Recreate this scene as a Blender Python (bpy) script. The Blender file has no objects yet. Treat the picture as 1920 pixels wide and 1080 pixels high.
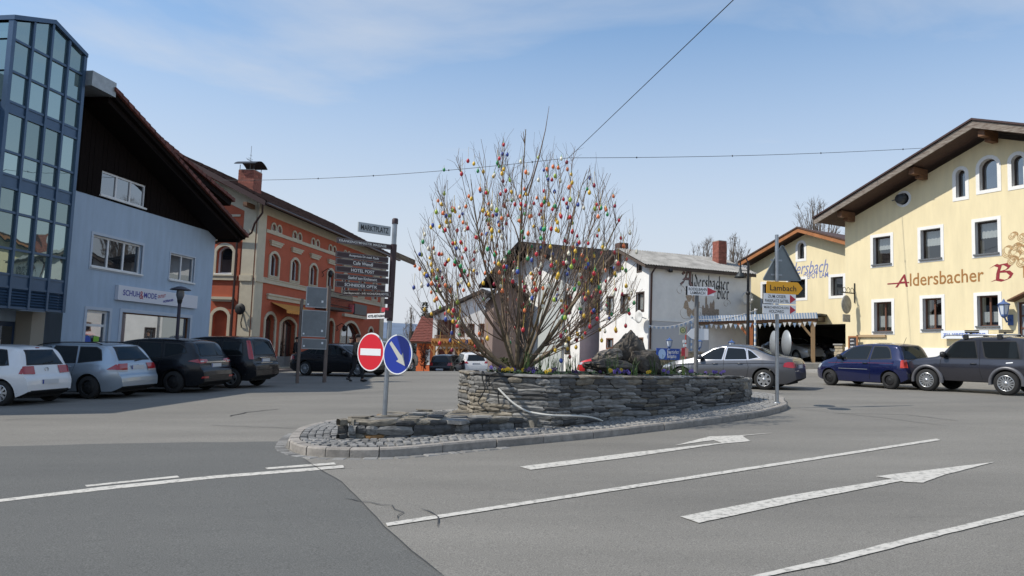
import bpy, bmesh, math, random
from mathutils import Vector, Matrix, noise, geometry
from mathutils.bvhtree import BVHTree
rnd = random.Random(7)
R = math.radians
SC = bpy.context.scene
COL = SC.collection
V = Vector

# ------------------------------------------------------------------ camera
FPX = 1387.0
PITCH = math.atan(123 / FPX)
ROLL = 0.034
CAM = V((0, 0, 1.6))
M3 = (Matrix.Rotation(math.pi / 2 + PITCH, 3, 'X') @ Matrix.Rotation(ROLL, 3, 'Z'))
cd = bpy.data.cameras.new('camera')
cam = bpy.data.objects.new('camera', cd)
COL.objects.link(cam)
cd.sensor_width = 36
cd.lens = FPX / 1920 * 36
cd.clip_end = 6000
cd.clip_start = .05
cam.matrix_world = Matrix.Translation(CAM) @ M3.to_4x4()
SC.camera = cam

# ------------------------------------------------------------------ sky, sun, exposure
SUN_EL, SUN_AZ = 47.5, 258.5          # azimuth clockwise from +Y
world = bpy.data.worlds.new('World')
SC.world = world
world.use_nodes = True
nt = world.node_tree
nt.nodes.clear()
out = nt.nodes.new('ShaderNodeOutputWorld')
bg = nt.nodes.new('ShaderNodeBackground')
sky = nt.nodes.new('ShaderNodeTexSky')
sky.sky_type = 'NISHITA'
sky.sun_disc = False
sky.sun_elevation = R(SUN_EL)
sky.sun_rotation = R(SUN_AZ)
sky.altitude = 600
sky.air_density = 1.0
sky.dust_density = .5
sky.ozone_density = 2.2
tc = nt.nodes.new('ShaderNodeTexCoord')
mp = nt.nodes.new('ShaderNodeMapping')
mp.inputs['Rotation'].default_value = (R(12), R(-18), R(20))
mp.inputs['Scale'].default_value = (1.0, 2.2, 5.0)
nz = nt.nodes.new('ShaderNodeTexNoise')
nz.inputs['Scale'].default_value = 1.5
nz.inputs['Detail'].default_value = 7
nz.inputs['Roughness'].default_value = .55
nz.inputs['Distortion'].default_value = .5
cr = nt.nodes.new('ShaderNodeValToRGB')
cr.color_ramp.elements[0].position = .26
cr.color_ramp.elements[0].color = (0, 0, 0, 1)
cr.color_ramp.elements[1].position = .76
cr.color_ramp.elements[1].color = (.75, .75, .75, 1)
sep = nt.nodes.new('ShaderNodeSeparateXYZ')
hz = nt.nodes.new('ShaderNodeMapRange')
hz.inputs['From Min'].default_value = .0
hz.inputs['From Max'].default_value = .60
hz.inputs['To Min'].default_value = 1.0
hz.inputs['To Max'].default_value = .0
hz.interpolation_type = 'SMOOTHSTEP'
mx0 = nt.nodes.new('ShaderNodeMath'); mx0.operation = 'MAXIMUM'
mix = nt.nodes.new('ShaderNodeMixRGB')
mix.inputs['Color2'].default_value = (3.55, 3.75, 4.08, 1)
L = nt.links.new
L(tc.outputs['Generated'], mp.inputs['Vector'])
L(mp.outputs['Vector'], nz.inputs['Vector'])
L(nz.outputs['Fac'], cr.inputs['Fac'])
L(tc.outputs['Generated'], sep.inputs['Vector'])
L(sep.outputs['Z'], hz.inputs['Value'])
L(cr.outputs['Color'], mx0.inputs[0])
L(hz.outputs['Result'], mx0.inputs[1])
L(mx0.outputs[0], mix.inputs['Fac'])
hs_ = nt.nodes.new('ShaderNodeHueSaturation')
hs_.inputs['Hue'].default_value = .493
hs_.inputs['Saturation'].default_value = 1.25
hs_.inputs['Value'].default_value = 1.0
L(sky.outputs['Color'], hs_.inputs['Color'])
L(hs_.outputs['Color'], mix.inputs['Color1'])
L(mix.outputs['Color'], bg.inputs['Color'])
bg.inputs['Strength'].default_value = .15
L(bg.outputs['Background'], out.inputs['Surface'])

sl = bpy.data.lights.new('sun', 'SUN')
sl.energy = 3.4
sl.angle = R(.53)
sl.color = (1, .945, .85)
sun = bpy.data.objects.new('sun', sl)
COL.objects.link(sun)
az, el = R(SUN_AZ), R(SUN_EL)
SDIR = V((math.sin(az) * math.cos(el), math.cos(az) * math.cos(el), math.sin(el)))
sun.rotation_euler = SDIR.to_track_quat('Z', 'Y').to_euler()
sun.location = (-20, 0, 30)

SC.view_settings.view_transform = 'Standard'
SC.view_settings.look = 'None'
SC.view_settings.gamma = 1
SC.view_settings.exposure = 0.35
SC.view_settings.use_curve_mapping = False
SC.cycles.max_bounces = 8
SC.cycles.diffuse_bounces = 3
SC.cycles.glossy_bounces = 4
SC.cycles.transparent_max_bounces = 10
SC.cycles.caustics_reflective = False
SC.cycles.caustics_refractive = False
SC.cycles.use_denoising = True

# ------------------------------------------------------------------ geometry of the place
GN = (M3 @ V((0, FPX, -97))).normalized()      # the square slopes: normal of the ground plane


def plane_z(x, y):
    return CAM.z + (-1.6 - GN.x * x - GN.y * y) / GN.z


def sstep(a, b, x):
    t = min(1, max(0, (x - a) / (b - a)))
    return t * t * (3 - 2 * t)


def drop(x, y):
    t = max(0, min(y, 110) - 37)
    d = .075 * (t - 2) if t > 4 else .075 * t * t / 8
    return d * (1 - sstep(9, 15, x))


def gz(x, y):
    if y > 140:
        y = 140
    if abs(x) > 70:
        x = 70 if x > 0 else -70
    return plane_z(x, y) - drop(x, y)


def ray(px, py):
    return (M3 @ V((px - 960, 540 - py, -FPX))) / FPX     # forward depth 1


def gp(px, py, h=0):
    """pixel of the photograph -> point on the sloping ground (or h above it)"""
    r = ray(px, py)
    t = (-1.6 + h) / r.dot(GN)
    return CAM + r * t


def at(px, d, h=0):
    p = gp(px, 637 + 1.6 * FPX / d)
    if h:
        p = p + V((0, 0, h))
    return p


def pt(px, py, d):
    return CAM + ray(px, py) * d


def hh(py_top, py_bot, d):
    return (py_bot - py_top) * d / FPX

# ------------------------------------------------------------------ materials
MATS = {}


def mat(name, col, rough=.7, metal=0, var=.0, vs=8, bump=0, bs=60, spec=.5, rand=0, coat=0, stretch=None, col2=None, vdet=5, vr=(.32, .68)):
    """procedural material: base colour with two-scale noise variation, optional bump, optional per-object variation"""
    if name in MATS:
        return MATS[name]
    m = bpy.data.materials.new(name)
    m.use_nodes = True
    t = m.node_tree
    b = t.nodes['Principled BSDF']
    b.inputs['Roughness'].default_value = rough
    b.inputs['Metallic'].default_value = metal
    b.inputs['Specular IOR Level'].default_value = spec
    b.inputs['Coat Weight'].default_value = coat
    b.inputs['Coat Roughness'].default_value = .04
    c = (col[0], col[1], col[2], 1)
    b.inputs['Base Color'].default_value = c
    m.diffuse_color = c
    lk = t.links.new
    co = t.nodes.new('ShaderNodeTexCoord')
    src = co.outputs['Object']
    if stretch:
        ma = t.nodes.new('ShaderNodeMapping')
        ma.inputs['Scale'].default_value = stretch
        lk(src, ma.inputs['Vector'])
        src = ma.outputs['Vector']
    outc = None
    if var:
        n = t.nodes.new('ShaderNodeTexNoise')
        n.inputs['Scale'].default_value = vs
        n.inputs['Detail'].default_value = vdet
        n.inputs['Roughness'].default_value = .65
        lk(src, n.inputs['Vector'])
        r = t.nodes.new('ShaderNodeValToRGB')
        c2 = col2 or [max(0, x * (1 - var)) for x in col]
        c3 = col if col2 else [min(1, x * (1 + var * .7)) for x in col]
        r.color_ramp.elements[0].position = vr[0]
        r.color_ramp.elements[0].color = (*c2, 1)
        r.color_ramp.elements[1].position = vr[1]
        r.color_ramp.elements[1].color = (*c3, 1)
        lk(n.outputs['Fac'], r.inputs['Fac'])
        outc = r.outputs['Color']
    if rand:
        oi = t.nodes.new('ShaderNodeObjectInfo')
        mr = t.nodes.new('ShaderNodeMapRange')
        mr.inputs['To Min'].default_value = 1 - rand
        mr.inputs['To Max'].default_value = 1 + rand
        lk(oi.outputs['Random'], mr.inputs['Value'])
        mm = t.nodes.new('ShaderNodeVectorMath')
        mm.operation = 'SCALE'
        if outc:
            lk(outc, mm.inputs[0])
        else:
            mm.inputs[0].default_value = col
        lk(mr.outputs['Result'], mm.inputs['Scale'])
        outc = mm.outputs['Vector']
    if outc:
        lk(outc, b.inputs['Base Color'])
    if bump:
        n2 = t.nodes.new('ShaderNodeTexNoise')
        n2.inputs['Scale'].default_value = bs
        n2.inputs['Detail'].default_value = 6
        lk(src, n2.inputs['Vector'])
        bp = t.nodes.new('ShaderNodeBump')
        bp.inputs['Strength'].default_value = min(1, bump)
        bp.inputs['Distance'].default_value = .02
        lk(n2.outputs['Fac'], bp.inputs['Height'])
        lk(bp.outputs['Normal'], b.inputs['Normal'])
    MATS[name] = m
    return m


def glass(name, tint=(.02, .025, .03), refl=.25, rcol=(.9, .95, 1), rough=.015, wob=0):
    """window glass seen from outside: dark interior + mirror-like reflection"""
    if name in MATS:
        return MATS[name]
    m = bpy.data.materials.new(name)
    m.use_nodes = True
    t = m.node_tree
    b = t.nodes['Principled BSDF']
    b.inputs['Base Color'].default_value = (*tint, 1)
    b.inputs['Roughness'].default_value = .08
    b.inputs['Specular IOR Level'].default_value = .0
    g = t.nodes.new('ShaderNodeBsdfGlossy')
    g.inputs['Color'].default_value = (*rcol, 1)
    g.inputs['Roughness'].default_value = rough
    lw = t.nodes.new('ShaderNodeLayerWeight')
    lw.inputs['Blend'].default_value = .35
    mr = t.nodes.new('ShaderNodeMapRange')
    mr.inputs['To Min'].default_value = refl
    mr.inputs['To Max'].default_value = 1
    mx = t.nodes.new('ShaderNodeMixShader')
    oi = t.nodes.new('ShaderNodeObjectInfo')
    m3 = t.nodes.new('ShaderNodeMapRange')
    m3.inputs['To Min'].default_value = .62
    m3.inputs['To Max'].default_value = 1.12
    vm = t.nodes.new('ShaderNodeVectorMath'); vm.operation = 'SCALE'
    vm.inputs[0].default_value = rcol
    t.links.new(oi.outputs['Random'], m3.inputs['Value'])
    t.links.new(m3.outputs['Result'], vm.inputs['Scale'])
    t.links.new(vm.outputs['Vector'], g.inputs['Color'])
    t.links.new(lw.outputs['Fresnel'], mr.inputs['Value'])
    t.links.new(mr.outputs['Result'], mx.inputs['Fac'])
    t.links.new(b.outputs['BSDF'], mx.inputs[1])
    t.links.new(g.outputs['BSDF'], mx.inputs[2])
    if wob:
        co = t.nodes.new('ShaderNodeTexCoord')
        n = t.nodes.new('ShaderNodeTexNoise'); n.inputs['Scale'].default_value = 1.2
        bp = t.nodes.new('ShaderNodeBump'); bp.inputs['Strength'].default_value = wob; bp.inputs['Distance'].default_value = .02
        t.links.new(co.outputs['Object'], n.inputs['Vector'])
        t.links.new(n.outputs['Fac'], bp.inputs['Height'])
        t.links.new(bp.outputs['Normal'], g.inputs['Normal'])
    t.links.new(mx.outputs['Shader'], t.nodes['Material Output'].inputs['Surface'])
    m.diffuse_color = (*tint, 1)
    MATS[name] = m
    return m


def clear_glass(name, tint=(.8, .86, .86), refl=.08):
    """see-through pane"""
    if name in MATS:
        return MATS[name]
    m = bpy.data.materials.new(name)
    m.use_nodes = True
    t = m.node_tree
    t.nodes.remove(t.nodes['Principled BSDF'])
    tr = t.nodes.new('ShaderNodeBsdfTransparent')
    tr.inputs['Color'].default_value = (*tint, 1)
    g = t.nodes.new('ShaderNodeBsdfGlossy')
    g.inputs['Roughness'].default_value = .01
    lw = t.nodes.new('ShaderNodeLayerWeight')
    lw.inputs['Blend'].default_value = .25
    mr = t.nodes.new('ShaderNodeMapRange')
    mr.inputs['To Min'].default_value = refl
    mr.inputs['To Max'].default_value = 1
    mx = t.nodes.new('ShaderNodeMixShader')
    t.links.new(lw.outputs['Facing'], mr.inputs['Value'])
    t.links.new(mr.outputs['Result'], mx.inputs['Fac'])
    t.links.new(tr.outputs['BSDF'], mx.inputs[1])
    t.links.new(g.outputs['BSDF'], mx.inputs[2])
    t.links.new(mx.outputs['Shader'], t.nodes['Material Output'].inputs['Surface'])
    MATS[name] = m
    return m

# ------------------------------------------------------------------ mesh helpers


class MB:
    def __init__(s):
        s.v, s.f, s.m, s.sm = [], [], [], []

    def add(s, vs, fs, mi=0, smooth=False):
        o = len(s.v)
        s.v += [tuple(v) for v in vs]
        for f in fs:
            s.f.append([o + i for i in f])
            s.m.append(mi)
            s.sm.append(smooth)
        return s

    def box(s, x0, x1, y0, y1, z0, z1, mi=0):
        vs = [(x, y, z) for x in (x0, x1) for y in (y0, y1) for z in (z0, z1)]
        return s.add(vs, [(0, 1, 3, 2), (4, 6, 7, 5), (0, 4, 5, 1), (2, 3, 7, 6), (0, 2, 6, 4), (1, 5, 7, 3)], mi)

    def bar(s, a, b, w, h=None, mi=0, up=V((0, 0, 1))):
        """rectangular bar from a to b"""
        a, b = V(a), V(b)
        h = h or w
        d = (b - a).normalized()
        if abs(d.dot(up)) > .98:
            up = V((1, 0, 0))
        x = d.cross(up).normalized() * w / 2
        z = x.cross(d).normalized() * h / 2
        vs = [p + sx * x + sz * z for p in (a, b) for sx, sz in ((-1, -1), (1, -1), (1, 1), (-1, 1))]
        return s.add(vs, [(0, 3, 2, 1), (4, 5, 6, 7), (0, 1, 5, 4), (1, 2, 6, 5), (2, 3, 7, 6), (3, 0, 4, 7)], mi)

    def tube(s, pts, r, n=8, mi=0, cap=True):
        pts = [V(p) for p in pts]
        rs = r if isinstance(r, (list, tuple)) else [r] * len(pts)
        o = len(s.v)
        ref = V((.3, .2, 1)).normalized()
        rings = []
        for i, p in enumerate(pts):
            d = (pts[min(i + 1, len(pts) - 1)] - pts[max(i - 1, 0)]).normalized()
            if abs(d.dot(ref)) > .95:
                ref = V((1, .1, .2)).normalized()
            x = d.cross(ref).normalized()
            y = d.cross(x)
            rings.append([p + (x * math.cos(2 * math.pi * k / n) + y * math.sin(2 * math.pi * k / n)) * rs[i] for k in range(n)])
        vs = [v for rr in rings for v in rr]
        fs = []
        for i in range(len(pts) - 1):
            for k in range(n):
                fs.append((i * n + k, i * n + (k + 1) % n, (i + 1) * n + (k + 1) % n, (i + 1) * n + k))
        s.add(vs, fs, mi, True)
        if cap:
            s.add(rings[0], [tuple(range(n))], mi)
            s.add(rings[-1], [tuple(reversed(range(n)))], mi)
        return s

    def lathe(s, prof, n=16, mi=0, c=(0, 0, 0), axis='z', smooth=True):
        c = V(c)
        vs = []
        for r, z in prof:
            for k in range(n):
                a = 2 * math.pi * k / n
                if axis == 'z':
                    p = (r * math.cos(a), r * math.sin(a), z)
                elif axis == 'y':
                    p = (r * math.cos(a), z, r * math.sin(a))
                else:
                    p = (z, r * math.cos(a), r * math.sin(a))
                vs.append(c + V(p))
        fs = []
        for i in range(len(prof) - 1):
            for k in range(n):
                fs.append((i * n + k, i * n + (k + 1) % n, (i + 1) * n + (k + 1) % n, (i + 1) * n + k))
        if axis == 'y':
            fs = [tuple(reversed(f)) for f in fs]
        return s.add(vs, fs, mi, smooth)

    def prism(s, poly, y0, y1, mi=0):
        """polygon in (u,z) extruded along local y"""
        n = len(poly)
        vs = [(p[0], y0, p[1]) for p in poly] + [(p[0], y1, p[1]) for p in poly]
        fs = [tuple(range(n)), tuple(reversed(range(n, 2 * n)))] + [(i, n + i, n + (i + 1) % n, (i + 1) % n) for i in range(n)]
        return s.add(vs, fs, mi)

    def ring(s, outer, inner, y0, y1, mi=0):
        """closed frame between two outlines with the same vertex count"""
        n = len(outer)
        vs = [(p[0], y0, p[1]) for p in outer] + [(p[0], y0, p[1]) for p in inner] + [(p[0], y1, p[1]) for p in outer] + [(p[0], y1, p[1]) for p in inner]
        fs = []
        for i in range(n):
            j = (i + 1) % n
            fs += [(i, j, n + j, n + i), (n + i, n + j, 3 * n + j, 3 * n + i), (j, i, 2 * n + i, 2 * n + j)]
        return s.add(vs, fs, mi)

    def build(s, name, mats, parent=None, loc=None, rot=None):
        me = bpy.data.meshes.new(name)
        me.from_pydata(s.v, [], s.f)
        for m in (mats if isinstance(mats, (list, tuple)) else [mats]):
            me.materials.append(m)
        me.polygons.foreach_set('material_index', s.m)
        me.polygons.foreach_set('use_smooth', s.sm)
        me.update()
        return link(name, me, parent, loc, rot)


def link(name, data, parent=None, loc=None, rot=None):
    o = bpy.data.objects.new(name, data)
    COL.objects.link(o)
    if parent:
        o.parent = parent
    if loc is not None:
        o.location = loc
    if rot is not None:
        o.rotation_euler = rot if isinstance(rot, (tuple, list)) else (0, 0, rot)
    return o


def tag(o, label=None, cat=None, group=None, kind=None):
    if label:
        o['label'] = label
    if cat:
        o['category'] = cat
    if group:
        o['group'] = group
    if kind:
        o['kind'] = kind
    return o


def thing(name, label, cat, loc=(0, 0, 0), rz=0, group=None):
    o = bpy.data.objects.new(name, None)
    o.empty_display_size = .3
    COL.objects.link(o)
    o.location = loc
    o.rotation_euler = (0, 0, rz)
    return tag(o, label, cat, group)


def copy_tree(o, parent=None):
    c = o.copy()
    COL.objects.link(c)
    c.parent = parent
    for ch in list(o.children):
        copy_tree(ch, c)
    return c


def inset(poly, d):
    n = len(poly)
    area = sum(poly[i][0] * poly[(i + 1) % n][1] - poly[(i + 1) % n][0] * poly[i][1] for i in range(n))
    sg = 1 if area > 0 else -1
    res = []
    for i in range(n):
        a, b, c = V(poly[i - 1]), V(poly[i]), V(poly[(i + 1) % n])
        d1, d2 = (b - a).normalized(), (c - b).normalized()
        n1, n2 = V((-d1.y, d1.x)) * sg, V((-d2.y, d2.x)) * sg
        m = n1 + n2
        k = m.dot(n1)
        res.append(tuple(b + m * (d / max(k, .3))))
    return res


def rectp(u0, u1, z0, z1):
    return [(u0, z0), (u1, z0), (u1, z1), (u0, z1)]


def archp(u0, u1, z0, z1, rise, n=8):
    """rect with a segmental/round top; z1 is the crown"""
    w = u1 - u0
    rise = min(rise, w / 2)
    r = (w * w / 4 + rise * rise) / (2 * rise)
    uc, zc = (u0 + u1) / 2, z1 - r
    a0 = math.asin(min(1, w / 2 / r))
    p = [(u0, z0), (u1, z0)]
    for i in range(n + 1):
        a = a0 - 2 * a0 * i / n
        p.append((uc + r * math.sin(a), zc + r * math.cos(a)))
    return p


def circp(u, z, r, n=20):
    return [(u + r * math.cos(2 * math.pi * i / n), z + r * math.sin(2 * math.pi * i / n)) for i in range(n)]


def inside(p, poly):
    c = False
    for i in range(len(poly)):
        a, b = poly[i], poly[i - 1]
        if (a.y > p.y) != (b.y > p.y) and p.x < (b.x - a.x) * (p.y - a.y) / (b.y - a.y) + a.x:
            c = not c
    return c


def wall_mesh(mb, outline, holes, y=0, depth=.22, mi=0, mr=None):
    """flat wall with real openings and reveals"""
    pts, eds = [], []
    for l in [outline] + list(holes):
        o = len(pts)
        pts += [V((p[0], p[1])) for p in l]
        eds += [(o + k, o + (k + 1) % len(l)) for k in range(len(l))]
    v2, _, f2 = geometry.delaunay_2d_cdt(pts, eds, [], 0, 1e-5)[:3]
    fs = []
    for t in f2:
        c = (v2[t[0]] + v2[t[1]] + v2[t[2]]) / 3
        if not inside(c, [V(p) for p in outline]) or any(inside(c, [V(p) for p in h]) for h in holes):
            continue
        a, b, d = (v2[k] for k in t)
        fs.append(tuple(t) if (b - a).cross(d - a) > 0 else (t[0], t[2], t[1]))
    mb.add([(v.x, y, v.y) for v in v2], fs, mi)
    for h in holes:
        n = len(h)
        vs = [(p[0], y, p[1]) for p in h] + [(p[0], y + depth, p[1]) for p in h]
        mb.add(vs, [(i, n + i, n + (i + 1) % n, (i + 1) % n) for i in range(n)], mi if mr is None else mr)
    return mb


class Face:
    """a vertical facade: local x along it (left to right from outside), y into the building, z up"""

    def __init__(s, root, origin, deg, off=(0, 0, 0), rz=0):
        s.root, s.O, s.th, s.off, s.rz = root, V(origin), R(deg), off, rz
        s.X = V((math.cos(s.th), math.sin(s.th), 0))
        s.n = V((math.sin(s.th), -math.cos(s.th), 0))

    def uz(s, px, py, w=0):
        r = ray(px, py)
        o = s.O + s.n * w
        t = (o - CAM).dot(s.n) / r.dot(s.n)
        p = CAM + r * t
        return (p - s.O).dot(s.X), p.z - s.O.z

    def box4(s, xl, yt, yb, xr, w=0):
        u0, z1 = s.uz(xl, yt, w)
        z0 = s.uz(xl, yb, w)[1]
        u1 = s.uz(xr, (yt + yb) / 2, w)[0]
        return u0, u1, z0, z1

    def build(s, name, mb, mats, parent=None):
        o = mb.build(name, mats, parent or s.root)
        if parent is None:
            o.location = s.off
            o.rotation_euler = (0, 0, s.rz)
        return o

    def window(s, hole, trim=.1, mt=None, mf=None, mp=None, nv=2, nh=1, rec=.12, fw=.055, sill=None, proud=.025, split=None, curtain=None, name='window'):
        """window part: surround (own mesh) > frame, pane, sill"""
        mb = MB()
        if trim:
            mb.ring(inset(hole, -trim), hole, -proud, .04)
        else:
            mb.ring(inset(hole, -.004), inset(hole, .01), rec - .03, rec - .005)
        w = s.build(name, mb, mt or mf)
        fr = MB()
        inn = inset(hole, fw)
        fr.ring(hole, inn, rec, rec + .06)
        us = [p[0] for p in inn]; zs = [p[1] for p in inn]
        u0, u1, z0, z1 = min(us), max(us), min(zs), max(zs)

        def ztop(u):
            best = None
            n = len(inn)
            for i in range(n):
                a, b = inn[i], inn[(i + 1) % n]
                if (a[0] - u) * (b[0] - u) <= 0 and abs(a[0] - b[0]) > 1e-6:
                    z = a[1] + (b[1] - a[1]) * (u - a[0]) / (b[0] - a[0])
                    best = z if best is None else max(best, z)
            return best if best is not None else z1
        cu = [u0 + (u1 - u0) * i / nv for i in range(1, nv)]
        for u in cu:
            fr.box(u - fw * .6, u + fw * .6, rec + .003, rec + .055, z0 - .01, ztop(u) + .01)
        chs = split if split is not None else [z0 + (z1 - z0) * i / nh for i in range(1, nh)]
        for z in chs:
            fr.box(u0 - .01, u1 + .01, rec + .006, rec + .052, z - fw * .45, z + fw * .45)
        fr.build('frame', mf, w)
        edges_u = [u0] + cu + [u1]
        edges_z = [z0] + list(chs) + [z1]
        flat = len(hole) == 4
        if flat:
            for i in range(len(edges_u) - 1):
                for j in range(len(edges_z) - 1):
                    p = MB()
                    p.add([(edges_u[i] - .01, rec + .04, edges_z[j] - .01), (edges_u[i + 1] + .01, rec + .04, edges_z[j] - .01), (edges_u[i + 1] + .01, rec + .04, edges_z[j + 1] + .01), (edges_u[i] - .01, rec + .04, edges_z[j + 1] + .01)], [(0, 1, 2, 3)])
                    p.build('pane', mp, w)
        else:
            o2 = inset(hole, fw - .01)
            p = MB().add([(q[0], rec + .04, q[1]) for q in o2], [tuple(range(len(o2)))])
            p.build('pane', mp, w)
        if sill:
            hu = [p[0] for p in hole]; hz_ = min(p[1] for p in hole)
            MB().box(min(hu) - .06, max(hu) + .06, -.09, rec, hz_ - .05, hz_ + .012).build('sill', sill, w)
        if curtain:
            cz0, cz1, cm = curtain
            c = MB()
            n = 14
            vs = []
            for i in range(n + 1):
                u = u0 + (u1 - u0) * i / n
                yy = rec + .12 + .02 * math.sin(i * 2.2)
                vs += [(u, yy, z0 + (z1 - z0) * cz0 + .02 * abs(math.sin(i * 1.6))), (u, yy, z0 + (z1 - z0) * cz1)]
            c.add(vs, [(2 * i, 2 * i + 2, 2 * i + 3, 2 * i + 1) for i in range(n)], 0, True)
            c.build('curtain', cm, w)
            MB().add([(u0 - .1, rec + .5, z0 - .1), (u1 + .1, rec + .5, z0 - .1), (u1 + .1, rec + .5, z1 + .1), (u0 - .1, rec + .5, z1 + .1)], [(0, 1, 2, 3)]).build('dark_interior', mat('interior_dark', (.02, .018, .016), .9), w)
        return w


def text(body, m, parent, loc, rot, h=None, w=None, bold=0, shear=0, name='lettering', align='CENTER', sp=1.0, scale=None):
    """flat printed lettering fitted to a height/width; local x right, y up before rot"""
    cu = bpy.data.curves.new(name, 'FONT')
    cu.body = body
    cu.size = 1
    cu.offset = bold
    cu.shear = shear
    cu.space_character = sp
    cu.resolution_u = 3
    t = bpy.data.objects.new('tmp', cu)
    COL.objects.link(t)
    dg = bpy.context.evaluated_depsgraph_get()
    me = bpy.data.meshes.new_from_object(t.evaluated_get(dg))
    bpy.data.objects.remove(t)
    xs = [v.co.x for v in me.vertices]; ys = [v.co.y for v in me.vertices]
    x0, x1, y0, y1 = min(xs), max(xs), min(ys), max(ys)
    sy = (h / (y1 - y0)) if h else None
    sx = (w / (x1 - x0)) if w else None
    sx = sx or sy
    sy = sy or sx
    cx = (x0 + x1) / 2 if align == 'CENTER' else x0
    cy = (y0 + y1) / 2
    for v in me.vertices:
        v.co = ((v.co.x - cx) * sx, (v.co.y - cy) * sy, 0)
    me.materials.clear()
    me.materials.append(m)
    o = link(name, me, parent)
    o.location = loc
    o.rotation_euler = rot
    return o


# broad-nib lettering: each glyph is a list of pen strokes on a 1-high em (x-height .62)
BL = {
    'A': (.78, [[(.10, .78), (.22, .95), (.42, .98), (.58, .84), (.58, .2), (.70, .02), (.8, .1)], [(.42, .95), (.30, .5), (.08, .08), (.0, .18)], [(.14, .42), (.6, .42)], [(.10, .78), (.2, .7)]]),
    'B': (.70, [[(.02, .82), (.16, .98), (.3, .86), (.24, .5), (.22, .1), (.06, .02)], [(.22, .92), (.46, .98), (.58, .82), (.5, .64), (.26, .54)], [(.3, .54), (.54, .52), (.64, .34), (.56, .1), (.38, .0), (.2, .1)]]),
    'l': (.26, [[(.08, 1.0), (.1, .14), (.2, .03), (.28, .1)]]),
    'd': (.50, [[(.12, .98), (.36, .66), (.42, .3), (.3, .04), (.1, .16), (.08, .42), (.3, .62)]]),
    'e': (.42, [[(.34, .1), (.2, .02), (.08, .14), (.08, .46), (.24, .62), (.36, .5), (.1, .34)]]),
    'r': (.38, [[(.04, .54), (.12, .6), (.12, .08), (.2, .02)], [(.14, .5), (.26, .62), (.36, .5)]]),
    's': (.40, [[(.34, .54), (.2, .62), (.08, .5), (.3, .26), (.28, .08), (.14, .02), (.02, .12)]]),
    'b': (.48, [[(.06, 1.0), (.1, .12), (.22, .02), (.4, .16), (.4, .46), (.26, .62), (.12, .5)]]),
    'a': (.46, [[(.08, .56), (.3, .6), (.32, .12), (.44, .04)], [(.3, .4), (.1, .3), (.08, .1), (.2, .02), (.32, .12)]]),
    'c': (.38, [[(.34, .52), (.24, .62), (.08, .48), (.08, .14), (.2, .02), (.34, .1)]]),
    'h': (.48, [[(.06, 1.0), (.1, .04)], [(.1, .46), (.28, .62), (.4, .46), (.38, .02), (.26, -.2)]]),
    'i': (.24, [[(.03, .54), (.11, .6), (.11, .1), (.2, .03)], [(.08, .84), (.14, .78)]]),
    'y': (.46, [[(.06, .6), (.1, .2), (.22, .04), (.38, .14)], [(.38, .62), (.38, .0), (.24, -.22), (.1, -.18)]]),
    'g': (.46, [[(.36, .56), (.22, .62), (.08, .48), (.1, .16), (.22, .06), (.38, .16)], [(.38, .62), (.38, -.04), (.22, -.22), (.08, -.16)]]),
    't': (.32, [[(.12, .86), (.12, .1), (.2, .02), (.3, .1)], [(.0, .6), (.28, .6)]]),
    'n': (.48, [[(.04, .54), (.12, .6), (.12, .04)], [(.14, .48), (.28, .62), (.38, .5), (.38, .1), (.46, .03)]]),
    ' ': (.30, []),
}


def blackletter(body, m, parent, loc, rot, h, w=None, nib=.12, name='lettering', frame=None):
    x = 0
    mb = MB()
    nv = V((math.cos(R(42)), math.sin(R(42)))) * nib / 2
    for ch in body:
        adv, strokes = BL[ch]
        for st in strokes:
            p = [V((x + a, b)) for a, b in st]
            q = [p[0]]
            for i in range(len(p) - 1):
                a, b = p[i], p[i + 1]
                q += [a.lerp(b, .5), b]
            vs = []
            for k in q:
                vs += [(k.x - nv.x, k.y - nv.y, 0), (k.x + nv.x, k.y + nv.y, 0)]
            mb.add(vs, [(2 * i, 2 * i + 2, 2 * i + 3, 2 * i + 1) for i in range(len(q) - 1)])
        x += adv + .06
    sx = (w / x) if w else h
    mb.v = [(a * sx, b * h, 0.0005 * (i % 7)) for i, (a, b, c) in enumerate(mb.v)]
    o = mb.build(name, m, parent)
    o.location = loc
    o.rotation_euler = rot
    return o
UP = (math.pi / 2, 0, 0)      # lettering standing on a facade (local x right, z up)

# common materials
M_asph = None
m_dark = mat('black_plastic', (.015, .015, .017), .45)
m_steel = mat('galvanised_steel', (.34, .36, .38), .42, .85, var=.18, vs=6)
m_white = mat('white_paint', (.78, .78, .76), .5, var=.05, vs=3)
m_wframe = mat('white_window_frame', (.72, .73, .74), .35)
m_glass = glass('window_glass_dark', wob=.1)
m_glass2 = glass('window_glass_sky', (.03, .035, .04), .28, wob=.12)
m_wood = mat('brown_timber', (.16, .075, .035), .65, var=.4, vs=4, stretch=(1, 1, 6))
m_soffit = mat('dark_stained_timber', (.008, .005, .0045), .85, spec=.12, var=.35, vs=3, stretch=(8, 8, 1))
# ================================================================== SETTING: ground
def ground_sheet():
    xs = [-900, -400, -200, -120, -80, -60, -48, -38] + [-30 + 1.5 * i for i in range(41)] + [36, 45, 60, 80, 120, 200, 400, 900]
    ys = [-300, -100, -40, -20, -8, 0] + [2 + 2 * i for i in range(20)] + [42 + 1.5 * i for i in range(40)] + [105, 112, 125, 150, 200, 350, 700, 1400]
    mb = MB()
    nx = len(xs)
    vs = [(x, y, gz(x, y)) for y in ys for x in xs]
    fs = [(j * nx + i, j * nx + i + 1, (j + 1) * nx + i + 1, (j + 1) * nx + i) for j in range(len(ys) - 1) for i in range(nx - 1)]
    mb.add(vs, fs, 0, True)
    return mb


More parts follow.
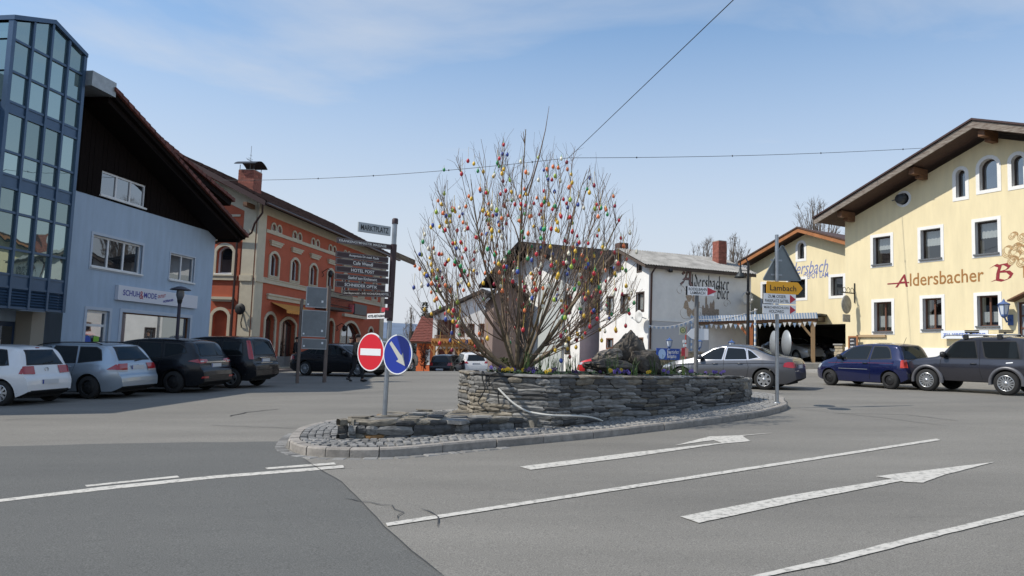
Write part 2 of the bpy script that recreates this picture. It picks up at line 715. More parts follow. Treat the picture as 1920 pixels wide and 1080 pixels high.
def asphalt(name, base, dark, spot, big=.45):
    m = bpy.data.materials.new(name)
    m.use_nodes = True
    t = m.node_tree
    b = t.nodes['Principled BSDF']
    b.inputs['Roughness'].default_value = .85
    b.inputs['Specular IOR Level'].default_value = .3
    co = t.nodes.new('ShaderNodeTexCoord')
    lk = t.links.new

    def nz(scale, det, rough=.6, st=None):
        n = t.nodes.new('ShaderNodeTexNoise')
        n.inputs['Scale'].default_value = scale
        n.inputs['Detail'].default_value = det
        n.inputs['Roughness'].default_value = rough
        if st:
            ma = t.nodes.new('ShaderNodeMapping')
            ma.inputs['Scale'].default_value = st
            ma.inputs['Rotation'].default_value = (0, 0, R(-28))
            lk(co.outputs['Object'], ma.inputs['Vector'])
            lk(ma.outputs['Vector'], n.inputs['Vector'])
        else:
            lk(co.outputs['Object'], n.inputs['Vector'])
        return n
    n1 = nz(.35, 6, .6, (.45, 1.6, 1))
    r1 = t.nodes.new('ShaderNodeValToRGB')
    r1.color_ramp.elements[0].position = .3
    r1.color_ramp.elements[0].color = (*dark, 1)
    r1.color_ramp.elements[1].position = .7
    r1.color_ramp.elements[1].color = (*base, 1)
    lk(n1.outputs['Fac'], r1.inputs['Fac'])
    n2 = nz(90, 3, .8)
    r2 = t.nodes.new('ShaderNodeValToRGB')
    r2.color_ramp.elements[0].position = .30
    r2.color_ramp.elements[0].color = (.42, .42, .42, 1)
    r2.color_ramp.elements[1].position = .74
    r2.color_ramp.elements[1].color = (spot, spot, spot, 1)
    lk(n2.outputs['Fac'], r2.inputs['Fac'])
    mm = t.nodes.new('ShaderNodeMixRGB'); mm.blend_type = 'MULTIPLY'; mm.inputs['Fac'].default_value = 1
    lk(r1.outputs['Color'], mm.inputs['Color1'])
    lk(r2.outputs['Color'], mm.inputs['Color2'])
    # soft irregular stains
    n3 = nz(1.3, 8, .7, (.5, 2.2, 1))
    r3 = t.nodes.new('ShaderNodeValToRGB')
    r3.color_ramp.elements[0].position = .62
    r3.color_ramp.elements[0].color = (1, 1, 1, 1)
    r3.color_ramp.elements[1].position = .8
    r3.color_ramp.elements[1].color = (1 - big, 1 - big, 1 - big, 1)
    lk(n3.outputs['Fac'], r3.inputs['Fac'])
    m2 = t.nodes.new('ShaderNodeMixRGB'); m2.blend_type = 'MULTIPLY'; m2.inputs['Fac'].default_value = 1
    lk(mm.outputs['Color'], m2.inputs['Color1'])
    lk(r3.outputs['Color'], m2.inputs['Color2'])
    lk(m2.outputs['Color'], b.inputs['Base Color'])
    bp = t.nodes.new('ShaderNodeBump'); bp.inputs['Strength'].default_value = .5; bp.inputs['Distance'].default_value = .006
    lk(n2.outputs['Fac'], bp.inputs['Height'])
    lk(bp.outputs['Normal'], b.inputs['Normal'])
    return m


m_asph = asphalt('old_grey_asphalt', (.232, .219, .194), (.165, .156, .139), 1.55)
m_asph2 = asphalt('newer_dark_asphalt', (.134, .133, .124), (.108, .108, .102), 1.55, .08)
tag(ground_sheet().build('ground', m_asph), 'grey worn asphalt of the sloping market square', kind='structure')


def sheet(name, pts, m, h, label=None, seg=.0):
    """flat sheet on the sloping square, h above it"""
    loops = [[V((p.x, p.y, 0)) for p in pts]]
    tris = geometry.tessellate_polygon(loops)
    fs = []
    for t in tris:
        a, b, c = (loops[0][i] for i in t)
        fs.append(t if (b - a).cross(c - a).z > 0 else (t[0], t[2], t[1]))
    o = MB().add([(p.x, p.y, plane_z(p.x, p.y) + h) for p in pts], fs).build(name, m)
    return tag(o, label, kind='structure')


def jag(pts, amp, step=.25, seed=1):
    r = random.Random(seed)
    res = []
    for a, b in zip(pts[:-1], pts[1:]):
        n = max(1, int((b - a).length / step))
        for i in range(n):
            p = a.lerp(b, i / n)
            res.append(p + V((r.uniform(-amp, amp), r.uniform(-amp, amp), 0)))
    res.append(pts[-1])
    return res


seam = jag([gp(*q) for q in ((566, 858), (585, 872), (640, 905), (680, 945), (720, 988), (770, 1035), (835, 1085))], .007, .3, 3)
top_edge = jag([gp(*q) for q in ((-260, 846), (0, 837), (270, 831), (528, 828))], .03, .4, 4)
patch = top_edge + [gp(534, 838), gp(545, 850)] + seam + [gp(900, 1200), gp(1000, 1500), gp(-900, 1500), gp(-1200, 1000)]
sheet('road', patch, m_asph2, .004, 'darker newer asphalt surface in the left foreground')

# cracks and tar seams
m_tar = mat('tar_and_cracks', (.05, .05, .05), .8, var=.3, vs=20)
def strip(name, pts, w0, w1, m, h=.008, label=None):
    mb = MB()
    vs = []
    n = len(pts)
    for i, p in enumerate(pts):
        d = (pts[min(i + 1, n - 1)] - pts[max(0, i - 1)])
        d.z = 0
        d.normalize()
        s = V((-d.y, d.x, 0))
        w = w0 + (w1 - w0) * i / (n - 1)
        if i in (0, n - 1) and name == 'crack':
            w *= .2
        for k in (-1, 1):
            q = p + s * (w / 2 * k)
            vs.append((q.x, q.y, plane_z(q.x, q.y) + h))
    mb.add(vs, [(2 * i + 1, 2 * i, 2 * i + 2, 2 * i + 3) for i in range(n - 1)])
    return tag(mb.build(name, m), label, kind='structure')


strip('crack', seam, .010, .012, m_tar, .011, 'tarred seam between newer and older asphalt')
for i, (pp, w) in enumerate([
        (((640, 936), (690, 944), (735, 950), (752, 962), (745, 975)), .014),
        (((790, 955), (815, 965), (822, 978), (820, 990)), .016),
        (((430, 781), (460, 774), (495, 770), (526, 767)), .05),
        (((0, 789), (40, 786), (75, 785)), .03),
        (((390, 798), (450, 800), (560, 804)), .02),
        (((640, 738), (700, 736), (735, 733)), .03),
        (((820, 842), (850, 846), (868, 853)), .012),
        (((1500, 768), (1640, 782), (1780, 800)), .02),
        (((1560, 775), (1700, 778), (1800, 790)), .03),
        (((60, 762), (200, 757), (330, 748)), .02)]):
    strip('crack', jag([gp(*q) for q in pp], .025, .12, 20 + i), w, w * .8, m_tar, .011, 'thin dark crack in the asphalt')

# lane markings
m_mark = mat('road_marking_paint', (.53, .505, .455), .8, var=.30, vs=16, bump=.2, bs=90, col2=(.25, .24, .215), vdet=12, vr=(.36, .50))
def mark(pxs, label):
    sheet('road_marking', jag([gp(*q) for q in pxs] + [gp(*pxs[0])], .005, .12, int(pxs[0][0]))[:-1], m_mark, .008, label)


mark(((723, 982), (1240, 902), (1757, 823), (1763, 826), (1245, 907), (726, 988)), 'long white lane line between the two arrows')
mark(((1395, 1085), (1560, 1046), (1760, 996), (1925, 957), (1925, 966), (1770, 1004), (1570, 1056), (1425, 1085)), 'white edge line in the right foreground')
mark(((974, 876), (1180, 850), (1322, 834), (1353, 831), (1338, 826), (1265, 836), (1330, 819), (1385, 817), (1452, 812), (1392, 818), (1407, 828), (1350, 833), (1190, 857), (995, 882)), 'white left turn arrow painted on the road')
mark(((1275, 970), (1480, 930), (1672, 899), (1642, 894), (1750, 881), (1866, 867), (1772, 891), (1730, 906), (1697, 905), (1690, 903), (1490, 943), (1310, 982)), 'white straight ahead arrow painted on the road')
mark(((-5, 938), (190, 914), (400, 893), (575, 879), (643, 873), (645, 878), (580, 884), (405, 898), (195, 920), (-5, 943)), 'white line across the darker asphalt')
mark(((158, 911), (332, 893), (337, 896), (162, 914)), 'short white dash beside the long line at far left')
mark(((497, 878), (626, 868), (630, 872), (500, 881)), 'short white dash beside the line near the kerb tip')

# far terrain
def hill(name, x0, x1, y0, y1, h, seed, m, label):
    mb = MB()
    nx, ny = 60, 8
    vs = []
    for j in range(ny + 1):
        for i in range(nx + 1):
            u, v = i / nx, j / ny
            x = x0 + (x1 - x0) * u
            y = y0 + (y1 - y0) * v
            z = -4 + h * math.sin(v * math.pi / 2) * (.55 + .45 * noise.noise(V((u * 3 + seed, v * .6, 0))) + .2 * noise.noise(V((u * 11 + seed, v * 2, 3))))
            vs.append((x, y, z))
    n = nx + 1
    mb.add(vs, [(j * n + i, j * n + i + 1, (j + 1) * n + i + 1, (j + 1) * n + i) for j in range(ny) for i in range(nx)], 0, True)
    return tag(mb.build(name, m), label, kind='structure')


m_forest = mat('far_forest', (.055, .07, .075), .95, var=.35, vs=.05, bump=.6, bs=.4)
m_far = mat('hazed_mountain', (.12, .16, .23), .95, var=.2, vs=.02)  # distance haze is put into the ridge colour
hill('hills', -130, 160, 170, 260, 14, 1.3, m_forest, 'dark wooded hill behind the village')
hill('mountain', -500, 300, 900, 1300, 62, 5.1, m_far, 'distant mountain ridge with haze in its blue colour')
# ================================================================== BUILDINGS
def prism_u(mb, poly, u0, u1, mi=0):
    """polygon in (y,z) extruded along local x"""
    n = len(poly)
    vs = [(u0, p[0], p[1]) for p in poly] + [(u1, p[0], p[1]) for p in poly]
    fs = [tuple(range(n)), tuple(reversed(range(n, 2 * n)))] + [(i, n + i, n + (i + 1) % n, (i + 1) % n) for i in range(n)]
    return mb.add(vs, fs, mi)


def tile_field(mb, p0, du, dv, nu, nv, th=.03, jit=.012, seed=1, mi=0):
    """overlapping tiles: p0 lower corner, du across, dv up the slope"""
    r = random.Random(seed)
    p0, du, dv = V(p0), V(du), V(dv)
    nrm = du.cross(dv).normalized()
    a, b = du / nu, dv / nv
    for j in range(nv):
        for i in range(nu):
            q = p0 + a * (i + .02) + b * j + nrm * r.uniform(0, jit)
            lo, hi = q + nrm * th, q + b * 1.05 + nrm * .004
            aa = a * .96
            mb.add([lo, lo + aa, hi + aa, hi, q - nrm * .01, q + aa - nrm * .01], [(0, 1, 2, 3), (4, 5, 1, 0)], mi)


m_blue = mat('blue_render', (.40, .50, .62), .9, var=.09, vs=1.6, stretch=(2, 2, .4), vdet=8, bump=.25, bs=120)
m_blue_trim = mat('pale_blue_trim', (.50, .56, .64), .8)
m_lit_return = mat('lit_return_grey', (.46, .46, .47), .85, var=.12, vs=2)
m_tile_red = mat('dark_red_roof_tile', (.15, .045, .032), .75, var=.4, vs=6, rand=.25)
m_tower_fr = mat('blue_aluminium', (.06, .11, .185), .35, .3, var=.1, vs=2)
m_tower_gl = glass('tower_glass', (.06, .095, .095), .40, (.70, .86, .84), .012, .16)
m_cream = mat('yellow_render', (.78, .67, .425), .92, var=.085, vs=1.1, stretch=(2.5, 2.5, .4), vdet=9, bump=.2, bs=130)
m_orange = mat('orange_red_render', (.46, .112, .058), .9, var=.10, vs=2, bump=.2, bs=120)
m_beige = mat('beige_stone_trim', (.56, .50, .38), .85, var=.08, vs=3)
m_plinth = mat('grey_plinth', (.22, .21, .2), .9, var=.15, vs=4)
m_gutter = mat('brown_metal_gutter', (.07, .04, .035), .4, .4)
m_galv = mat('dull_zinc', (.33, .35, .36), .45, .6, var=.2, vs=5)
m_iron = mat('black_wrought_iron', (.012, .012, .013), .5)

# ---------------------------------------------------------------- blue shop house
o = at(386, 34)
blue = thing('shop_house', 'light blue plastered shop house with dark timber gable at the left', 'house', o, R(81.3))
B = Face(blue, o, 81.3)
zt = B.uz(394, 434)[1]
uL = B.uz(117, 600)[0]
mb = MB()
h_w1 = rectp(*B.box4(175, 439, 500, 267))
h_w2 = rectp(*B.box4(320, 474, 524, 364))
d0 = B.box4(163, 580, 650, 203)
h_door = rectp(d0[0], d0[1], .12, d0[3])
s0 = B.box4(229, 585, 650, 355)
h_shop = rectp(s0[0], s0[1], .55, s0[3])
wall_mesh(mb, [(uL, -1), (0, -1), (0, zt), (uL, zt)], [h_w1, h_w2, h_door, h_shop], 0, .2)
mb.add([(0, 0, -1), (0, 9, -1), (0, 9, zt), (0, 0, zt)], [(0, 1, 2, 3)])
mb.add([(uL - 11, .35, -1), (uL - .4, .35, -1), (uL - .4, .35, zt + 3), (uL - 11, .35, zt + 3)], [(0, 1, 2, 3)])
mb.add([(uL - 11, 9, -1), (0, 9, -1), (0, 9, zt), (uL - 11, 9, zt)], [(3, 2, 1, 0)])
B.build('wall', mb, m_blue)
B.build('pilaster', MB().box(uL - .45, uL, -.02, .5, 2.4, zt), m_lit_return)  # wall return drawn as a strip, its sunlight put into the grey
B.window(h_w1, .1, m_blue_trim, m_wframe, m_glass, nv=3, rec=.1, fw=.07, sill=m_white)
B.window(h_w2, .06, m_blue_trim, m_wframe, m_glass2, nv=2, rec=.06, fw=.06, sill=m_white)
B.window(h_shop, .14, m_blue_trim, m_wood, glass('shop_glass', (.045, .04, .035), .30), nv=1, rec=.1, fw=.05, name='shop_window')
dw = B.window(h_door, .12, m_blue_trim, m_wframe, m_glass, nv=1, rec=.1, fw=.1, split=[d0[3] - .55], name='shop_door')
pb = mat('blue_sticker', (.03, .09, .45), .5); pg = mat('green_sticker', (.25, .55, .05), .5)
zc = 1.35; uc = (d0[0] + d0[1]) / 2
MB().add([(uc - .3 + .2 * math.cos(a * .52), .125, zc + .22 * math.sin(a * .52)) for a in range(12)], [tuple(range(12))]).build('sticker', pb, dw)
MB().box(uc + .02, uc + .3, .125, .13, zc - .15, zc + .2).build('sticker', pg, dw)
# timber gable, roof layers
ridge = B.uz(215, 166, 1.3)
eave = B.uz(463, 441, 1.3)
sl_ = (eave[1] - ridge[1]) / (eave[0] - ridge[0])
def roofz(u):
    return ridge[1] + sl_ * (u - ridge[0])
uR = 0.03
gw = B.box4(189, 319, 366, 272, -.04)
h_g = rectp(*gw)
mb = MB()
wall_mesh(mb, [(uL - .4, zt), (uR, zt), (uR, roofz(uR) - .25), (ridge[0], ridge[1] - .25), (uL - .4, ridge[1] - .25 - .02)], [h_g], 0, .12)
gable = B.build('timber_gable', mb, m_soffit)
gable.location = V(gable.location) + B.n.to_3d() * 0 
nb = int((uR - uL) / .22)
for i in range(nb):                                    # upright boards of the gable, each its own part
    u = uL - .3 + i * .22
    zt2 = min(ridge[1] - .3, roofz(u + .2) - .32)
    segs = [(zt + .01, zt2)]
    if h_g[0][0] - .2 < u < h_g[1][0] + .05:
        segs = [(zt + .01, h_g[0][1] - .1), (h_g[2][1] + .06, zt2)]
    for a, b in segs:
        if b - a > .12:
            B.build('board', MB().box(u, u + .205, -.028 - .004 * (i % 3), -.004, a, b), m_soffit)
B.window(h_g, .05, m_soffit, m_wframe, m_glass2, nv=3, rec=.02, fw=.07, sill=m_white)
mb = MB()
mb.prism([(ridge[0], ridge[1]), (eave[0], eave[1]), (eave[0] - .05, eave[1] - .22), (ridge[0], ridge[1] - .26)], -1.25, 9)
mb.prism([(ridge[0], ridge[1]), (ridge[0], ridge[1] - .26), (ridge[0] - 9.5, ridge[1] - .26 - 3.6), (ridge[0] - 9.5, ridge[1] - 3.4)], .2, 9)
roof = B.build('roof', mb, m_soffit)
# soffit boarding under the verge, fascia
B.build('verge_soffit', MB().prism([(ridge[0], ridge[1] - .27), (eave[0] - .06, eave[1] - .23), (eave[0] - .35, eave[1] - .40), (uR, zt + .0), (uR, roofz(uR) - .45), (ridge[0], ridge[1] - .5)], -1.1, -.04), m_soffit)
def verge(nt_, ue, ze, y0, w):
    for i in range(nt_):
        t0, t1 = i / nt_, (i + 1.25) / nt_
        a = V((ridge[0] + (ue - ridge[0]) * t0, ridge[1] + (ze - ridge[1]) * t0 + .05))
        b = V((ridge[0] + (ue - ridge[0]) * t1, ridge[1] + (ze - ridge[1]) * t1 + .09))
        m = MB().prism([(a.x, a.y), (b.x, b.y), (b.x, b.y - .17), (a.x, a.y - .12)], y0, y0 + w)
        B.build('roof_tile', m, m_tile_red)
verge(30, eave[0], eave[1], -1.36, .42)
# second, higher roof layer behind
e2 = B.uz(437, 375, .75)
mb = MB().prism([(ridge[0], ridge[1] - .02), (e2[0], e2[1]), (e2[0] - .1, e2[1] - .3), (ridge[0], ridge[1] - .3)], -.7, 8.5)
B.build('upper_roof', mb, m_soffit)
verge(26, e2[0], e2[1] + .02, -.82, .5)
# zinc box at the ridge
z1 = B.uz(150, 158, 1.3); z2 = B.uz(217, 180, 1.3)
B.build('ridge_box', MB().box(-10.26, z2[0], -1.3, 1.5, z2[1] - .05, ridge[1] + .22), m_galv)
B.build('brown_post', MB().box(uL - .45, uL - .12, -.06, .0, zt, ridge[1] - .5), mat('red_brown_timber', (.075, .025, .02), .6))
# gutter elbow and downpipe at the far corner
B.build('downpipe', MB().tube([(.55, -.05, zt + .1), (.5, -.02, zt - .25), (.25, .1, zt - .42), (.12, .3, zt - .45)], .06), m_gutter)
# shop sign
q = B.box4(222, 534, 562, 371, .12)
sg = thing('shop_sign', 'long white sign board of the shoe and fashion shop on the blue wall', 'sign', B.O + V((0, 0, 0)), R(81.3))
MB().box(q[0], q[1], -.14, -.004, q[2], q[3]).build('board', mat('sign_white', (.66, .68, .74), .4), sg)
um = q[0] + (q[1] - q[0]) * .31
ht = (q[3] - q[2])
text('SCHUH', mat('sign_blue', (.05, .055, .33), .5), sg, (q[0] + ht * 1.35, -.147, (q[2] + q[3]) / 2 + .02), UP, h=ht * .40, w=ht * 1.75, bold=.015)
text('&', mat('sign_red', (.45, .03, .05), .5), sg, (q[0] + ht * 2.44, -.149, (q[2] + q[3]) / 2), UP, h=ht * .55, w=ht * .42, bold=.0)
text('MODE', MATS['sign_blue'], sg, (q[0] + ht * 3.42, -.147, (q[2] + q[3]) / 2 + .02), UP, h=ht * .40, w=ht * 1.45, bold=.015)
text('OUTLET', MATS['sign_red'], sg, (q[0] + ht * 4.75, -.147, (q[2] + q[3]) / 2 + ht * .12), (math.pi / 2, R(-10), 0), h=ht * .22, w=ht * .95, bold=.02, shear=.2)
text('HOFBAUER', MATS['sign_blue'], sg, (q[0] + ht * 5.55, -.149, (q[2] + q[3]) / 2 - ht * .16), (math.pi / 2, R(-10), 0), h=ht * .18, w=ht * 1.25, bold=.03, shear=.2)

# ---------------------------------------------------------------- glass stair tower
to = o + B.n * 1.0
tower = thing('glass_tower', 'glazed stair tower with blue frames at the left edge', 'building', to, R(81.3))
T = Face(tower, to, 81.3)
cu = [T.uz(x, y)[0] for x, y in ((26, 45), (62, 52), (97.5, 58), (129, 88), (159, 108))]
uA, uZ = cu[0], cu[-1]
cu = [uA + (uZ - uA) * i / 4 for i in range(5)]
ztop = T.uz(26, 38)[1]
zr = T.uz(97, 43)[1]
zA = ztop; ztop = zr
zs = T.uz(158, 105)[1]
zb = T.uz(0, 577)[1]
rows = [T.uz(*p)[1] for p in ((26, 73), (18, 131), (11, 187), (8, 206), (1, 279), (0, 323), (0, 347), (0, 393), (0, 463), (0, 512), (0, 536), (0, 575))]
print('tower u', uA, uZ, 'z', zb, ztop, zs, [round(r, 2) for r in rows])
def ttop(u):
    ur = cu[2]
    return zA + (ztop - zA) * (u - uA) / (ur - uA) if u <= ur else ztop + (zs - ztop) * (u - ur) / (uZ - ur)
DEP = 5.0
body = [(uA, zb), (uZ, zb), (uZ, zs), (cu[2], ztop), (uA, zA)]
inner = MB().prism([(a + (.12 if a == uA else -.12 if a == uZ else 0), b - (.1 if b != zb else -.1)) for a, b in body], .12, DEP)
T.build('core', inner, mat('tower_core', (.05, .07, .08), .8))
T.build('roof', MB().prism([(uA - .08, zA), (cu[2] + .02, ztop), (uZ + .06, zs - .02), (uZ + .06, zs + .1), (cu[2] + .03, ztop + .14), (uA - .08, zA + .14)], -.08, DEP), m_tower_fr)
for i, u in enumerate(cu):
    t = ttop(u)
    T.build('mullion', MB().box(u - (.04 if 0 < i < 4 else .065), u + (.04 if 0 < i < 4 else .065), -.05, .11, zb, t - .005), m_tower_fr)
zlist = [None] + rows
panel_rows = {3, 6, 10}
for k in range(13):
    for i in range(4):
        u0, u1 = cu[i] + .05, cu[i + 1] - .05
        z1a = ttop(u0) if k == 0 else rows[k - 1]
        z1b = ttop(u1) if k == 0 else rows[k - 1]
        z0 = rows[k] if k < 12 else zb
        if k == 12:
            continue
        if k > 0:
            z1a = min(z1a, ttop(u0)); z1b = min(z1b, ttop(u1))
        if min(z1a, z1b) <= z0 + .05:
            if max(z1a, z1b) <= z0 + .05:
                continue
        poly = [(u0, z0 + .03), (u1, min(z0, z1b) + .03 if z1b > z0 else z1b), (u1, z1b - .03), (u0, z1a - .03)]
        if k == 11:            # ventilation louvres
            nl = 7
            for j in range(nl):
                zz = z0 + (z1a - z0) * (j + .15) / nl
                T.build('louvre', MB().add([(u0, -.02, zz), (u1, -.02, zz), (u1, .06, zz + (z1a - z0) / nl), (u0, .06, zz + (z1a - z0) / nl)], [(0, 1, 2, 3)]), m_tower_fr)
        elif k in panel_rows:
            T.build('spandrel_panel', MB().prism(poly, .0, .08), m_tower_fr)
        else:
            T.build('pane', MB().add([(p[0], .02 + .004 * ((i * 3 + k * 5) % 4), p[1]) for p in poly], [(0, 1, 2, 3)]), m_tower_gl)
for k, z in enumerate(rows):
    ue = uZ if z < zs else cu[2] + (uZ - cu[2]) * (ztop - z) / (ztop - zs)
    T.build('transom', MB().box(uA, ue - .03, -.028, .10, z - .035, z + .035), m_tower_fr)
# near side of the tower (turned to the camera)
for j in range(5):
    y0, y1 = .12 + j * .95, .12 + j * .95 + .9
    for k in range(12):
        z1a = zA if k == 0 else rows[k - 1]
        z0 = rows[k]
        m = m_tower_fr if k in panel_rows or k == 11 else m_tower_gl
        T.build('side_pane', MB().add([(uA + .02, y1, z0 + .03), (uA + .02, y0, z0 + .03), (uA + .02, y0, z1a - .03), (uA + .02, y1, z1a - .03)], [(0, 1, 2, 3)]), m)
    T.build('side_mullion', MB().box(uA - .05, uA + .06, y1, y1 + .05, zb, zA), m_tower_fr)
# entrance below the tower
ent = uL - .5
B.build('entrance_pillar', MB().box(B.uz(43, 640)[0], B.uz(68, 640)[0], -.25, .34, -1, zb + .0), mat('beige_pillar', (.35, .31, .25), .9))
ed = B.uz(8, 640)[0], B.uz(40, 640)[0]
dd = MB().box(ed[0] - 1.2, ed[1], .29, .345, -.2, zb - .35)
dd = B.build('entrance_door', dd, mat('dark_blue_door', (.025, .05, .10), .4))
for q in range(3):
    x = ed[0] - 1.1 + q * ((ed[1] - ed[0] + 1.1) / 3)
    MB().box(x, x + (ed[1] - ed[0] + 1.1) / 3 - .1, .275, .288, .2, zb - .5).build('pane', m_glass, dd)

# ---------------------------------------------------------------- orange house
oo = at(466, 38)
ora = thing('town_house', 'orange red two storey town house with beige stone trim and brick chimney', 'house', oo, R(81))
A = Face(ora, oo, 81)
A2 = Face(ora, oo, -9, rz=R(-90))
ze = A.uz(487, 389)[1]
Lr = A.uz(717, 610)[0]
print('orange L', Lr, 'eave', ze)
holes = []
wins = []
up = []
for xl, yt, yb, xr in ((503, 469, 520, 526), (543.5, 480, 530, 563.5), (579, 491, 533, 597), (613, 502, 545, 627)):
    q = A.box4(xl, yt, yb, xr); up.append(q)
zu0 = sum(q[2] for q in up) / 4; zu1 = sum(q[3] for q in up) / 4
step = (up[3][0] - up[0][0]) / 3
uw = [(q[0] + q[1]) / 2 for q in up]
uw += [uw[3] + step * .97, A.uz(676, 570)[0], A.uz(701, 570)[0]]
print('windows u', [round(x, 2) for x in uw], zu0, zu1)
for u in uw:
    h = archp(u - .5, u + .5, zu0 + .1, zu1 - .1, .25)
    holes.append(h); wins.append((h, .14, 2, .18))
za0, za1 = A.uz(507, 432)[1], A.uz(507, 418)[1]
for u in uw:
    for s in (-.33, .33):
        h = archp(u + s - .22, u + s + .22, za0 + .05, za1, .2)
        holes.append(h); wins.append((h, .09, 1, .1))
gfl = []
for xl, yt, xr, zb_, nv in ((498, 588, 514, .9, 1), (527, 597, 553, .15, 2), (615, 600, 625, .15, 1), (640, 603, 674, .9, 2), (691, 615, 699, .9, 1)):
    u0, z1 = A.uz(xl, yt); u1 = A.uz(xr, 620)[0]
    h = archp(u0, u1, zb_, z1, .32 if u1 - u0 < 2 else .75)
    holes.append(h); gfl.append((h, .16, nv, .22))
mb = MB()
wall_mesh(mb, [(0, -3), (Lr, -3), (Lr, ze + .5), (0, ze + .5)], holes, 0, .25)
mb.add([(Lr, 0, -3), (Lr, 10, -3), (Lr, 10, ze), (Lr, 0, ze)], [(0, 1, 2, 3)])
A.build('wall', mb, m_orange)
for h, tr, nv, rec in wins + gfl:
    A.window(h, tr, m_beige, m_wframe if (h, tr, nv, rec) in wins else m_wood, m_glass, nv=nv, rec=rec, fw=.06, sill=m_beige if nv == 2 else None, proud=.05)
# stone trim on the street face
zband = A.uz(491, 525)[1]
zatt = A.uz(498, 431.5)[1]
zh1 = A.uz(503, 454)[1]
A.build('string_course', MB().box(.9, Lr - .8, -.09, .0, zband - .12, zband + .10).box(.9, Lr - .8, -.13, -.0, zband + .1, zband + .16), m_beige)
A.build('attic_band', MB().box(.9, Lr - .8, -.06, .0, zatt - .1, zatt + .08), m_beige)
A.build('eaves_band', MB().box(0, Lr, -.045, .0, za1 + .35, ze + .4), m_beige)
A.build('plinth', MB().box(-.03, Lr, -.06, .0, -3, .75), m_plinth)
for u in uw:
    A.build('hood_moulding', MB().box(u - .65, u + .65, -.14, .0, zh1 - .02, zh1 + .09).box(u - .58, u + .58, -.09, .0, zh1 - .13, zh1 - .02).box(u - .72, u + .72, -.18, .0, zh1 + .09, zh1 + .14), m_beige)
# corner pilasters
pw = A.uz(499, 400)[0]
A.build('pilaster', MB().box(-.075, pw, -.075, -.001, -2, ze + .35).box(-.1, pw + .03, -.14, -.07, zband - .14, zband + .16), m_beige)
A.build('pilaster', MB().box(Lr - .8, Lr + .07, -.075, -.001, -3, ze + .35).box(Lr - .84, Lr + .1, -.14, -.07, zband - .14, zband + .16), m_beige)
# left face
L2 = -9.5
q = A2.box4(408, 461, 513, 436)
hA = archp(q[0], q[1], q[2], q[3], .3)
q2 = A2.box4(400, 581, 640, 426)
hB = archp(q2[0], q2[1], .3, q2[3], .3)
slope = .50
mb = MB()
rz_top = ze + 5.2 * slope
wall_mesh(mb, [(L2, -1), (0, -1), (0, ze + .3), (-5.2, rz_top + .1), (L2, rz_top - 1.9)], [hA, hB], 0, .3)
A2.build('wall', mb, m_orange)
A2.window(hA, .16, m_beige, m_wframe, m_glass, nv=1, rec=.22, fw=.09, sill=m_white, proud=.05)
nw = MB().ring(inset(hB, -.16), hB, -.05, .03)
nw = A2.build('blind_niche', nw, m_beige)
MB().add([(p[0], .2, p[1]) for p in hB], [tuple(range(len(hB)))]).build('panel', m_orange, nw)
zb2 = A2.uz(420, 518)[1]
A2.build('string_course', MB().box(L2, -1.0, -.09, 0, zband - .12, zband + .1).box(L2, -1.0, -.13, 0, zband + .1, zband + .16), m_beige)
for yy in (446, 559):
    a = A2.uz(396 if yy > 500 else 400, yy); b = A2.uz(438 if yy > 500 else 446, yy)
    A2.build('hood_moulding', MB().box(a[0], b[0], -.16, 0, a[1] - .06, a[1] + .08).box(a[0] + .08, b[0] - .08, -.1, 0, a[1] - .16, a[1] - .06), m_beige)
zz = A2.uz(430, 404)[1]
A2.build('gable_band', MB().box(L2, -1.0, -.06, 0, zz - .06, zz + .05), m_beige)
pl2 = A2.uz(457, 440)[0]
A2.build('pilaster', MB().box(pl2, -.076, -.075, -.001, 1.7, ze + .3).box(pl2 - .03, -.1, -.14, -.07, zband - .14, zband + .16), m_beige)
A2.build('rake_band', MB().prism([(0, ze + .28), (0, ze - .55), (-5.2, rz_top - .85), (-5.2, rz_top + .0)], -.05, -.002), m_beige)
A2.build('downpipe', MB().tube([(pl2 - .28, -.12, 0), (pl2 - .28, -.12, ze - 1.9)], .06).tube([(pl2 - .28, -.12, ze - 1.9), (pl2 + .6, -.3, ze - 1.4), (.05, -.45, ze - .95), (.5, -.55, ze - .4), (.55, -.7, ze + .1)], .055), m_gutter)
# roof
mb = MB()
ov = .85
prism_u(mb, [(-ov, ze + .12 - ov * slope * .0), (5.2, rz_top + .45), (10.4 + ov, ze + .12), (10.4 + ov, ze - .06), (5.2, rz_top + .25), (-ov, ze - .08)], -.95, Lr + .8)
A.build('roof', mb, m_soffit)
tl = MB()
th_ = math.hypot(5.2 + ov, rz_top + .45 - ze - .12)
tile_field(tl, (-.98, -ov - .05, ze + .13), (Lr + 1.8, 0, 0), (0, 5.2 + ov, rz_top + .33 - ze), 62, 18, .045, .02, 5)
tag(A.build('roof_tiles', tl, mat('brown_grey_roof_tile', (.105, .06, .052), .8, var=.4, vs=5)), kind='stuff')
A.build('gutter', MB().tube([(-.95, -ov - .08, ze + .02), (Lr + .8, -ov - .08, ze + .0)], .075, 8), m_gutter)
A.build('verge_board', MB().prism([(0, 0), (0, 0.0), (0, 0), (0, 0)], 0, .01) if 0 else prism_u(MB(), [(-ov, ze + .16), (5.2, rz_top + .5), (5.2, rz_top + .2), (-ov, ze - .12)], -1.0, -.95), m_gutter)
for y in (.3, 2.7):
    z = ze - .05 + y * slope
    A.build('purlin', MB().box(-.9, .0, y - .1, y + .12, z - .22, z + .0), m_wood)
